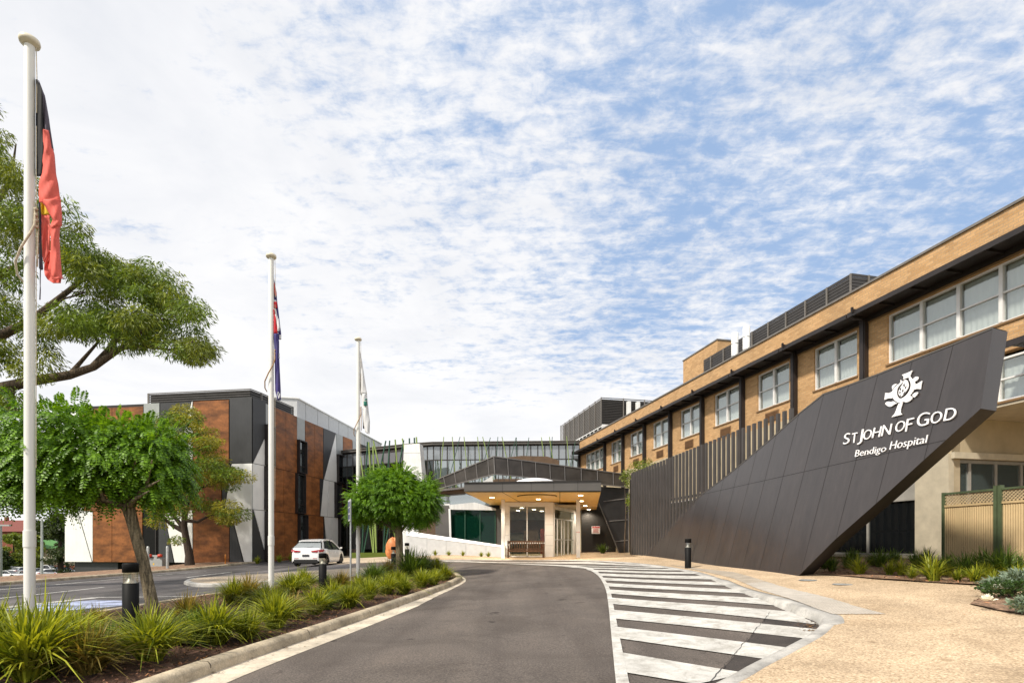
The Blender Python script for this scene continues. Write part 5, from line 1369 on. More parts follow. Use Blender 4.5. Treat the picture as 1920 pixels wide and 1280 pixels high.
for a, b in ((.28, .35), (.70, .62)): p = fl_.lerp(fr_, a); r_ = bl_.lerp(br_, b); mb.bar((p.x, p.y+.03, zb+.015), (r_.x, r_.y-.05, zb+.015), .025, .006, 'seam')
mb.build('soffit_joints', CN, world=True)
mb = MB(); pp_ = (1005, 930); Dd = (zb-CZ)*F/(HY-930); X0 = (1007-CX)/F*Dd
mb.lathe([(.98, zb-.03), (.98, zb+.015)], 'timber_soffit', 40, (X0, Dd, 0)); mb.lathe([(1.02, zb-.01), (1.02, zb+.018)], 'seam', 40, (X0, Dd, 0)); mb.build('round_panel', CN, world=True)
for px, py in ((922.5, 933), (1009.5, 936), (1088.5, 929), (1090, 939.5), (1097.5, 948), (1104, 955)):
    Dd = (zb-CZ)*F/(HY-py); X0 = (px-CX)/F*Dd
    mb = MB(); mb.lathe([(.12, zb+.004), (.12, zb+.014)], 'downlight', 16, (X0, Dd, 0)); mb.build('downlight', CN, world=True)
    l = bpy.data.lights.new('downlight_lamp', 'SPOT'); l.energy = 190; l.color = (1, .87, .68); l.spot_size = R(150); l.spot_blend = .6; l.shadow_soft_size = .12
    lo_ = bpy.data.objects.new('downlight_lamp', l); C.objects.link(lo_); lo_.location = (X0, Dd, zb-.03); lo_.rotation_euler = (0, 0, 0)
for px, yb_ in ((943.3, 1048), (1084, 1045.5)):
    Dd = 30.3; X0 = (px-CX)/F*Dd; z0 = zg(X0, Dd)+.0; mb = MB(); mb.box(X0-.10, X0+.10, Dd-.1, Dd+.1, z0-.1, zb+.02, 'white_metal')
    mb.build('column', CN, world=True, bevel=.012)
# red marker band on the right column
mb = MB(); X0 = (1084-CX)/F*30.3
for k in range(3): mb.box(X0-.10+k*.07, X0-.065+k*.07, 30.19, 30.198, 2.13, 2.17, 'hydrant_red')
mb.build('column_marks', CN, world=True)
# ---- glazed lobby under the canopy
LO = thing('glazed_lobby', 'white framed glass entrance lobby with automatic doors beneath the canopy', 'lobby', (2.2, 32, .75))
DA, DBk = 31.9, 36.0
xl = (947-CX)/F*DA; xc_ = (1036-CX)/F*DA; x_r = (1078.5-CX)/F*DBk; zf0 = .72; zr_ = 3.93
W1 = VW((xl, DA), (xc_, DA)); W2 = VW((xc_, DA), (x_r, DBk))
W1.n = Vector((0, -1)); W2.n = Vector((W2.d.y, -W2.d.x))
mb = MB()
def pier(W, t0, t1, z0, z1, o0=-.2, o1=.04, mt='white_panel'):
    A = [W.P(t0, z0, o0), W.P(t1, z0, o0), W.P(t1, z1, o0), W.P(t0, z1, o0)]; mb.extr(A, Vector((W.n.x, W.n.y, 0))*(o1-o0), mt)
pier(W1, 0, .22, zf0-.1, zr_, mt='white_metal'); pier(W1, W1.L-.42, W1.L+.04, zf0-.1, zr_, -.4, .08, 'white_metal'); pier(W1, .22, W1.L-.42, 3.72, zr_, mt='white_metal')
mat('flag_red_dim', (.22, .035, .02), .7); pier(W2, .12, W2.L, 3.55, zr_); pier(W2, W2.L-.3, W2.L, zf0, 3.55, -.2, .05); pier(W2, .12, .3, zf0, 3.55)
mb.build('white_piers', LO, world=True)
mb = MB()
for z in (1.4, 2.0, 2.62, 3.25): 
    for W, t0, t1, o_ in ((W1, 0, .22, .042), (W1, W1.L-.42, W1.L+.04, .082)): mb.bar(W.P(t0, z, o_), W.P(t1, z, o_), .006, .014, 'grey_clad')
mb.build('pier_joints', LO, world=True)
f = MB(); tm = .22+(W1.L-.64)*.5
for t_ in (.25, tm, W1.L-.423): f.bar(W1.P(t_, zf0, -.05), W1.P(t_, 3.72, -.05), .06, .06, 'white_metal', up=(0, 1, 0))
for z in (zf0+.05, 1.55, 3.7): f.bar(W1.P(.22, z, -.05), W1.P(W1.L-.42, z, -.05), .06, .07, 'white_metal')
o = f.build('front_glazing', LO, world=True)
for a, b in ((.26, tm-.03), (tm+.03, W1.L-.424)): f = MB(); f.add([W1.P(a, zf0, -.05), W1.P(b, zf0, -.05), W1.P(b, 3.6, -.05), W1.P(a, 3.6, -.05)], [(0, 1, 2, 3)], 'glass_clear'); f.build('pane', o, world=True)
f = MB()
for k in (.3, 1.0, 1.8, 2.3, 3.1, W2.L-.32): f.bar(W2.P(k, zf0, -.05), W2.P(k, 3.0, -.05), .06, .07, 'white_metal', up=(0, 1, 0))
for z in (zf0+.04, 1.75, 3.0): f.bar(W2.P(.3, z, -.05), W2.P(W2.L-.3, z, -.05), .06, .07, 'galv')
o = f.build('sliding_doors', LO, world=True); f = MB(); f.add([W2.P(.3, zf0, -.06), W2.P(W2.L-.3, zf0, -.06), W2.P(W2.L-.3, 3.55, -.06), W2.P(.3, 3.55, -.06)], [(0, 1, 2, 3)], 'glass_clear'); f.build('pane', o, world=True)
mb = MB(); mb.box(xl-.3, x_r+.2, DA+.3, 39.2, .55, .71, 'interior_pale'); mb.box(xl-.02, xl+.06, DA+.25, 39.3, .6, 3.9, 'interior_pale'); mb.box(xl-.3, x_r+.25, 39.3, 39.45, .6, 3.9, 'interior_pale'); mb.box(x_r+.2, x_r+.3, 36.1, 39.4, .6, 3.9, 'charcoal_wall')
mb.box(xl-.3, x_r, DA+.3, 39.2, 3.7, 3.8, 'interior_pale'); mb.box(.8, 1.8, 37.2, 37.6, .72, 2.4, 'wall_brown'); mb.box(1.9, 2.6, 36.5, 36.6, .8, 2.5, 'flag_red_dim'); mb.box(0, .7, 36.5, 37, .72, 1.7, 'interior_dark'); mb.box(-.2, 2.6, 38.9, 39, 2.3, 3.2, 'wall_brown')
mb.build('interior', LO, world=True)
for x_, y_ in ((.6, 33.4), (1.4, 34.8), (2.0, 36.6), (.4, 36.0)):
    mb = MB(); mb.lathe([(.12, 3.68), (.12, 3.69)], 'downlight', 12, (x_, y_, 0)); mb.build('downlight', LO, world=True)
l = bpy.data.lights.new('lobby_lamp', 'AREA'); l.energy = 190; l.color = (1, .88, .7); l.size = 2; lo_ = bpy.data.objects.new('lobby_lamp', l); C.objects.link(lo_); lo_.location = (1.0, 35.2, 3.7)
# ---- bench
def bench():
    t_ = thing('park_bench', 'dark timber slatted bench with arms under the entrance canopy', 'bench', (.78, 30.95, zg(.78, 30.95)+.02), R(2)); L_ = 1.0
    mb = MB()
    for k in range(5): mb.box(-L_+.04, L_-.04, -.26+k*.1, -.18+k*.1, .42, .445, 'bench_wood')
    mb.box(-L_, L_, -.28, -.255, .34, .42, 'bench_wood'); mb.build('seat', t_)
    mb = MB(); mb.bar((-L_, .24, .92), (L_, .24, .92), .04, .09, 'bench_wood'); mb.bar((-L_, .24, .50), (L_, .24, .50), .04, .07, 'bench_wood')
    for k in range(14): x_ = -L_+.12+k*(2*L_-.24)/13; mb.box(x_-.03, x_+.03, .23, .25, .52, .90, 'bench_wood')
    mb.build('backrest', t_)
    for s_ in (-1, 1):
        for y_, h in ((-.25, .62), (.25, .97)): mb = MB(); mb.box(s_*L_-.035, s_*L_+.035, y_-.035, y_+.035, 0, h, 'bench_wood'); mb.build('leg', t_)
        mb = MB(); mb.box(s_*L_-.045, s_*L_+.045, -.32, .24, .62, .655, 'bench_wood'); mb.box(s_*L_-.02, s_*L_+.02, -.22, .22, .34, .40, 'bench_wood'); mb.build('armrest', t_)
bench()
# notice on the dark wall
a = pw(1117, 993, 39.4); mb = MB(); w2, h2 = .30, .27
NB = thing('notice_board', 'small white notice with red writing on the dark wall right of the doors', 'notice', (a[0], a[1]-.05, a[2]))
mb.box(-w2, w2, 0, .04, -h2, h2, 'letter_white'); mb.build('board', NB, bevel=.01)
def text_obj(txt, parent, x, z, size, mt, y=-.003, align='CENTER'):
    cu = bpy.data.curves.new('t', 'FONT'); cu.body = txt; cu.size = size; cu.align_x = align; ob = bpy.data.objects.new('t', cu); C.objects.link(ob); dg = bpy.context.evaluated_depsgraph_get(); dg.update()
    me = bpy.data.meshes.new_from_object(ob.evaluated_get(dg)); mb = MB(); mb.add([(x+v.co.x, y, z+v.co.y) for v in me.vertices], [list(p.vertices) for p in me.polygons], mt)
    bpy.data.objects.remove(ob); bpy.data.curves.remove(cu); return mb.build('lettering', parent)
mb = MB(); mb.box(-w2+.02, w2-.02, -.004, -.001, h2-.14, h2-.02, 'sign_red_text')
for k in range(5): mb.box(-.22+.02*(k % 2), .22-.03*(k % 3), -.004, -.001, -.20+k*.062, -.172+k*.062, 'sign_red_text')
mb.build('text_lines', NB)
# ================================================================== flagpoles
def flagpole(x, y, H, label):
    z = zg(x, y)+.08; t_ = thing('flagpole', label, 'flagpole', (x, y, z), 0, 'white flagpoles in the planted bed')
    mb = MB(); hc = 1.38; mb.lathe([(.072, 0), (.072, hc)], 'pole_white', 28); mb.lathe([(.080, hc-.01), (.080, hc+.24)], 'pole_white', 28); mb.lathe([(.070, hc+.2), (.068, H*.6), (.066, H-.1)], 'pole_white', 28); mb.build('pole', t_)
    mb = MB(); mb.lathe([(.06, H-.1), (.125, H-.07), (.134, H-.04), (.127, H-.0), (.05, H+.05), (.01, H+.06)], 'cream_cap', 32); mb.build('cap', t_)
    mb = MB(); a = H-.12; mb.tube([(.10, .0, a), (.105, .01, a-.5), (.11, 0, a-1.0)], .006, 'rope', 6); mb.tube([(.10, .0, hc+1.2), (.105, .0, a-1.2)], .005, 'rope', 6)
    mb.build('halyard', t_); return t_
def flag_rope(t_, zc, col='rope'):
    mb = MB(); mb.tube([(.10, -.02, zc+.35), (.115, -.04, zc+.12), (.09, -.10, zc-.05), (-.02, -.13, zc-.28), (-.12, -.11, zc-.48), (-.15, -.04, zc-.64), (-.13, .04, zc-.72)], [.012, .018, .016, .016, .016, .015, .012], col, 8)
    mb.tube([(.11, 0, zc+.4), (.125, .01, zc+.1), (.12, .0, zc-.5)], .009, col, 6)
    for k in range(4): mb.lathe([(.018, -.02), (.03, 0), (.018, .02)], col, 8, (.115, -.02, zc+.1+k*.09))
    mb.build('flag_rope', t_)
Hp = 9.12
def px2x(px, Y): return (px-CX)/F*Y
FP1 = flagpole(px2x(55.5, 8.35), 8.35, Hp, 'nearest and tallest looking white flagpole at the left edge with red and black flag')
FP2 = flagpole(px2x(508.5, 14.6), 14.6, Hp, 'middle white flagpole with the blue starred flag')
FP3 = flagpole(px2x(671.5, 20.6), 20.6, Hp, 'farthest white flagpole with the plain white flag')
flag_rope(FP1, 6.15); flag_rope(FP2, 6.2, 'rope_tan'); flag_rope(FP3, 6.15, 'rope_tan')
# limp flags : folded cloth sheets, outlines in pixels at the pole's distance, pleats carried in depth
def cloth(name, D, strips, label, cat='flag', group=None, yoff=0.0):
    """strips : list of (material, [(left px, right px, py)...], depth at left, depth at right)"""
    mb = MB()
    for mt, rows, dl, dr, bulge in strips:
        n = len(rows); K = 6; vs = []
        # densify rows
        R_ = []
        for (l0, r0, y0), (l1, r1, y1) in zip(rows[:-1], rows[1:]):
            for j in range(5): k = j/5; R_.append((l0+(l1-l0)*k, r0+(r1-r0)*k, y0+(y1-y0)*k))
        R_.append(rows[-1]); n = len(R_)
        for i, (l, r, y) in enumerate(R_):
            for j in range(K+1):
                k = j/K; dd = dl+(dr-dl)*k+bulge*math.sin(math.pi*k)+.012*math.sin(i*.7+j*1.3)
                vs.append(pw(l+(r-l)*k, y, D+yoff+dd))
        mb.add(vs, [(i*(K+1)+j, i*(K+1)+j+1, (i+1)*(K+1)+j+1, (i+1)*(K+1)+j) for i in range(n-1) for j in range(K)], mt, True)
    o = mb.build(name); props(o, label, cat, group)
    # real cloth thickness
    md = o.modifiers.new('s', 'SOLIDIFY'); md.thickness = .004; return o
def f1(x, y): return (x/2, y/2)
def f2(x, y): return (20+x/5.333, 340+y/5.333)
D1 = 8.35
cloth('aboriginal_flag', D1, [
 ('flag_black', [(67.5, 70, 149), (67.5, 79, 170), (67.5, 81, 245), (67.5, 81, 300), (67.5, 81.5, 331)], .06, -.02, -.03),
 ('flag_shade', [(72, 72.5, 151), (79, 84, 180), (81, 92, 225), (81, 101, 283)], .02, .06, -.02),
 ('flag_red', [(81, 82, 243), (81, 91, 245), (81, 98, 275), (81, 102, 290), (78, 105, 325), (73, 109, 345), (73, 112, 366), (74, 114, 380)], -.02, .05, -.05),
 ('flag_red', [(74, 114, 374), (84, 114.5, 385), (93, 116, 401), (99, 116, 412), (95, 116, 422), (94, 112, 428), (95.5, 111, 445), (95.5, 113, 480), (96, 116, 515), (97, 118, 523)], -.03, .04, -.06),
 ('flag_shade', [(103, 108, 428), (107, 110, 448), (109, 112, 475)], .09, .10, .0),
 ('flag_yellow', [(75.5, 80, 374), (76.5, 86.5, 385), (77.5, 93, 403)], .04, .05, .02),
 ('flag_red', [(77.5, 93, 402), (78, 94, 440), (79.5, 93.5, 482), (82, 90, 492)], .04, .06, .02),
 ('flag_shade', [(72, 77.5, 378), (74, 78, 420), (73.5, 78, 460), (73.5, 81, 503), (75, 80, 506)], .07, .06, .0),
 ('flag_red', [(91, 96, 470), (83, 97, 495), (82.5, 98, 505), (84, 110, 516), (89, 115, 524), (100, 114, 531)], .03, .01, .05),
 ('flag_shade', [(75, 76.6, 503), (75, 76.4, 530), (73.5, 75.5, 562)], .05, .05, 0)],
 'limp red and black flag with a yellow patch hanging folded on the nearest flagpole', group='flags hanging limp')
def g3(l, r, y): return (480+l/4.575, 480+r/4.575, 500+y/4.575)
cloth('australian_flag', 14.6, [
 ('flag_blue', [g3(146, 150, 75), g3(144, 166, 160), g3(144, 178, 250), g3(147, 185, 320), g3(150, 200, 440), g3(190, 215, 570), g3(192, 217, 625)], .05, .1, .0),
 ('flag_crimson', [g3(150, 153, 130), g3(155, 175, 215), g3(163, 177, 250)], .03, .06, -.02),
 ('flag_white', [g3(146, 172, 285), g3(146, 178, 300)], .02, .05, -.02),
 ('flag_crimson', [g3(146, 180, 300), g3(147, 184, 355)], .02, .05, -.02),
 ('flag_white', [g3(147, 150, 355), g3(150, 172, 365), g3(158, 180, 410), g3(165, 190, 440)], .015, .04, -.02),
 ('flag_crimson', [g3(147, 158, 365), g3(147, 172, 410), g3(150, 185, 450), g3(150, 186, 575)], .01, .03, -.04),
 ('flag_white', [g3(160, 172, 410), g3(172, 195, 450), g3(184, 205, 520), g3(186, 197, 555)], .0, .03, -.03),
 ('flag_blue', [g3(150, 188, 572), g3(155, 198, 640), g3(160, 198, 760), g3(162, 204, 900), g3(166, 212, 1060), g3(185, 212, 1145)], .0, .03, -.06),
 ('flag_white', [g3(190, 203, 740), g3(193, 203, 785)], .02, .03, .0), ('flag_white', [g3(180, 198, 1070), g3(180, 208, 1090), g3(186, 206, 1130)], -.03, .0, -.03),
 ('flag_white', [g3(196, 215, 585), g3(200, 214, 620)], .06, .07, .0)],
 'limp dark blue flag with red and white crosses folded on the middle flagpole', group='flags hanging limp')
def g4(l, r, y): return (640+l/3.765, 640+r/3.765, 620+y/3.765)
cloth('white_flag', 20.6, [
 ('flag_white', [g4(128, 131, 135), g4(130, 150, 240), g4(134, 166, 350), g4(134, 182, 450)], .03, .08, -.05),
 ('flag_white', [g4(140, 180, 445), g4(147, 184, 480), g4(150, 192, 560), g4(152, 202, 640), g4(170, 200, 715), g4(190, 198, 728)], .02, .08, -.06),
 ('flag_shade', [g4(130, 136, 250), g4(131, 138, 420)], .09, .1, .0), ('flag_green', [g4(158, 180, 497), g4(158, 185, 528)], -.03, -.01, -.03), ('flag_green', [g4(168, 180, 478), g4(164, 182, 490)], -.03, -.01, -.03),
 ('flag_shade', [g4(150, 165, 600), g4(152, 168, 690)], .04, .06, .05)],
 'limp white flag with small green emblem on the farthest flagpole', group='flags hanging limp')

# ================================================================== bollard lights
def bollard(px, D, label, zb=None, H=1.08, first=[None]):
    x = px2x(px, D); z = zb if zb is not None else zg(x, D)
    if first[0] is None:
        t_ = thing('bollard_light', label, 'bollard', (x, D, z), 0, 'black bollard lights')
        mb = MB(); mb.lathe([(.112, 0), (.112, .76), (.104, .765)], 'black_metal', 32); mb.build('post', t_)
        mb = MB(); mb.lathe([(.10, .765), (.10, .93)], 'clear_lens', 32); mb.build('lens', t_)
        mb = MB(); mb.lathe([(.095, .766), (.06, .80), (.035, .85), (.03, .90)], 'galv', 24); mb.build('reflector', t_)
        mb = MB(); mb.lathe([(.103, .93), (.113, .932), (.113, 1.06), (.108, 1.078), (.02, 1.08)], 'black_metal', 32); mb.build('cap', t_)
        first[0] = t_; return t_
    return dup(first[0], (x, D, z), 0, label)
m = bpy.data.materials.new('lens_glass'); m.use_nodes = True; nn_ = NT(m.node_tree); m.node_tree.nodes.remove(m.node_tree.nodes['Principled BSDF'])
a_ = nn_.add('ShaderNodeBsdfTransparent', ins={0: (.86, .84, .78, 1)}); b_ = nn_.add('ShaderNodeBsdfGlossy', ins={0: (.9, .9, .9, 1), 1: .05}); mx_ = nn_.add('ShaderNodeMixShader', ins={0: .14, 1: a_.outputs[0], 2: b_.outputs[0]}); nn_.l.new(mx_.outputs[0], m.node_tree.nodes['Material Output'].inputs[0]); M['clear_lens'] = m
bollard(245, 8.6, 'black bollard light nearest the camera, beside the leaning trunk', .12)
bollard(605, 16.1, 'black bollard light in the bed in front of the white car', .15)
bollard(738, 24.5, 'black bollard light just left of the far mop top trunk', .30)
bollard(763, 27.5, 'black bollard light just right of the far mop top trunk, mostly hidden', .47)
bollard(1290, 19.6, 'black bollard light standing alone on the tan path before the sign wall', None)
bollard(1803, 17.0, 'black bollard light among plants in front of the tan fence', .62)
# steel post with blue and white parking sign
SP = thing('sign_post', 'thin grey steel post with a small blue and white parking sign', 'sign', (px2x(657.5, 19.2), 19.2, zg(-5.7, 19.2)), R(-66))
mb = MB(); mb.lathe([(.032, 0), (.032, 3.05), (.02, 3.06)], 'galv', 14); mb.build('post', SP)
mb = MB(); mb.box(-.26, .26, -.055, -.045, 2.28, 3.02, 'letter_white'); mb.build('sign_plate', SP, bevel=.003)
mb = MB()
for z0, z1 in ((2.78, 2.96), (2.56, 2.74), (2.34, 2.50)): mb.box(-.17, .17, -.060, -.056, z0, z1, 'sign_blue')
mb.build('sign_symbols', SP)
# steel bollards, hydrant booster at the left building, orange marker
for px, lab in ((277.5, 'pale steel bollard left of the red capped hydrant outlets'), (314, 'pale steel bollard right of the hydrant outlets, near the small tree')):
    x, y = px2x(px, 31.5), 31.5; mb = MB(); mb.lathe([(.075, -.1), (.075, 1.22), (.06, 1.27), (.01, 1.29)], 'galv', 20); o = mb.build('steel_bollard', label=lab, cat='bollard', group='pale steel bollards'); o.location = (x, y, zg(x, y)+.1)
HB = thing('hydrant_booster', 'grey hydrant cabinet with two red capped outlets by the left building', 'hydrant', (px2x(290, 35), 35, zg(px2x(290, 35), 35)))
mb = MB(); mb.box(-.45, .55, -.1, .35, -.4, .62, 'grey_clad'); mb.build('cabinet', HB, bevel=.02)
mb = MB(); mb.bar((-.1, -.05, .78), (.35, -.05, .78), .12, .12, 'galv'); mb.box(.02, .2, -.1, .1, .6, .78, 'galv'); mb.build('pipe', HB)
for s_ in (-.24, .42): mb = MB(); mb.lathe([(.02, -.10), (.13, -.08), (.15, 0), (.13, .08), (.02, .10)], 'hydrant_red', 14, (s_, -.12, .8)); mb.build('cap', HB)
mb = MB(); mb.box(-.04, .04, -.106, -.101, .2, .32, 'flag_yellow'); mb.build('label_plate', HB)
x, y = px2x(422.5, 37), 37; mb = MB(); mb.lathe([(.04, 0), (.04, .3), (.05, .3), (.05, .62), (.01, .66)], 'marker_orange', 12); o = mb.build('marker_post', label='small orange marker post on the verge before the rust panel', cat='marker'); o.location = (x, y, zg(x, y)+.08)
# orange lobed stone sculpture
SX, SY = px2x(737, 29.5), 29.5; SC_ = thing('stone_sculpture', 'orange rounded lobed sculpture behind the far mop top trunk', 'sculpture', (SX, SY, zg(SX, SY)))
mb = MB(); nu, nv = 40, 28; vs = []
for i in range(nv+1):
    ph = math.pi*i/nv
    for j in range(nu):
        th = 2*math.pi*j/nu; g_ = abs(math.sin(th*1.5+.5+1.2*math.cos(ph)))**.35*.75+.25; g2 = abs(math.sin(ph*2.0+.6*math.sin(th)))**.4*.3+.7
        r = .62*g_**.5*g2**.5; vs.append((r*.72*math.sin(ph)*math.cos(th), r*.6*math.sin(ph)*math.sin(th), .62+r*1.05*math.cos(ph)))
mb.add(vs, [(i*nu+j, i*nu+(j+1) % nu, (i+1)*nu+(j+1) % nu, (i+1)*nu+j) for i in range(nv) for j in range(nu)], 'orange_stone', True); mb.build('stone_body', SC_)
mb = MB(); mb.lathe([(.2, -.05), (.22, .03), (.1, .12)], 'concrete_pale', 20); mb.build('plinth', SC_)

# ================================================================== cars
def car(name, label, loc, rz, paint, kind='suv', group=None, hero=False):
    L_, W_, H_ = (4.65, 1.86, 1.60) if kind == 'suv' else ((4.6, 1.76, 1.44) if kind == 'sedan' else (5.0, 1.8, 1.75))
    t_ = thing(name, label, 'car', loc, rz, group); hl = L_/2
    if kind == 'suv':
        belt = [(-hl, .52), (-hl+.03, .95), (-hl+.12, 1.08), (-1.2, 1.06), (.7, 1.0), (1.25, .98), (2.0, .84), (hl-.08, .66), (hl, .42)]
        roof = [(-hl+.20, 1.08), (-hl+.78, 1.47), (-hl+1.15, 1.555), (-.4, 1.60), (.35, 1.54), (1.32, 1.03)]
    elif kind == 'sedan':
        belt = [(-hl, .5), (-hl+.04, .92), (-hl+.25, .98), (-1.1, .95), (.9, .92), (2.0, .80), (hl-.06, .62), (hl, .42)]
        roof = [(-1.55, .96), (-.95, 1.36), (-.4, 1.43), (.25, 1.41), (1.15, .94)]
    else:
        belt = [(-hl, .5), (-hl+.02, 1.0), (-.9, 1.02), (.9, 1.04), (1.5, 1.02), (2.2, .9), (hl, .45)]
        roof = [(-.85, 1.05), (-.75, 1.68), (.3, 1.72), (1.25, 1.05)]
    def top(x):
        for (x0, z0), (x1, z1) in zip(belt[:-1], belt[1:]):
            if x0 <= x <= x1: return z0+(z1-z0)*(x-x0)/(x1-x0+1e-9)
        return belt[-1][1]
    xs_ = sorted(set([p[0] for p in belt]+list(np.linspace(-hl, hl, 34))))
    wx = (-hl+.92, hl-.92); wr = .37
    mb = MB(); vs = []; prof = 9
    for x in xs_:
        e = min(1, (hl-abs(x))/.75+.0); hw = W_/2*(.74+.26*math.sqrt(max(0, 1-(1-e)**2)))
        zt = top(x); zb = .24+(.10 if abs(x) > hl-.12 else 0)
        d = min(abs(x-wx[0]), abs(x-wx[1])); arch = wr+.03
        zl = zb if d >= arch else max(zb, .34+math.sqrt(arch**2-d**2)*.98)
        zl = min(zl, zt-.1)
        h = zt-zl
        for (fy, fz) in ((.97, 0), (1.0, .10), (1.0, .35), (.985, .62), (.955, .86), (.90, .975), (.78, 1.0), (.4, 1.012), (0, 1.015)):
            vs.append((x, hw*fy, zl+h*fz))
    n = prof; full = []
    rows = [vs[i*n:(i+1)*n] for i in range(len(xs_))]
    rows = [r+[(p[0], -p[1], p[2]) for p in r[::-1][1:]] for r in rows]; m2 = len(rows[0]); fl = [p for r in rows for p in r]
    mb.add(fl, [(i*m2+j, i*m2+j+1, (i+1)*m2+j+1, (i+1)*m2+j) for i in range(len(rows)-1) for j in range(m2-1)], paint, True)
    mb.add(rows[0], [list(range(m2))], paint); mb.add(rows[-1], [list(range(m2))[::-1]], paint)
    mb.build('body', t_)
    mb = MB(); mb.box(-hl+.12, hl-.12, -W_/2+.12, W_/2-.12, .20, .55, 'tyre'); mb.build('underbody', t_)
    # greenhouse
    mb = MB(); rz_ = []; tz = max(z for _, z in roof); bz = roof[0][1]-.05
    for x, z in roof:
        k = (z-bz)/(tz-bz); hw = W_/2*(.93-.31*k); rz_.append((x, z, hw))
    vs = []
    for x, z, hw in rz_: vs += [(x, hw*.98, z-.035), (x, hw*.80, z), (x, 0, z+.02), (x, -hw*.80, z), (x, -hw*.98, z-.035)]
    mb.add(vs, [(i*5+j, i*5+j+1, (i+1)*5+j+1, (i+1)*5+j) for i in range(1, len(rz_)-2) for j in range(4)], paint, True)
    for i in range(1, len(rz_)-2):      # roof edges as thick skin
        pass
    # pillars
    def sidept(x, z): 
        k = (z-bz)/(tz-bz); return W_/2*(.945-.315*k)
    for s_ in (1, -1):
        a, b = roof[0], roof[1]; mb.add([(a[0]-.02, s_*W_/2*.93, a[1]-.06), (a[0]+.30, s_*W_/2*.945, a[1]-.06), (b[0]+.22, s_*sidept(0, b[1]-.06), b[1]-.05), (b[0], s_*sidept(0, b[1])*.98, b[1])], [(0, 1, 2, 3) if s_ < 0 else (3, 2, 1, 0)], paint)
        c_, d = roof[-2], roof[-1]; mb.bar((d[0]-.02, s_*W_/2*.92, d[1]-.04), (c_[0], s_*sidept(0, c_[1]), c_[1]-.03), .06, .06, paint)
        for (x0, z0), (x1, z1) in zip(roof[1:-2], roof[2:-1]): mb.bar((x0, s_*sidept(0, z0), z0-.045), (x1, s_*sidept(0, z1), z1-.045), .05, .07, paint)
        mb.bar((-.15, s_*W_/2*.945, 1.0 if kind != 'sedan' else .93), (-.15, s_*sidept(0, 1.5 if kind == 'suv' else 1.38), (1.52 if kind != 'sedan' else 1.38)), .05, .07, 'tyre')
    mb.build('roof', t_)
    mb = MB()
    for s_ in (1, -1):
        pts = [(x, s_*(sidept(x, z-.04)-.012), z-.05) for x, z in roof[1:-1]]
        lo_ = [(roof[0][0]+.22, s_*(W_/2*.945-.012), roof[0][1]-.07), (roof[-1][0]-.05, s_*(W_/2*.945-.012), roof[-1][1]-.07)]
        pl = [lo_[0]]+pts+[lo_[1]]; mb.add(pl, [list(range(len(pl))) if s_ < 0 else list(range(len(pl)))[::-1]], 'car_glass')
    c_, d = roof[-2], roof[-1]; w0, w1 = sidept(0, c_[1])*.93, W_/2*.86
    mb.add([(d[0]+.0, -w1, d[1]-.02), (d[0], w1, d[1]-.02), (c_[0]+.02, w0, c_[1]+.005), (c_[0]+.02, -w0, c_[1]+.005)], [(0, 1, 2, 3)], 'car_glass'); mb.build('side_windows', t_)
    a, b = roof[0], roof[1]; w0, w1 = W_/2*.86, sidept(0, b[1])*.90
    mb = MB(); mb.add([(a[0]-.01, w0, a[1]-.03), (a[0]-.01, -w0, a[1]-.03), (b[0]-.01, -w1, b[1]-.02), (b[0]-.01, w1, b[1]-.02)], [(0, 1, 2, 3)], 'car_rear_glass' if hero else 'car_glass')
    mb.build('rear_window', t_)
    if hero:
        mb = MB(); mb.hull8([(b[0]-.15, -w1-.02, b[1]+.00), (b[0]-.15, w1+.02, b[1]+.00), (b[0]+.25, w1+.02, b[1]+.04), (b[0]+.25, -w1-.02, b[1]+.04)], [(b[0]-.12, -w1, b[1]+.03), (b[0]-.12, w1, b[1]+.03), (b[0]+.3, w1, b[1]+.085), (b[0]+.3, -w1, b[1]+.085)], 'car_white'); mb.build('spoiler', t_)
        mb = MB(); mb.bar((a[0]-.04, .1, a[1]+.0), (a[0]+.02, -.35, a[1]+.08), .015, .02, 'tyre'); mb.build('rear_wiper', t_)
    for s_ in (1, -1):
        mb = MB(); pl_ = [(-hl-.02, .34), (-hl-.018, .60), (-hl+.05, .765), (-hl+.18, .885), (-hl+.36, .945)]; zb_ = [.865, .845, .85, .88, .92]; zt2 = [.925, .965, .985, .985, .97]
        vs = [(x, s_*y, z) for (x, y), z in zip(pl_, zb_)]+[(x+.02, s_*(y-.01), z) for (x, y), z in zip(pl_, zt2)]
        mb.add(vs, [(q_, q_+1, q_+6, q_+5) for q_ in range(4)], 'tail_red'); vs2 = [(x+.05, y-s_*.05, z) for x, y, z in vs]
        mb.add(vs+vs2, [(0, 5, 15, 10), (4, 9, 19, 14)]+[(5+q_, 6+q_, 16+q_, 15+q_) for q_ in range(4)]+[(q_, q_+1, q_+11, q_+10) for q_ in range(4)], 'tail_red'); mb.build('taillight', t_)
        mb = MB(); mb.hull8([(hl-.32, s_*.52, .62), (hl-.12, s_*.52, .60), (hl-.22, s_*.80, .62), (hl-.5, s_*.86, .64)], [(hl-.42, s_*.52, .74), (hl-.2, s_*.52, .70), (hl-.3, s_*.80, .74), (hl-.62, s_*.88, .78)], 'galv'); mb.build('headlight', t_)
        mb = MB(); mb.hull8([(1.0, s_*.92, 1.0), (1.16, s_*.92, 1.0), (1.12, s_*1.06, 1.02), (1.02, s_*1.06, 1.02)], [(1.0, s_*.92, 1.10), (1.14, s_*.92, 1.10), (1.10, s_*1.06, 1.13), (1.02, s_*1.06, 1.13)], paint); mb.build('mirror', t_, bevel=.02)
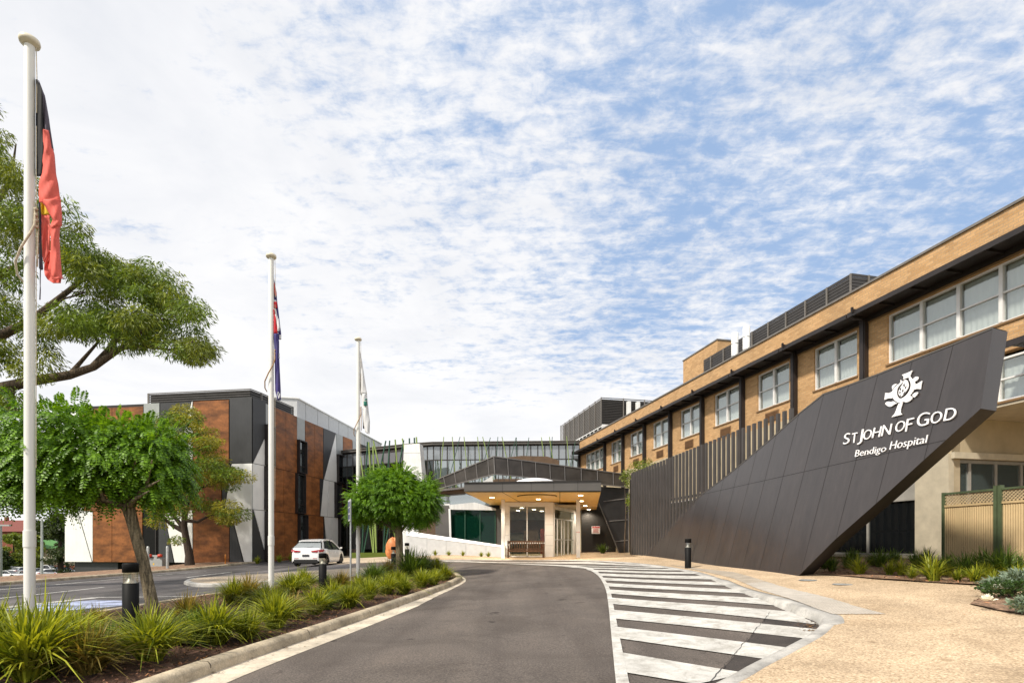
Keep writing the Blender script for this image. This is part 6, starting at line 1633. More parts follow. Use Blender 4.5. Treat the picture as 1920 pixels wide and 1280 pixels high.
        for wxx in wx:
            wb = MB(); y_ = s_*(W_/2-.13)
            prof_ = [(.24, -.11), (.33, -.11), (.355, -.08), (.36, 0), (.355, .08), (.33, .11), (.24, .11)]
            nw = 28; vs = [(wxx+r*math.cos(2*math.pi*j/nw), y_+h, .36+r*math.sin(2*math.pi*j/nw)) for r, h in prof_ for j in range(nw)]
            wb.add(vs, [(i*nw+j, i*nw+(j+1) % nw, (i+1)*nw+(j+1) % nw, (i+1)*nw+j) for i in range(len(prof_)-1) for j in range(nw)], 'tyre', True)
            wo = wb.build('wheel', t_); rb = MB(); yo = y_+s_*.085
            vs = [(wxx+.235*math.cos(2*math.pi*j/nw), yo-s_*.03, .36+.235*math.sin(2*math.pi*j/nw)) for j in range(nw)]; rb.add(vs, [list(range(nw))], 'tyre')
            for q_ in range(5):
                a_ = 2*math.pi*q_/5+.3; rb.bar((wxx, yo, .36), (wxx+.24*math.cos(a_), yo-s_*.01, .36+.24*math.sin(a_)), .03, .05, 'rim')
            vs = [(wxx+r*math.cos(2*math.pi*j/nw), yo+s_*.005, .36+r*math.sin(2*math.pi*j/nw)) for r in (.225, .25) for j in range(nw)]; rb.add(vs, [(j, (j+1) % nw, nw+(j+1) % nw, nw+j) for j in range(nw)], 'rim'); rb.build('rim', wo)
    mb = MB(); mb.box(-hl-.02, -hl+.02, -.19, .19, .60, .71, 'plate_dark'); mb.build('number_plate', t_)
    mb = MB(); mb.box(-hl-.012, -hl+.2, -.66, .66, .24, .43, 'tyre'); mb.box(-hl-.014, -hl+.1, .40, .64, .48, .505, 'tail_red'); mb.box(-hl-.014, -hl+.1, -.64, -.40, .48, .505, 'tail_red'); mb.build('rear_bumper', t_)
    return t_
cx0, cy0 = px2x(599, 33.2), 33.2
HC = car('parked_suv', 'white rounded four wheel drive car seen from behind beside the clad building', (cx0, cy0, zg(cx0, cy0)+.01), R(91), 'car_white', 'suv', hero=True)
# car park on the low ground to the left
def cpos(px, D): return px2x(px, D), D
cols = [('car_white', 'sedan', 'white sedan side on at the left edge of the low car park', 15, 95, 3), ('car_dark', 'sedan', 'dark car behind the white sedan in the low car park', 6, 108, 15), ('car_silver', 'suv', 'silver car behind the white sedan in the low car park', 26, 108, 70),
        ('car_white', 'ute', 'white van like car with windows at the back row of the low car park', 90, 112, 5), ('car_white', 'suv', 'white car just right of the thin lamp post in the low car park', 98, 98, 60), ('car_silver', 'sedan', 'silver car left of the thin lamp post in the low car park', 69, 104, 80),
        ('car_blue', 'suv', 'blue car near the corner of the clad building', 124, 104, 40), ('car_white', 'sedan', 'white car with only its roof showing beside the blue one', 134, 97, 20), ('car_white', 'suv', 'white car partly behind the near flagpole in the low car park', 44, 106, 85), ('car_silver', 'suv', 'pale car in the back row left of the lamp post', 76, 116, 85)]
for paint, kind, lab, px, D, rz in cols:
    x, y = cpos(px, D); car('parked_car', lab, (x, y, zg(x, y)+.35), R(rz), paint, kind, group='cars in the low car park')
# lamp post, houses, fences beyond
def lamp(px, D, top_py, lab):
    x, y = cpos(px, D); z = zg(x, y); h = CZ+(HY-top_py)/F*D-z
    t_ = thing('lamp_post', lab, 'lamp post', (x, y, z)); mb = MB(); mb.lathe([(.22, 0), (.20, 1), (.15, h)], 'galv', 12); mb.build('pole', t_)
    mb = MB(); mb.box(-1.9, 1.1, -.15, .15, h-.05, h+.12, 'galv'); mb.build('arm', t_); mb = MB(); mb.box(-2.6, -1.4, -.3, .3, h+.05, h+.25, 'white_metal'); mb.build('lamp_head', t_)
lamp(78.5, 88, 973, 'thin grey lamp post in the low car park')
lamp(0.5, 60, 985, 'white post at the very left edge of the low ground')
def house(px, D, w_, d_, hw, hr, roofm, wallm, lab, rz=0, zoff=0):
    x, y = cpos(px, D); t_ = thing('house', lab, 'house', (x, y, zg(x, y)+zoff), R(rz))
    mb = MB(); mb.box(-w_/2, w_/2, -d_/2, d_/2, -3, hw, wallm); mb.build('wall', t_)
    mb = MB(); e = .6; b = [(-w_/2-e, -d_/2-e, hw), (w_/2+e, -d_/2-e, hw), (w_/2+e, d_/2+e, hw), (-w_/2-e, d_/2+e, hw)]; r_ = [(-w_/2+d_*.35, 0, hw+hr), (w_/2-d_*.35, 0, hw+hr)]
    mb.add(b+r_, [(0, 1, 5, 4), (1, 2, 5), (2, 3, 4, 5), (3, 0, 4), (3, 2, 1, 0)], roofm); ro = mb.build('roof', t_)
    mb = MB(); mb.box(-w_*.2, -w_*.2+.8, -.4, .4, hw+hr*.4, hw+hr+1.0, 'brick_red'); mb.build('chimney', ro)
    for k in (-.3, .25): 
        mb = MB(); mb.box(k*w_-.9, k*w_+.9, -d_/2-.06, -d_/2+.02, 1.0, 2.3, 'window_white'); f_ = mb.build('window', t_); mb = MB(); mb.box(k*w_-.78, k*w_+.78, -d_/2-.07, -d_/2-.062, 1.1, 2.2, 'car_glass'); mb.build('pane', f_)
house(30, 165, 16, 10, 10.0, 3.5, 'roof_red', 'brick_red', 'distant house with a red tiled roof and chimney at far left')
house(88, 135, 9, 9, 4.6, 2.2, 'roof_green', 'beige_render', 'distant house with a green gabled roof', 25, .6)
house(100, 160, 12, 10, 8.2, 2.6, 'roof_grey', 'brick_red', 'distant house with a pale grey roof behind the green one', -10)
house(38, 128, 13, 7, 2.6, 1.0, 'beige_pale', 'beige_render', 'low building with a pale flat roof behind the parked cars')
mb = MB(); 
x, y = cpos(102, 118); mb.box(x-9, x+6, y, y+3, zg(x, y)-1, zg(x, y)+1.6, 'brick_red'); mb.build('garden_bank', label='low red brick bank behind the right end of the car park', cat='bank')

# ================================================================== trees
def leaves(name, parent, P, N, size, asp, mt, droop=0.0, cup=False):
    """P centres, N preferred axis (leaf long axis), makes one rhombic leaf per point"""
    k = len(P); ax = N+rng.normal(size=(k, 3))*.35; ax[:, 2] -= droop; ax /= np.linalg.norm(ax, axis=1)[:, None]
    up = rng.normal(size=(k, 3)); up[:, 2] += .9; sd_ = np.cross(ax, up); sd_ /= (np.linalg.norm(sd_, axis=1)[:, None]+1e-9)
    l = size*rng.uniform(.6, 1.25, k)[:, None]; w_ = l*asp
    V = np.stack([P-ax*l*.5, P+sd_*w_*.5-ax*l*.05, P+ax*l*.5, P-sd_*w_*.5-ax*l*.05], 1).reshape(-1, 3)
    return arrmesh(name, V, np.arange(4*k).reshape(-1, 4), [mt], parent)
def pinnate(name, parent, P, A, L_, npair, lw, ll, mt, curl=.5):
    """compound leaves : arching rachis with paired leaflets.  P base points, A direction"""
    k = len(P); A = A/np.linalg.norm(A, axis=1)[:, None]; up = np.array([0, 0, 1.0])+rng.normal(size=(k, 3))*.35
    S_ = np.cross(A, up); S_ /= (np.linalg.norm(S_, axis=1)[:, None]+1e-9); U = np.cross(S_, A)
    Ls = L_*rng.uniform(.7, 1.2, k)[:, None]; quads = []
    def ctr(t_): return P+A*Ls*(t_*(1-.12*t_))+np.array([0, 0, -1.0])*(Ls*curl*t_*t_)
    for i in range(npair+1):
        t_ = .14+.86*i/npair; c = ctr(t_); d = ctr(min(t_+.02, 1.02))-ctr(t_-.02); d /= np.linalg.norm(d, axis=1)[:, None]
        u = np.cross(S_, d); sc = (math.sin(math.pi*min(.98, t_*.8+.12)))**.5
        for sg in ((1, -1) if i < npair else (0,)):
            if sg: ax = S_*sg*.90+d*.38+u*(-.22)+rng.normal(size=(k, 3))*.08
            else: ax = d*1.0+rng.normal(size=(k, 3))*.05
            ax /= np.linalg.norm(ax, axis=1)[:, None]; wd = np.cross(ax, u); wd /= np.linalg.norm(wd, axis=1)[:, None]
            q0 = c; q2 = c+ax*ll*sc; mid = c+ax*ll*.5*sc
            quads.append(np.stack([q0, mid+wd*lw*.5, q2, mid-wd*lw*.5], 1))
    # rachis as a thin strip
    for a_, b_ in ((0, .35), (.35, .7), (.7, 1.0)): p0, p1 = ctr(a_), ctr(b_); quads.append(np.stack([p0-S_*.0022, p0+S_*.0022, p1+S_*.0018, p1-S_*.0018], 1))
    V = np.concatenate(quads, 0).reshape(-1, 3); return arrmesh(name, V, np.arange(len(V)).reshape(-1, 4), [mt], parent)
def crown_points(lobes, n, inner=.45, flat=None):
    """random points in a union of ellipsoids, mostly near the skin, with outward direction"""
    vol = np.array([l[3]*l[4]*l[5] for l in lobes])**.67; pr = vol/vol.sum(); ids = rng.choice(len(lobes), n, p=pr); L = np.array(lobes)[ids]
    d = rng.normal(size=(n, 3)); d /= np.linalg.norm(d, axis=1)[:, None]
    r = inner+(1-inner)*rng.random(n)**.55; P = L[:, :3]+d*L[:, 3:6]*r[:, None]
    lump = 1+.10*np.sin(d[:, :1]*7+L[:, :1])*np.cos(d[:, 1:2]*6+2)+.07*np.sin(d[:, 2:3]*11+d[:, :1]*5)
    P = L[:, :3]+(P-L[:, :3])*lump; return P, d
def trunk(name, parent, pts, rad, mt, n=14, wob=.0):
    mb = MB(); P = [Vector(p) for p in pts]; q = []; r = []
    for i in range(len(P)-1):
        for j in range(4):
            k = j/4; q.append(P[i].lerp(P[i+1], k)+Vector((random.uniform(-wob, wob), random.uniform(-wob, wob), 0))); r.append(rad[i]+(rad[i+1]-rad[i])*k)
    q.append(P[-1]); r.append(rad[-1]); mb.tube(q, r, mt, n); return mb.build(name, parent)
# --- near mop top robinia with leaning trunk
tx, ty = px2x(291, 9.6), 9.6; tz = zg(tx, ty)+.08
T1 = thing('robinia_tree', 'near mop top tree with leaning furrowed trunk and dense feathery crown', 'tree', (tx, ty, tz))
def loc1(px, py, D): p = pw(px, py, D); return (p[0]-tx, p[1]-ty, p[2]-tz)
a = loc1(291, 1165, 9.6); top1 = loc1(240, 950, 9.5)
def furrowed(name, parent, pts, rad, mt, ridges=9, amp=.10):
    mb = MB(); P = [Vector(p) for p in pts]; n = 54; vs = []; rows = 0
    for i in range(len(P)-1):
        for j in range(8 if i < len(P)-2 else 9):
            k = j/8; c = P[i].lerp(P[i+1], k); r = rad[i]+(rad[i+1]-rad[i])*k; z = c.z
            for q in range(n):
                th = 2*math.pi*q/n; f_ = 1+amp*(abs(math.sin(ridges*.5*th+z*1.1+.5*math.sin(z*3)))-.5)+.03*math.sin(th*23+z*9)
                vs.append((c.x+r*f_*math.cos(th), c.y+r*f_*math.sin(th), z))
            rows += 1
    mb.add(vs, [(i*n+q, i*n+(q+1) % n, (i+1)*n+(q+1) % n, (i+1)*n+q) for i in range(rows-1) for q in range(n)], mt, True); return mb.build(name, parent)
furrowed('trunk', T1, [(0, 0, -.2), (0, 0, .1), loc1(268, 1050, 9.6), loc1(250, 985, 9.55), top1, loc1(236, 935, 9.5)], [.12, .10, .088, .086, .10, .07], 'bark_robinia')
C1 = loc1(150, 850, 9.5); C2 = loc1(318, 868, 9.6); C3 = loc1(60, 895, 9.3)
mbb = MB()
for e in [(90, 850), (150, 800), (205, 830), (260, 850), (285, 862), (300, 900), (60, 900), (180, 900), (280, 920)]:
    for dd in (-.5, .4): 
        p_ = loc1(e[0], e[1], 9.5+dd); m1 = tuple((top1[i]+p_[i])/2+random.uniform(-.1, .1) for i in range(3)); mbb.tube([top1, m1, p_], [.06, .035, .01], 'bark_robinia', 7)
mbb.build('limbs', T1)
lobes = [(*loc1(128, 845, 9.5), 1.16, 1.15, .88), (*loc1(300, 872, 9.75), .56, .85, .80), (*loc1(50, 872, 9.4), .76, .9, .72), (*loc1(195, 858, 9.5), .98, 1.0, .80), (*loc1(262, 855, 9.7), .72, .9, .66), (*loc1(-5, 885, 9.5), .55, .7, .58), (*loc1(100, 900, 9.3), .9, .8, .5)]
P, d = crown_points(lobes, 4700, .50)
keep = P[:, 2] > -9; 
low = top1[2]-.30
hang = (P[:, 2] > low-.12+.18*np.sin(P[:, 0]*5)+.1*np.sin(P[:, 0]*13)) & ((abs(P[:, 0]-top1[0]) > .28) | (P[:, 2] > low+.35) | (P[:, 1] > .3)); P, d = P[hang], d[hang]
dirs = d*np.array([1, 1, .35])+np.array([0, 0, .15]); P_b = P-d*.12
pinnate('crown', T1, P_b, dirs, .30, 7, .034, .074, 'leaf_robinia', .75)
top_ = P[d[:, 2] > .35]; td = d[d[:, 2] > .35]; sel = rng.random(len(top_)) < .26
pinnate('crown_sprays', T1, top_[sel], td[sel]*np.array([1, 1, .8])+np.array([0, 0, .45]), .36, 8, .032, .070, 'leaf_robinia_two', .25)
# --- far mop top
D2 = 20.2; tx, ty = px2x(749.5, D2), D2; tz = zg(tx, ty)+.08
T2 = thing('robinia_tree', 'farther mop top tree with straight trunk and round feathery crown before the glass building', 'tree', (tx, ty, tz))
def loc2(px, py, D=D2): p = pw(px, py, D); return (p[0]-tx, p[1]-ty, p[2]-tz)
furrowed('trunk', T2, [(0, 0, -.2), (0, 0, .1), loc2(749, 1040), loc2(748, 1003), loc2(747, 985)], [.17, .14, .125, .13, .11], 'bark_robinia', 8, .12)
lobes = [(*loc2(740, 935), 1.42, 1.3, .98), (*loc2(690, 945), .78, 1.0, .75), (*loc2(795, 945), .72, 1.0, .80), (*loc2(735, 912), .9, 1.0, .70), (*loc2(775, 958), .80, .9, .66), (*loc2(700, 905), .5, .6, .42), (*loc2(800, 915), .42, .6, .42), (*loc2(755, 893), .5, .6, .35), (*loc2(668, 965), .4, .6, .35)]
P, d = crown_points(lobes, 7600, .50); P_b = P-d*.12
pinnate('crown', T2, P_b, d*np.array([1, 1, .3])+np.array([0, 0, .1]), .27, 5, .040, .070, 'leaf_robinia_two', .6)
top_ = P[d[:, 2] > .1]; td = d[d[:, 2] > .1]; sel = rng.random(len(top_)) < .28
pinnate('crown_sprays', T2, top_[sel], td[sel]*np.array([1.3, 1, .8])+np.array([0, 0, .35]), .42, 6, .038, .070, 'leaf_robinia_two', .3)
mbb = MB(); top2 = loc2(748, 1000)
for e in [(690, 930), (720, 900), (760, 900), (800, 935), (780, 960), (700, 965)]:
    p_ = loc2(e[0], e[1], D2+random.uniform(-.6, .6)); mbb.tube([top2, tuple((top2[i]+p_[i])/2 for i in range(3)), p_], [.07, .04, .01], 'bark_robinia', 7)
mbb.build('limbs', T2)
# --- generic clustered tree
def clump_leaves(name, parent, centres, radii, per, size, asp, mt, droop=.4, squash=.6):
    Ps = []; Ns = []
    for c, r in zip(centres, radii):
        k = max(8, int(per*r*r)); d = rng.normal(size=(k, 3)); d /= np.linalg.norm(d, axis=1)[:, None]
        rr_ = r*(.25+.75*rng.random(k)**.5); q = d*rr_[:, None]; q[:, 2] *= squash; q[:, 2] -= .12*r*rng.random(k)
        Ps.append(np.array(c)+q); Ns.append(d*[1, 1, .4])
    return leaves(name, parent, np.concatenate(Ps), np.concatenate(Ns), size, asp, mt, droop)
# --- big gum overhanging from the left
Dg = 17.5; gx, gy = -19.4, 17.5; gz = zg(gx, gy)
T3 = thing('gum_tree', 'huge spreading gum tree reaching in from the left edge with drooping leaf masses', 'tree', (gx, gy, gz))
def loc3(px, py, D=Dg): p = pw(px, py, D); return (p[0]-gx, p[1]-gy, p[2]-gz)
trunk('trunk', T3, [(0, 0, -.3), (.2, 0, 1.5), (.6, 0, 3.6), (.9, 0, 5.2), (1.0, 0.2, 9), (1.6, .3, 12.5)], [.62, .46, .42, .38, .26, .10], 'bark', 18, .03)
limbs = [([(.7, 0, 4.0), loc3(-60, 742, 17.2), loc3(0, 728, 17), loc3(60, 714, 17), loc3(130, 703, 16.8), loc3(175, 688, 16.8), loc3(228, 652, 16.8), loc3(262, 648, 16.7), loc3(320, 656, 16.5), loc3(362, 640, 16.5)], [.26, .21, .175, .15, .13, .11, .08, .055, .035, .015]),
         ([loc3(175, 688, 16.8), loc3(205, 655, 17.2), loc3(225, 625, 17.4), loc3(250, 590, 17.5), loc3(280, 560, 17.6)], [.11, .09, .07, .05, .02]),
         ([(.8, 0, 5.0), loc3(-20, 640, 17.8), loc3(60, 600, 18), loc3(110, 560, 18), loc3(160, 520, 18.2), loc3(200, 500, 18.4)], [.22, .16, .12, .09, .06, .02]),
         ([(.8, 0, 6.0), loc3(-10, 520, 18.5), loc3(45, 495, 18.5), loc3(70, 450, 18.6), loc3(110, 420, 18.6)], [.2, .14, .10, .06, .02]),
         ([(.9, 0, 8.0), loc3(-20, 400, 18.8), loc3(20, 340, 19), loc3(30, 270, 19)], [.2, .12, .06, .02]),
         ([loc3(60, 600, 18), loc3(120, 560, 17.5), loc3(160, 548, 17), loc3(115, 546, 17)], [.06, .03, .02, .01]),
         ([loc3(130, 703, 16.8), loc3(150, 680, 17), loc3(185, 640, 17.2), loc3(150, 600, 17.4)], [.08, .06, .04, .02]),
         ([loc3(20, 728, 17), loc3(20, 760, 16.6), loc3(10, 800, 16.4)], [.12, .06, .02]),
         ([loc3(0, 740, 17), loc3(-20, 790, 17.6), loc3(10, 770, 17.6), loc3(25, 790, 17.4)], [.09, .06, .04, .02]),
         ([loc3(228, 652, 16.8), loc3(262, 625, 16.6), loc3(300, 600, 16.5), loc3(340, 590, 16.5)], [.06, .05, .03, .01])]
mbb = MB()
for pts, rad in limbs: mbb.tube(pts, rad, 'bark', 10)
mbb.build('limbs', T3)
def blob_fill(polys, n, rmin, rmax, D, dspread, loc):
    cs, rs = [], []
    for poly_, cnt in polys:
        xs = [p[0] for p in poly_]; ys = [p[1] for p in poly_]; c = 0
        while c < cnt:
            x, y = random.uniform(min(xs), max(xs)), random.uniform(min(ys), max(ys))
            if inside(x, y, poly_): dd = D+random.uniform(-dspread, dspread); cs.append(loc(x, y, dd)); rs.append(random.uniform(rmin, rmax)); c += 1
    return cs, rs
gum = [([(-90, 200), (-10, 190), (8, 250), (15, 320), (-20, 380), (-90, 380)], 22), ([(-60, 290), (40, 300), (60, 380), (75, 440), (20, 470), (-60, 460)], 26), ([(30, 350), (120, 380), (160, 430), (165, 480), (110, 505), (40, 450)], 24),
       ([(-70, 470), (20, 480), (60, 520), (20, 560), (-70, 560)], 14), ([(110, 480), (185, 470), (220, 500), (270, 540), (200, 570), (140, 545)], 26), ([(200, 485), (290, 500), (345, 530), (372, 580), (360, 610), (290, 580), (230, 560)], 30),
       ([(-60, 555), (60, 570), (130, 580), (150, 640), (110, 690), (40, 700), (-60, 670)], 44), ([(130, 570), (240, 580), (260, 640), (200, 650), (140, 650)], 26), ([(250, 590), (340, 600), (385, 640), (375, 675), (300, 660), (250, 640)], 22),
       ([(-60, 740), (25, 745), (35, 790), (10, 840), (-60, 830)], 14), ([(345, 560), (375, 590), (392, 660), (378, 688), (352, 640)], 10)]
cs, rs = blob_fill(gum, 0, .32, .70, 17.4, 2.0, loc3)
kb_ = rng.random(len(cs)) < .55
clump_leaves('crown', T3, [c for c, k in zip(cs, kb_) if k], [r for r, k in zip(rs, kb_) if k], 1080, .17, .20, 'leaf_gum', .75, .62)
clump_leaves('crown_dark', T3, [c for c, k in zip(cs, kb_) if not k], [r for r, k in zip(rs, kb_) if not k], 1080, .17, .20, 'leaf_olive', .75, .62)
# --- small tree in front of the clad building
Ds = 35.5; sx_, sy_ = px2x(356, Ds), Ds; sz_ = zg(sx_, sy_)+.05
T4 = thing('wattle_tree', 'spreading olive green tree with dark forked trunk in front of the clad building', 'tree', (sx_, sy_, sz_))
def loc4(px, py, D=Ds): p = pw(px, py, D); return (p[0]-sx_, p[1]-sy_, p[2]-sz_)
mbb = MB()
for pts, rad in (([(0, 0, -.2), loc4(355, 1040), loc4(349, 1010), loc4(345, 985), loc4(348, 955), loc4(355, 930), loc4(350, 890)], [.34, .25, .21, .20, .16, .12, .05]), ([loc4(345, 995), loc4(325, 985), loc4(305, 970), loc4(290, 960)], [.18, .13, .08, .03]),
                 ([loc4(347, 975), loc4(370, 978), loc4(395, 965), (loc4(425, 970))], [.14, .10, .06, .02]), ([loc4(345, 990), loc4(320, 960), loc4(300, 930), loc4(310, 900)], [.15, .1, .06, .03]), ([loc4(350, 940), loc4(375, 915), loc4(400, 905), loc4(430, 900)], [.12, .08, .05, .02]), ([loc4(348, 955), loc4(330, 900), loc4(325, 850)], [.12, .08, .03]), ([loc4(352, 930), loc4(370, 870), loc4(375, 830)], [.12, .08, .03])):
    mbb.tube(pts, rad, 'bark_dark', 10)
mbb.build('trunk', T4)
w4 = [([(290, 800), (310, 775), (350, 768), (390, 790), (405, 830), (380, 850), (320, 840)], 40), ([(370, 800), (410, 830), (425, 870), (445, 890), (420, 900), (380, 880)], 20), ([(400, 870), (462, 880), (455, 905), (420, 915), (390, 905)], 12), ([(390, 940), (450, 950), (455, 965), (420, 985), (385, 965)], 10),
      ([(270, 840), (370, 850), (400, 900), (330, 920), (270, 900)], 40), ([(262, 920), (330, 930), (380, 925), (400, 945), (340, 965), (270, 985)], 22), ([(322, 1000), (340, 1000), (338, 1015), (325, 1015)], 2), ([(240, 790), (290, 770), (300, 800), (250, 830)], 8)]
cs, rs = blob_fill(w4, 0, .45, .95, Ds, 2.4, loc4); kb_ = rng.random(len(cs)) < .5
clump_leaves('crown', T4, [c for c, k in zip(cs, kb_) if k], [r for r, k in zip(rs, kb_) if k], 520, .22, .24, 'leaf_gold', .4, .55)
clump_leaves('crown_dark', T4, [c for c, k in zip(cs, kb_) if not k], [r for r, k in zip(rs, kb_) if not k], 520, .22, .24, 'leaf_gum', .4, .55)
# --- distant trees
def far_tree(px, D, top_py, wpx, mt, lab, name='tree', per=50, base_py=1060, leaf=.55):
    x, y = cpos(px, D); z = zg(x, y); H = CZ+(HY-top_py)/F*D-z; w_ = wpx/F*D/2
    t_ = thing(name, lab, 'tree', (x, y, z)); trunk('trunk', t_, [(0, 0, -.3), (.1, 0, H*.4), (0, 0, H*.85)], [.035*H, .025*H, .006*H], 'bark_dark', 8)
    cs, rs = [], []
    for _ in range(per):
        a = random.uniform(0, 6.28); f_ = random.random(); h = H*(.16+.80*f_); rad = w_*math.sin(math.pi*min(.97, .18+.78*f_))**.6*random.random()**.5
        cs.append((rad*math.cos(a), rad*math.sin(a), h)); rs.append(random.uniform(.16, .30)*w_+.25)
    k = 700/(sum(r*r for r in rs)/per*per)*per/6
    clump_leaves('crown', t_, cs, rs, k, leaf*D/110, .5, mt, .1, .75)
far_tree(112, 62, 948, 44, 'leaf_dark', 'dark bushy conifer beside the white panel of the clad building', 'conifer', 80, leaf=.42)
far_tree(85, 150, 968, 60, 'leaf_dark', 'tall dark distant tree behind the lamp post', per=60)
far_tree(25, 112, 997, 52, 'leaf_bright', 'bright green round tree behind the car park', per=60)
far_tree(5, 100, 1030, 26, 'leaf_dark', 'dark shrub tree at the left edge behind the parked cars', per=40)
far_tree(58, 130, 1003, 44, 'leaf_olive', 'olive tree in front of the red roofed house', per=45)
far_tree(34, 190, 978, 50, 'leaf_olive', 'hazy tree behind the red roofed house', per=45)
far_tree(33, 116, 1045, 26, 'leaf_dark', 'small dark bush right behind the parked cars', 'bush', per=40)
far_tree(68, 112, 1040, 20, 'leaf_olive', 'small olive bush behind the near flagpole and cars', 'bush', per=40)
far_tree(-40, 120, 985, 60, 'leaf_dark', 'large dark tree just beyond the left edge', per=60)
# --- vine over the slat screen
VX, VY = px2x(1195, 34), 34; T5 = thing('screen_vine', 'bright green creeper spilling above the left end of the slat screen', 'vine', (VX, VY, .8))
def loc5(px, py, D=33): p = pw(px, py, D); return (p[0]-VX, p[1]-VY, p[2]-.8)
cs, rs = blob_fill([([(1165, 890), (1190, 868), (1222, 862), (1218, 880), (1175, 905)], 34), ([(1180, 905), (1184, 900), (1184, 960), (1181, 960)], 14)], 0, .22, .42, 32.6, .8, loc5)
clump_leaves('foliage', T5, cs, rs, 420, .13, .45, 'leaf_bright', .2, .8)
mbb = MB()
for _ in range(6): x_ = random.uniform(1168, 1215); mbb.tube([loc5(x_, 1035, 33), loc5(x_+3, 960, 33), loc5(x_, 885, 32.8)], [.04, .03, .01], 'bark', 6)
mbb.build('stems', T5)
# ================================================================== strappy clumps, roses
def clump_mesh(name, n, H, spread, mt, w_=.016, seed=0, flowers=0):
    r_ = np.random.default_rng(seed); Vs = []; K = 5
    az = r_.uniform(0, 2*math.pi, n); lean = r_.beta(1.6, 1.6, n)*spread; h = H*r_.uniform(.55, 1.1, n); r0 = .09*H/.6*np.sqrt(r_.random(n)); a0 = r_.uniform(0, 6.28, n)
    bx = r0*np.cos(a0); by = r0*np.sin(a0); tw = r_.normal(size=n)*.5; kink = np.where(r_.random(n) < .25, r_.uniform(.5, 1.3, n), .15)
    dx, dy = np.cos(az), np.sin(az); px_, py_ = -np.sin(az+tw), np.cos(az+tw)
    for i in range(K+1):
        t_ = i/K; out = h*(lean*.55*t_+lean*.75*t_**2.2); up = h*(t_*(1-.12*lean)-lean*.42*t_**2.6*(1+kink)); wd = w_*(1-.12*t_)*(1-t_**3.2)*.5*(h/H*.5+.6)+.0012
        c = np.stack([bx+dx*out, by+dy*out, np.maximum(up, .01)], -1); s_ = np.stack([px_*wd, py_*wd, np.zeros(n)], -1); Vs += [c-s_, c+s_]
    V = np.stack(Vs, 1).reshape(-1, 3); q = np.array([[2*i, 2*i+1, 2*i+3, 2*i+2] for i in range(K)]); Fq = ((np.arange(n)*(2*(K+1)))[:, None, None]+q[None]).reshape(-1, 4)
    me_o = arrmesh(name, V, Fq, [mt]); me = me_o.data; bpy.data.objects.remove(me_o); return me
CL = [clump_mesh('clump_a', 560, .62, 1.15, 'blade', .017, 1), clump_mesh('clump_b', 500, .58, 1.0, 'blade', .016, 2), clump_mesh('clump_c', 520, .60, 1.2, 'blade', .016, 3), clump_mesh('clump_d', 480, .55, 1.1, 'blade_red', .014, 4), clump_mesh('clump_e', 520, .66, .95, 'blade_dark', .016, 5), clump_mesh('clump_f', 170, .42, 1.0, 'blade_dark', .013, 6), clump_mesh('clump_g', 160, .40, 1.05, 'blade', .012, 7)]
def clump(me, x, y, z, s_, rz, label, group, name='strappy_plant'):
    o = bpy.data.objects.new(name, me); C.objects.link(o); o.location = (x, y, z); o.scale = (s_, s_, s_*random.uniform(.9, 1.1)); o.rotation_euler = (random.uniform(-.06, .06), random.uniform(-.06, .06), rz); props(o, label, 'plant', group); return o
def cat_pt(px, py): return gp(px, py, lambda x, y: .12)
GP = 'strappy clumps in the planted bed'
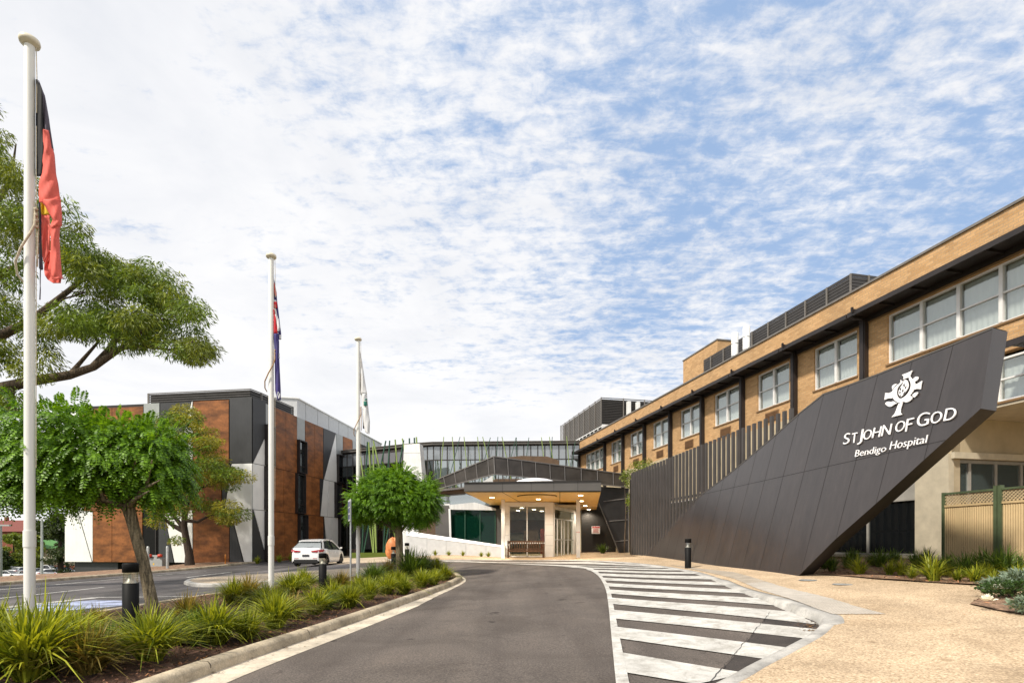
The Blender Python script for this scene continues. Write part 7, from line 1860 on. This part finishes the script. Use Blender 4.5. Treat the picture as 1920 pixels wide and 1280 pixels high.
bed = [  # px, py of the base, height px, mesh, label
 (60, 1272, 150, 0, 'huge green strappy clump at the bottom left corner of the picture'),
 (-25, 1262, 150, 2, 'strappy clump cut off by the left edge, lowest in the picture'),
 (5, 1215, 90, 1, 'strappy clump at the left edge just left of the nearest flagpole foot'),
 (110, 1215, 95, 2, 'strappy clump hiding the foot of the nearest flagpole, on its right'),
 (165, 1262, 110, 3, 'reddish leaved clump to the right of the huge corner clump'),
 (178, 1185, 55, 3, 'small brownish clump left of the nearest bollard'),
 (215, 1232, 70, 4, 'dark green clump in front of the nearest bollard, on its left'),
 (283, 1236, 112, 1, 'bright upright clump in front of the leaning trunk foot'),
 (352, 1165, 62, 3, 'small rounded clump alone just right of the leaning trunk'),
 (405, 1200, 92, 0, 'wide yellow green clump along the kerb, second big one from the left'),
 (372, 1204, 70, 4, 'dark green clump tucked at the left side of the wide yellow green one'),
 (462, 1192, 60, 2, 'clump along the kerb just right of the wide yellow green one'),
 (437, 1130, 52, 0, 'clump at the back of the bed left of the middle flagpole'),
 (466, 1128, 62, 3, 'tall brown tinged clump at the back, nearest left of the middle flagpole'),
 (515, 1176, 72, 1, 'clump along the kerb directly in front of the middle flagpole'),
 (497, 1135, 50, 2, 'clump touching the left side of the middle flagpole foot'),
 (545, 1112, 50, 0, 'yellow tipped clump at the back right of the middle flagpole'),
 (590, 1150, 58, 1, 'bright clump along the kerb before the bollard by the white car'),
 (570, 1105, 48, 2, 'clump at the back left of the bollard by the white car'),
 (625, 1128, 45, 2, 'clump right of the bollard by the white car'),
 (640, 1102, 42, 3, 'brown tinged clump just left of the sign post foot'),
 (655, 1135, 48, 0, 'bright clump along the kerb left of the farthest flagpole'),
 (692, 1124, 42, 1, 'bright clump along the kerb right of the farthest flagpole'),
 (700, 1092, 46, 4, 'dark green clump between the farthest flagpole and the far mop top tree'),
 (725, 1112, 44, 0, 'bright clump along the kerb left of the far mop top trunk'),
 (728, 1078, 38, 3, 'brownish clump at the far mop top trunk, on its left'),
 (772, 1082, 58, 4, 'largest dark green clump right of the far mop top trunk'),
 (795, 1078, 44, 4, 'dark green clump right behind the largest dark one'),
 (757, 1110, 36, 2, 'clump directly in front of the far mop top trunk'),
 (790, 1100, 38, 1, 'yellow green clump right of the far trunk along the kerb'),
 (812, 1095, 34, 0, 'yellow green clump second from the tip of the bed'),
 (834, 1084, 32, 2, 'yellowest clump at the very tip of the bed'),
 (818, 1076, 34, 1, 'yellow clump at the back of the bed tip'),
 (540, 1160, 46, 2, 'low clump between the middle flagpole and the kerb'),
 (610, 1100, 34, 4, 'small dark clump behind the bollard by the white car'),
 (330, 1205, 50, 2, 'low clump between the bright upright one and the wide yellow green one'),
 (548, 1160, 50, 3, 'brown tinged clump along the kerb just right of the middle flagpole'),
 (610, 1140, 40, 4, 'dark clump along the kerb below the bollard by the white car'),
 (520, 1140, 44, 1, 'clump touching the right side of the middle flagpole foot'),
 (675, 1112, 36, 2, 'clump touching the farthest flagpole foot'),
 (745, 1096, 34, 0, 'clump touching the front of the far mop top trunk'),
 (250, 1180, 46, 1, 'clump right behind the bright upright one, beside the nearest bollard'),
 (140, 1228, 84, 0, 'bright clump between the huge corner clump and the dark green one')]
for px, py, h, k, lab in bed:
    x, y = cat_pt(px, py); hm = h/F*y*1.10; base = (.62, .58, .60, .55, .66)[k]
    clump(CL[k], x, y, bedz(x, y)-.02, hm/base, random.uniform(0, 6.28), lab, GP)
GR = 'strappy clumps before the brick wing'
rb = [(1560, 1071, 26, 5, 'dark low clump tucked beneath the near tip of the sign wall'), (1590, 1066, 26, 5, 'dark clump second from the sign wall tip below the dark glass'), (1612, 1078, 34, 6, 'green clump in the front row, leftmost below the dark glass'),
      (1650, 1064, 34, 5, 'dark upright clump in the middle below the dark glass'), (1690, 1078, 30, 6, 'green low clump in front row below the right end of the dark glass'), (1718, 1066, 30, 5, 'dark clump below the right end of the dark glass'),
      (1750, 1090, 48, 6, 'bright tall clump in front of the beige column'), (1775, 1080, 30, 6, 'low bright clump right of the beige column clump'), (1812, 1082, 44, 5, 'dark clump directly behind the right bollard foot'),
      (1828, 1092, 34, 6, 'bright small clump in front of the fence, left one'), (1852, 1084, 30, 6, 'yellow green clump in front of the green fence posts'), (1882, 1082, 52, 5, 'large dark clump at the green fence posts'), (1905, 1096, 34, 6, 'bright clump at the right edge before the fence'), (1635, 1062, 24, 5, 'small dark clump against the wall left of the middle'), (1780, 1068, 26, 5, 'small dark clump at the corner where fence meets column'),
      (1545, 1066, 22, 5, 'tiny dark clump just behind the near tip of the sign wall'), (1668, 1078, 26, 6, 'low green clump in front row centre below the dark glass'), (1600, 1058, 26, 5, 'dark clump against the wall below the first dark pane'), (1675, 1058, 26, 5, 'dark clump against the wall below the pane divider'),
      (1735, 1062, 30, 5, 'dark clump right at the foot of the beige column'), (1765, 1078, 30, 5, 'dark clump just behind the bright tall one'), (1795, 1090, 24, 6, 'low green clump between the bright tall one and the bollard'), (1845, 1072, 36, 5, 'dark clump against the fence right of the bollard'), (1865, 1096, 26, 6, 'yellow clump in front row before the fence posts'), (1915, 1078, 40, 5, 'dark clump against the fence at the right edge'), (1710, 1084, 22, 6, 'low green clump at the path edge left of the bright tall one')]
for px, py, h, k, lab in rb:
    x, y = gp(px, py, path_off); clump(CL[k], x, y, pz(x, y)-.03, (h/F*y*1.3)/(.42 if k == 5 else .40), random.uniform(0, 6.28), lab, GR)
x, y = 5.1, 31.2; clump(CL[5], px2x(1128, 36.5), 36.0, zg(5, 36), 1.9, 0, 'green grassy clump in the dark recess right of the doors', None)
for i, (px, lab) in enumerate(((818, 'tiny tuft at the foot of the white wall, leftmost'), (843, 'tiny tuft at the white wall foot, second from left'), (869, 'tiny tuft at the white wall foot, middle one'), (903, 'tiny tuft at the white wall foot, fourth from left'), (916, 'tiny tuft at the white wall foot, nearest the column'))):
    x, y = px2x(px, 31.4), 31.0; clump(CL[6], x, y, zg(x, y)+.02, .9, i, lab, 'tufts along the white wall')
for i, (px, D, s_) in enumerate(((483, 38, 1.6), (524, 39.5, 1.5), (545, 41, 1.5))):
    x, y = px2x(px, D), D; clump(CL[6], x, y, zg(x, y), s_, i, ('green tuft at the corner of the clad building', 'green tuft against the clad building left of the white car', 'green tuft just behind the white car')[i], 'tufts beside the clad building')
# rose and sage bushes lower right
def bush(px, py, w_, h, mt, n, leaf, lab, name, asp=.5, stemm='bark_dark'):
    x, y = gp(px, py, path_off); z = pz(x, y); t_ = thing(name, lab, 'shrub', (x, y, z))
    mb = MB()
    for i in range(9): a = random.uniform(0, 6.28); r = random.uniform(.3, .8)*w_; mb.tube([(0, 0, 0), (r*.4*math.cos(a), r*.4*math.sin(a), h*.5), (r*math.cos(a), r*math.sin(a), h*random.uniform(.7, 1))], [.010, .007, .003], stemm, 5)
    mb.build('stems', t_)
    P, d = crown_points([(0, 0, h*.55, w_, w_, h*.5), (w_*.35, 0, h*.62, w_*.6, w_*.6, h*.42), (-w_*.4, .05, h*.5, w_*.55, w_*.55, h*.40)], n, .35); leaves('foliage', t_, P, d*[1, 1, .5]+[0, 0, .35], leaf, asp, mt, 0)
    return t_, (x, y, z)
RB, rp = bush(1893, 1122, .48, .30, 'leaf_rose', 1300, .06, 'low dark green rose bush at the point of the lower right bed', 'rose_bush', .6)
bush(1872, 1110, .26, .26, 'leaf_sage', 520, .12, 'silvery sage shrub behind the left white roses', 'sage_shrub', .28)
bush(1922, 1106, .40, .38, 'leaf_sage', 800, .13, 'taller silvery sage shrub at the right edge', 'sage_shrub', .28)
bush(1922, 1152, .22, .26, 'leaf_sage', 330, .11, 'small silvery sage shrub lowest at the right edge', 'sage_shrub', .28)
def rose(px, py, D, r, lab):
    D = gp(px, py+14, path_off)[1]-.40; p = pw(px, py, D); mb = MB()
    for k in range(14):
        a = k*2.4; rr_ = r*(.25+.75*(k/14)**.7); tilt = .3+1.0*k/14; c = Vector((rr_*.35*math.cos(a), rr_*.35*math.sin(a), -r*.25*k/14))
        n_ = 5; vs = []
        for i in range(n_):
            for j in range(n_):
                u = (i/(n_-1)-.5)*1.5; v = j/(n_-1); o_ = Vector((math.cos(a+u)*rr_*(.45+.55*v*tilt), math.sin(a+u)*rr_*(.45+.55*v*tilt), r*(.85*v*(1.25-tilt*.75))*(1-.25*u*u))); vs.append(Vector(p)+c+o_)
        mb.add(vs, [(i*n_+j, (i+1)*n_+j, (i+1)*n_+j+1, i*n_+j+1) for i in range(n_-1) for j in range(n_-1)], 'petal', True)
    mb.build('rose_flower', label=lab, cat='flower', group='white roses')
rose(1871, 1101, 10.0, .10, 'white rose, the upper one of the two open blooms'); rose(1851, 1122, 9.2, .10, 'white rose, the lower left one close to the mulch')
# fallen leaves here and there on the asphalt edge
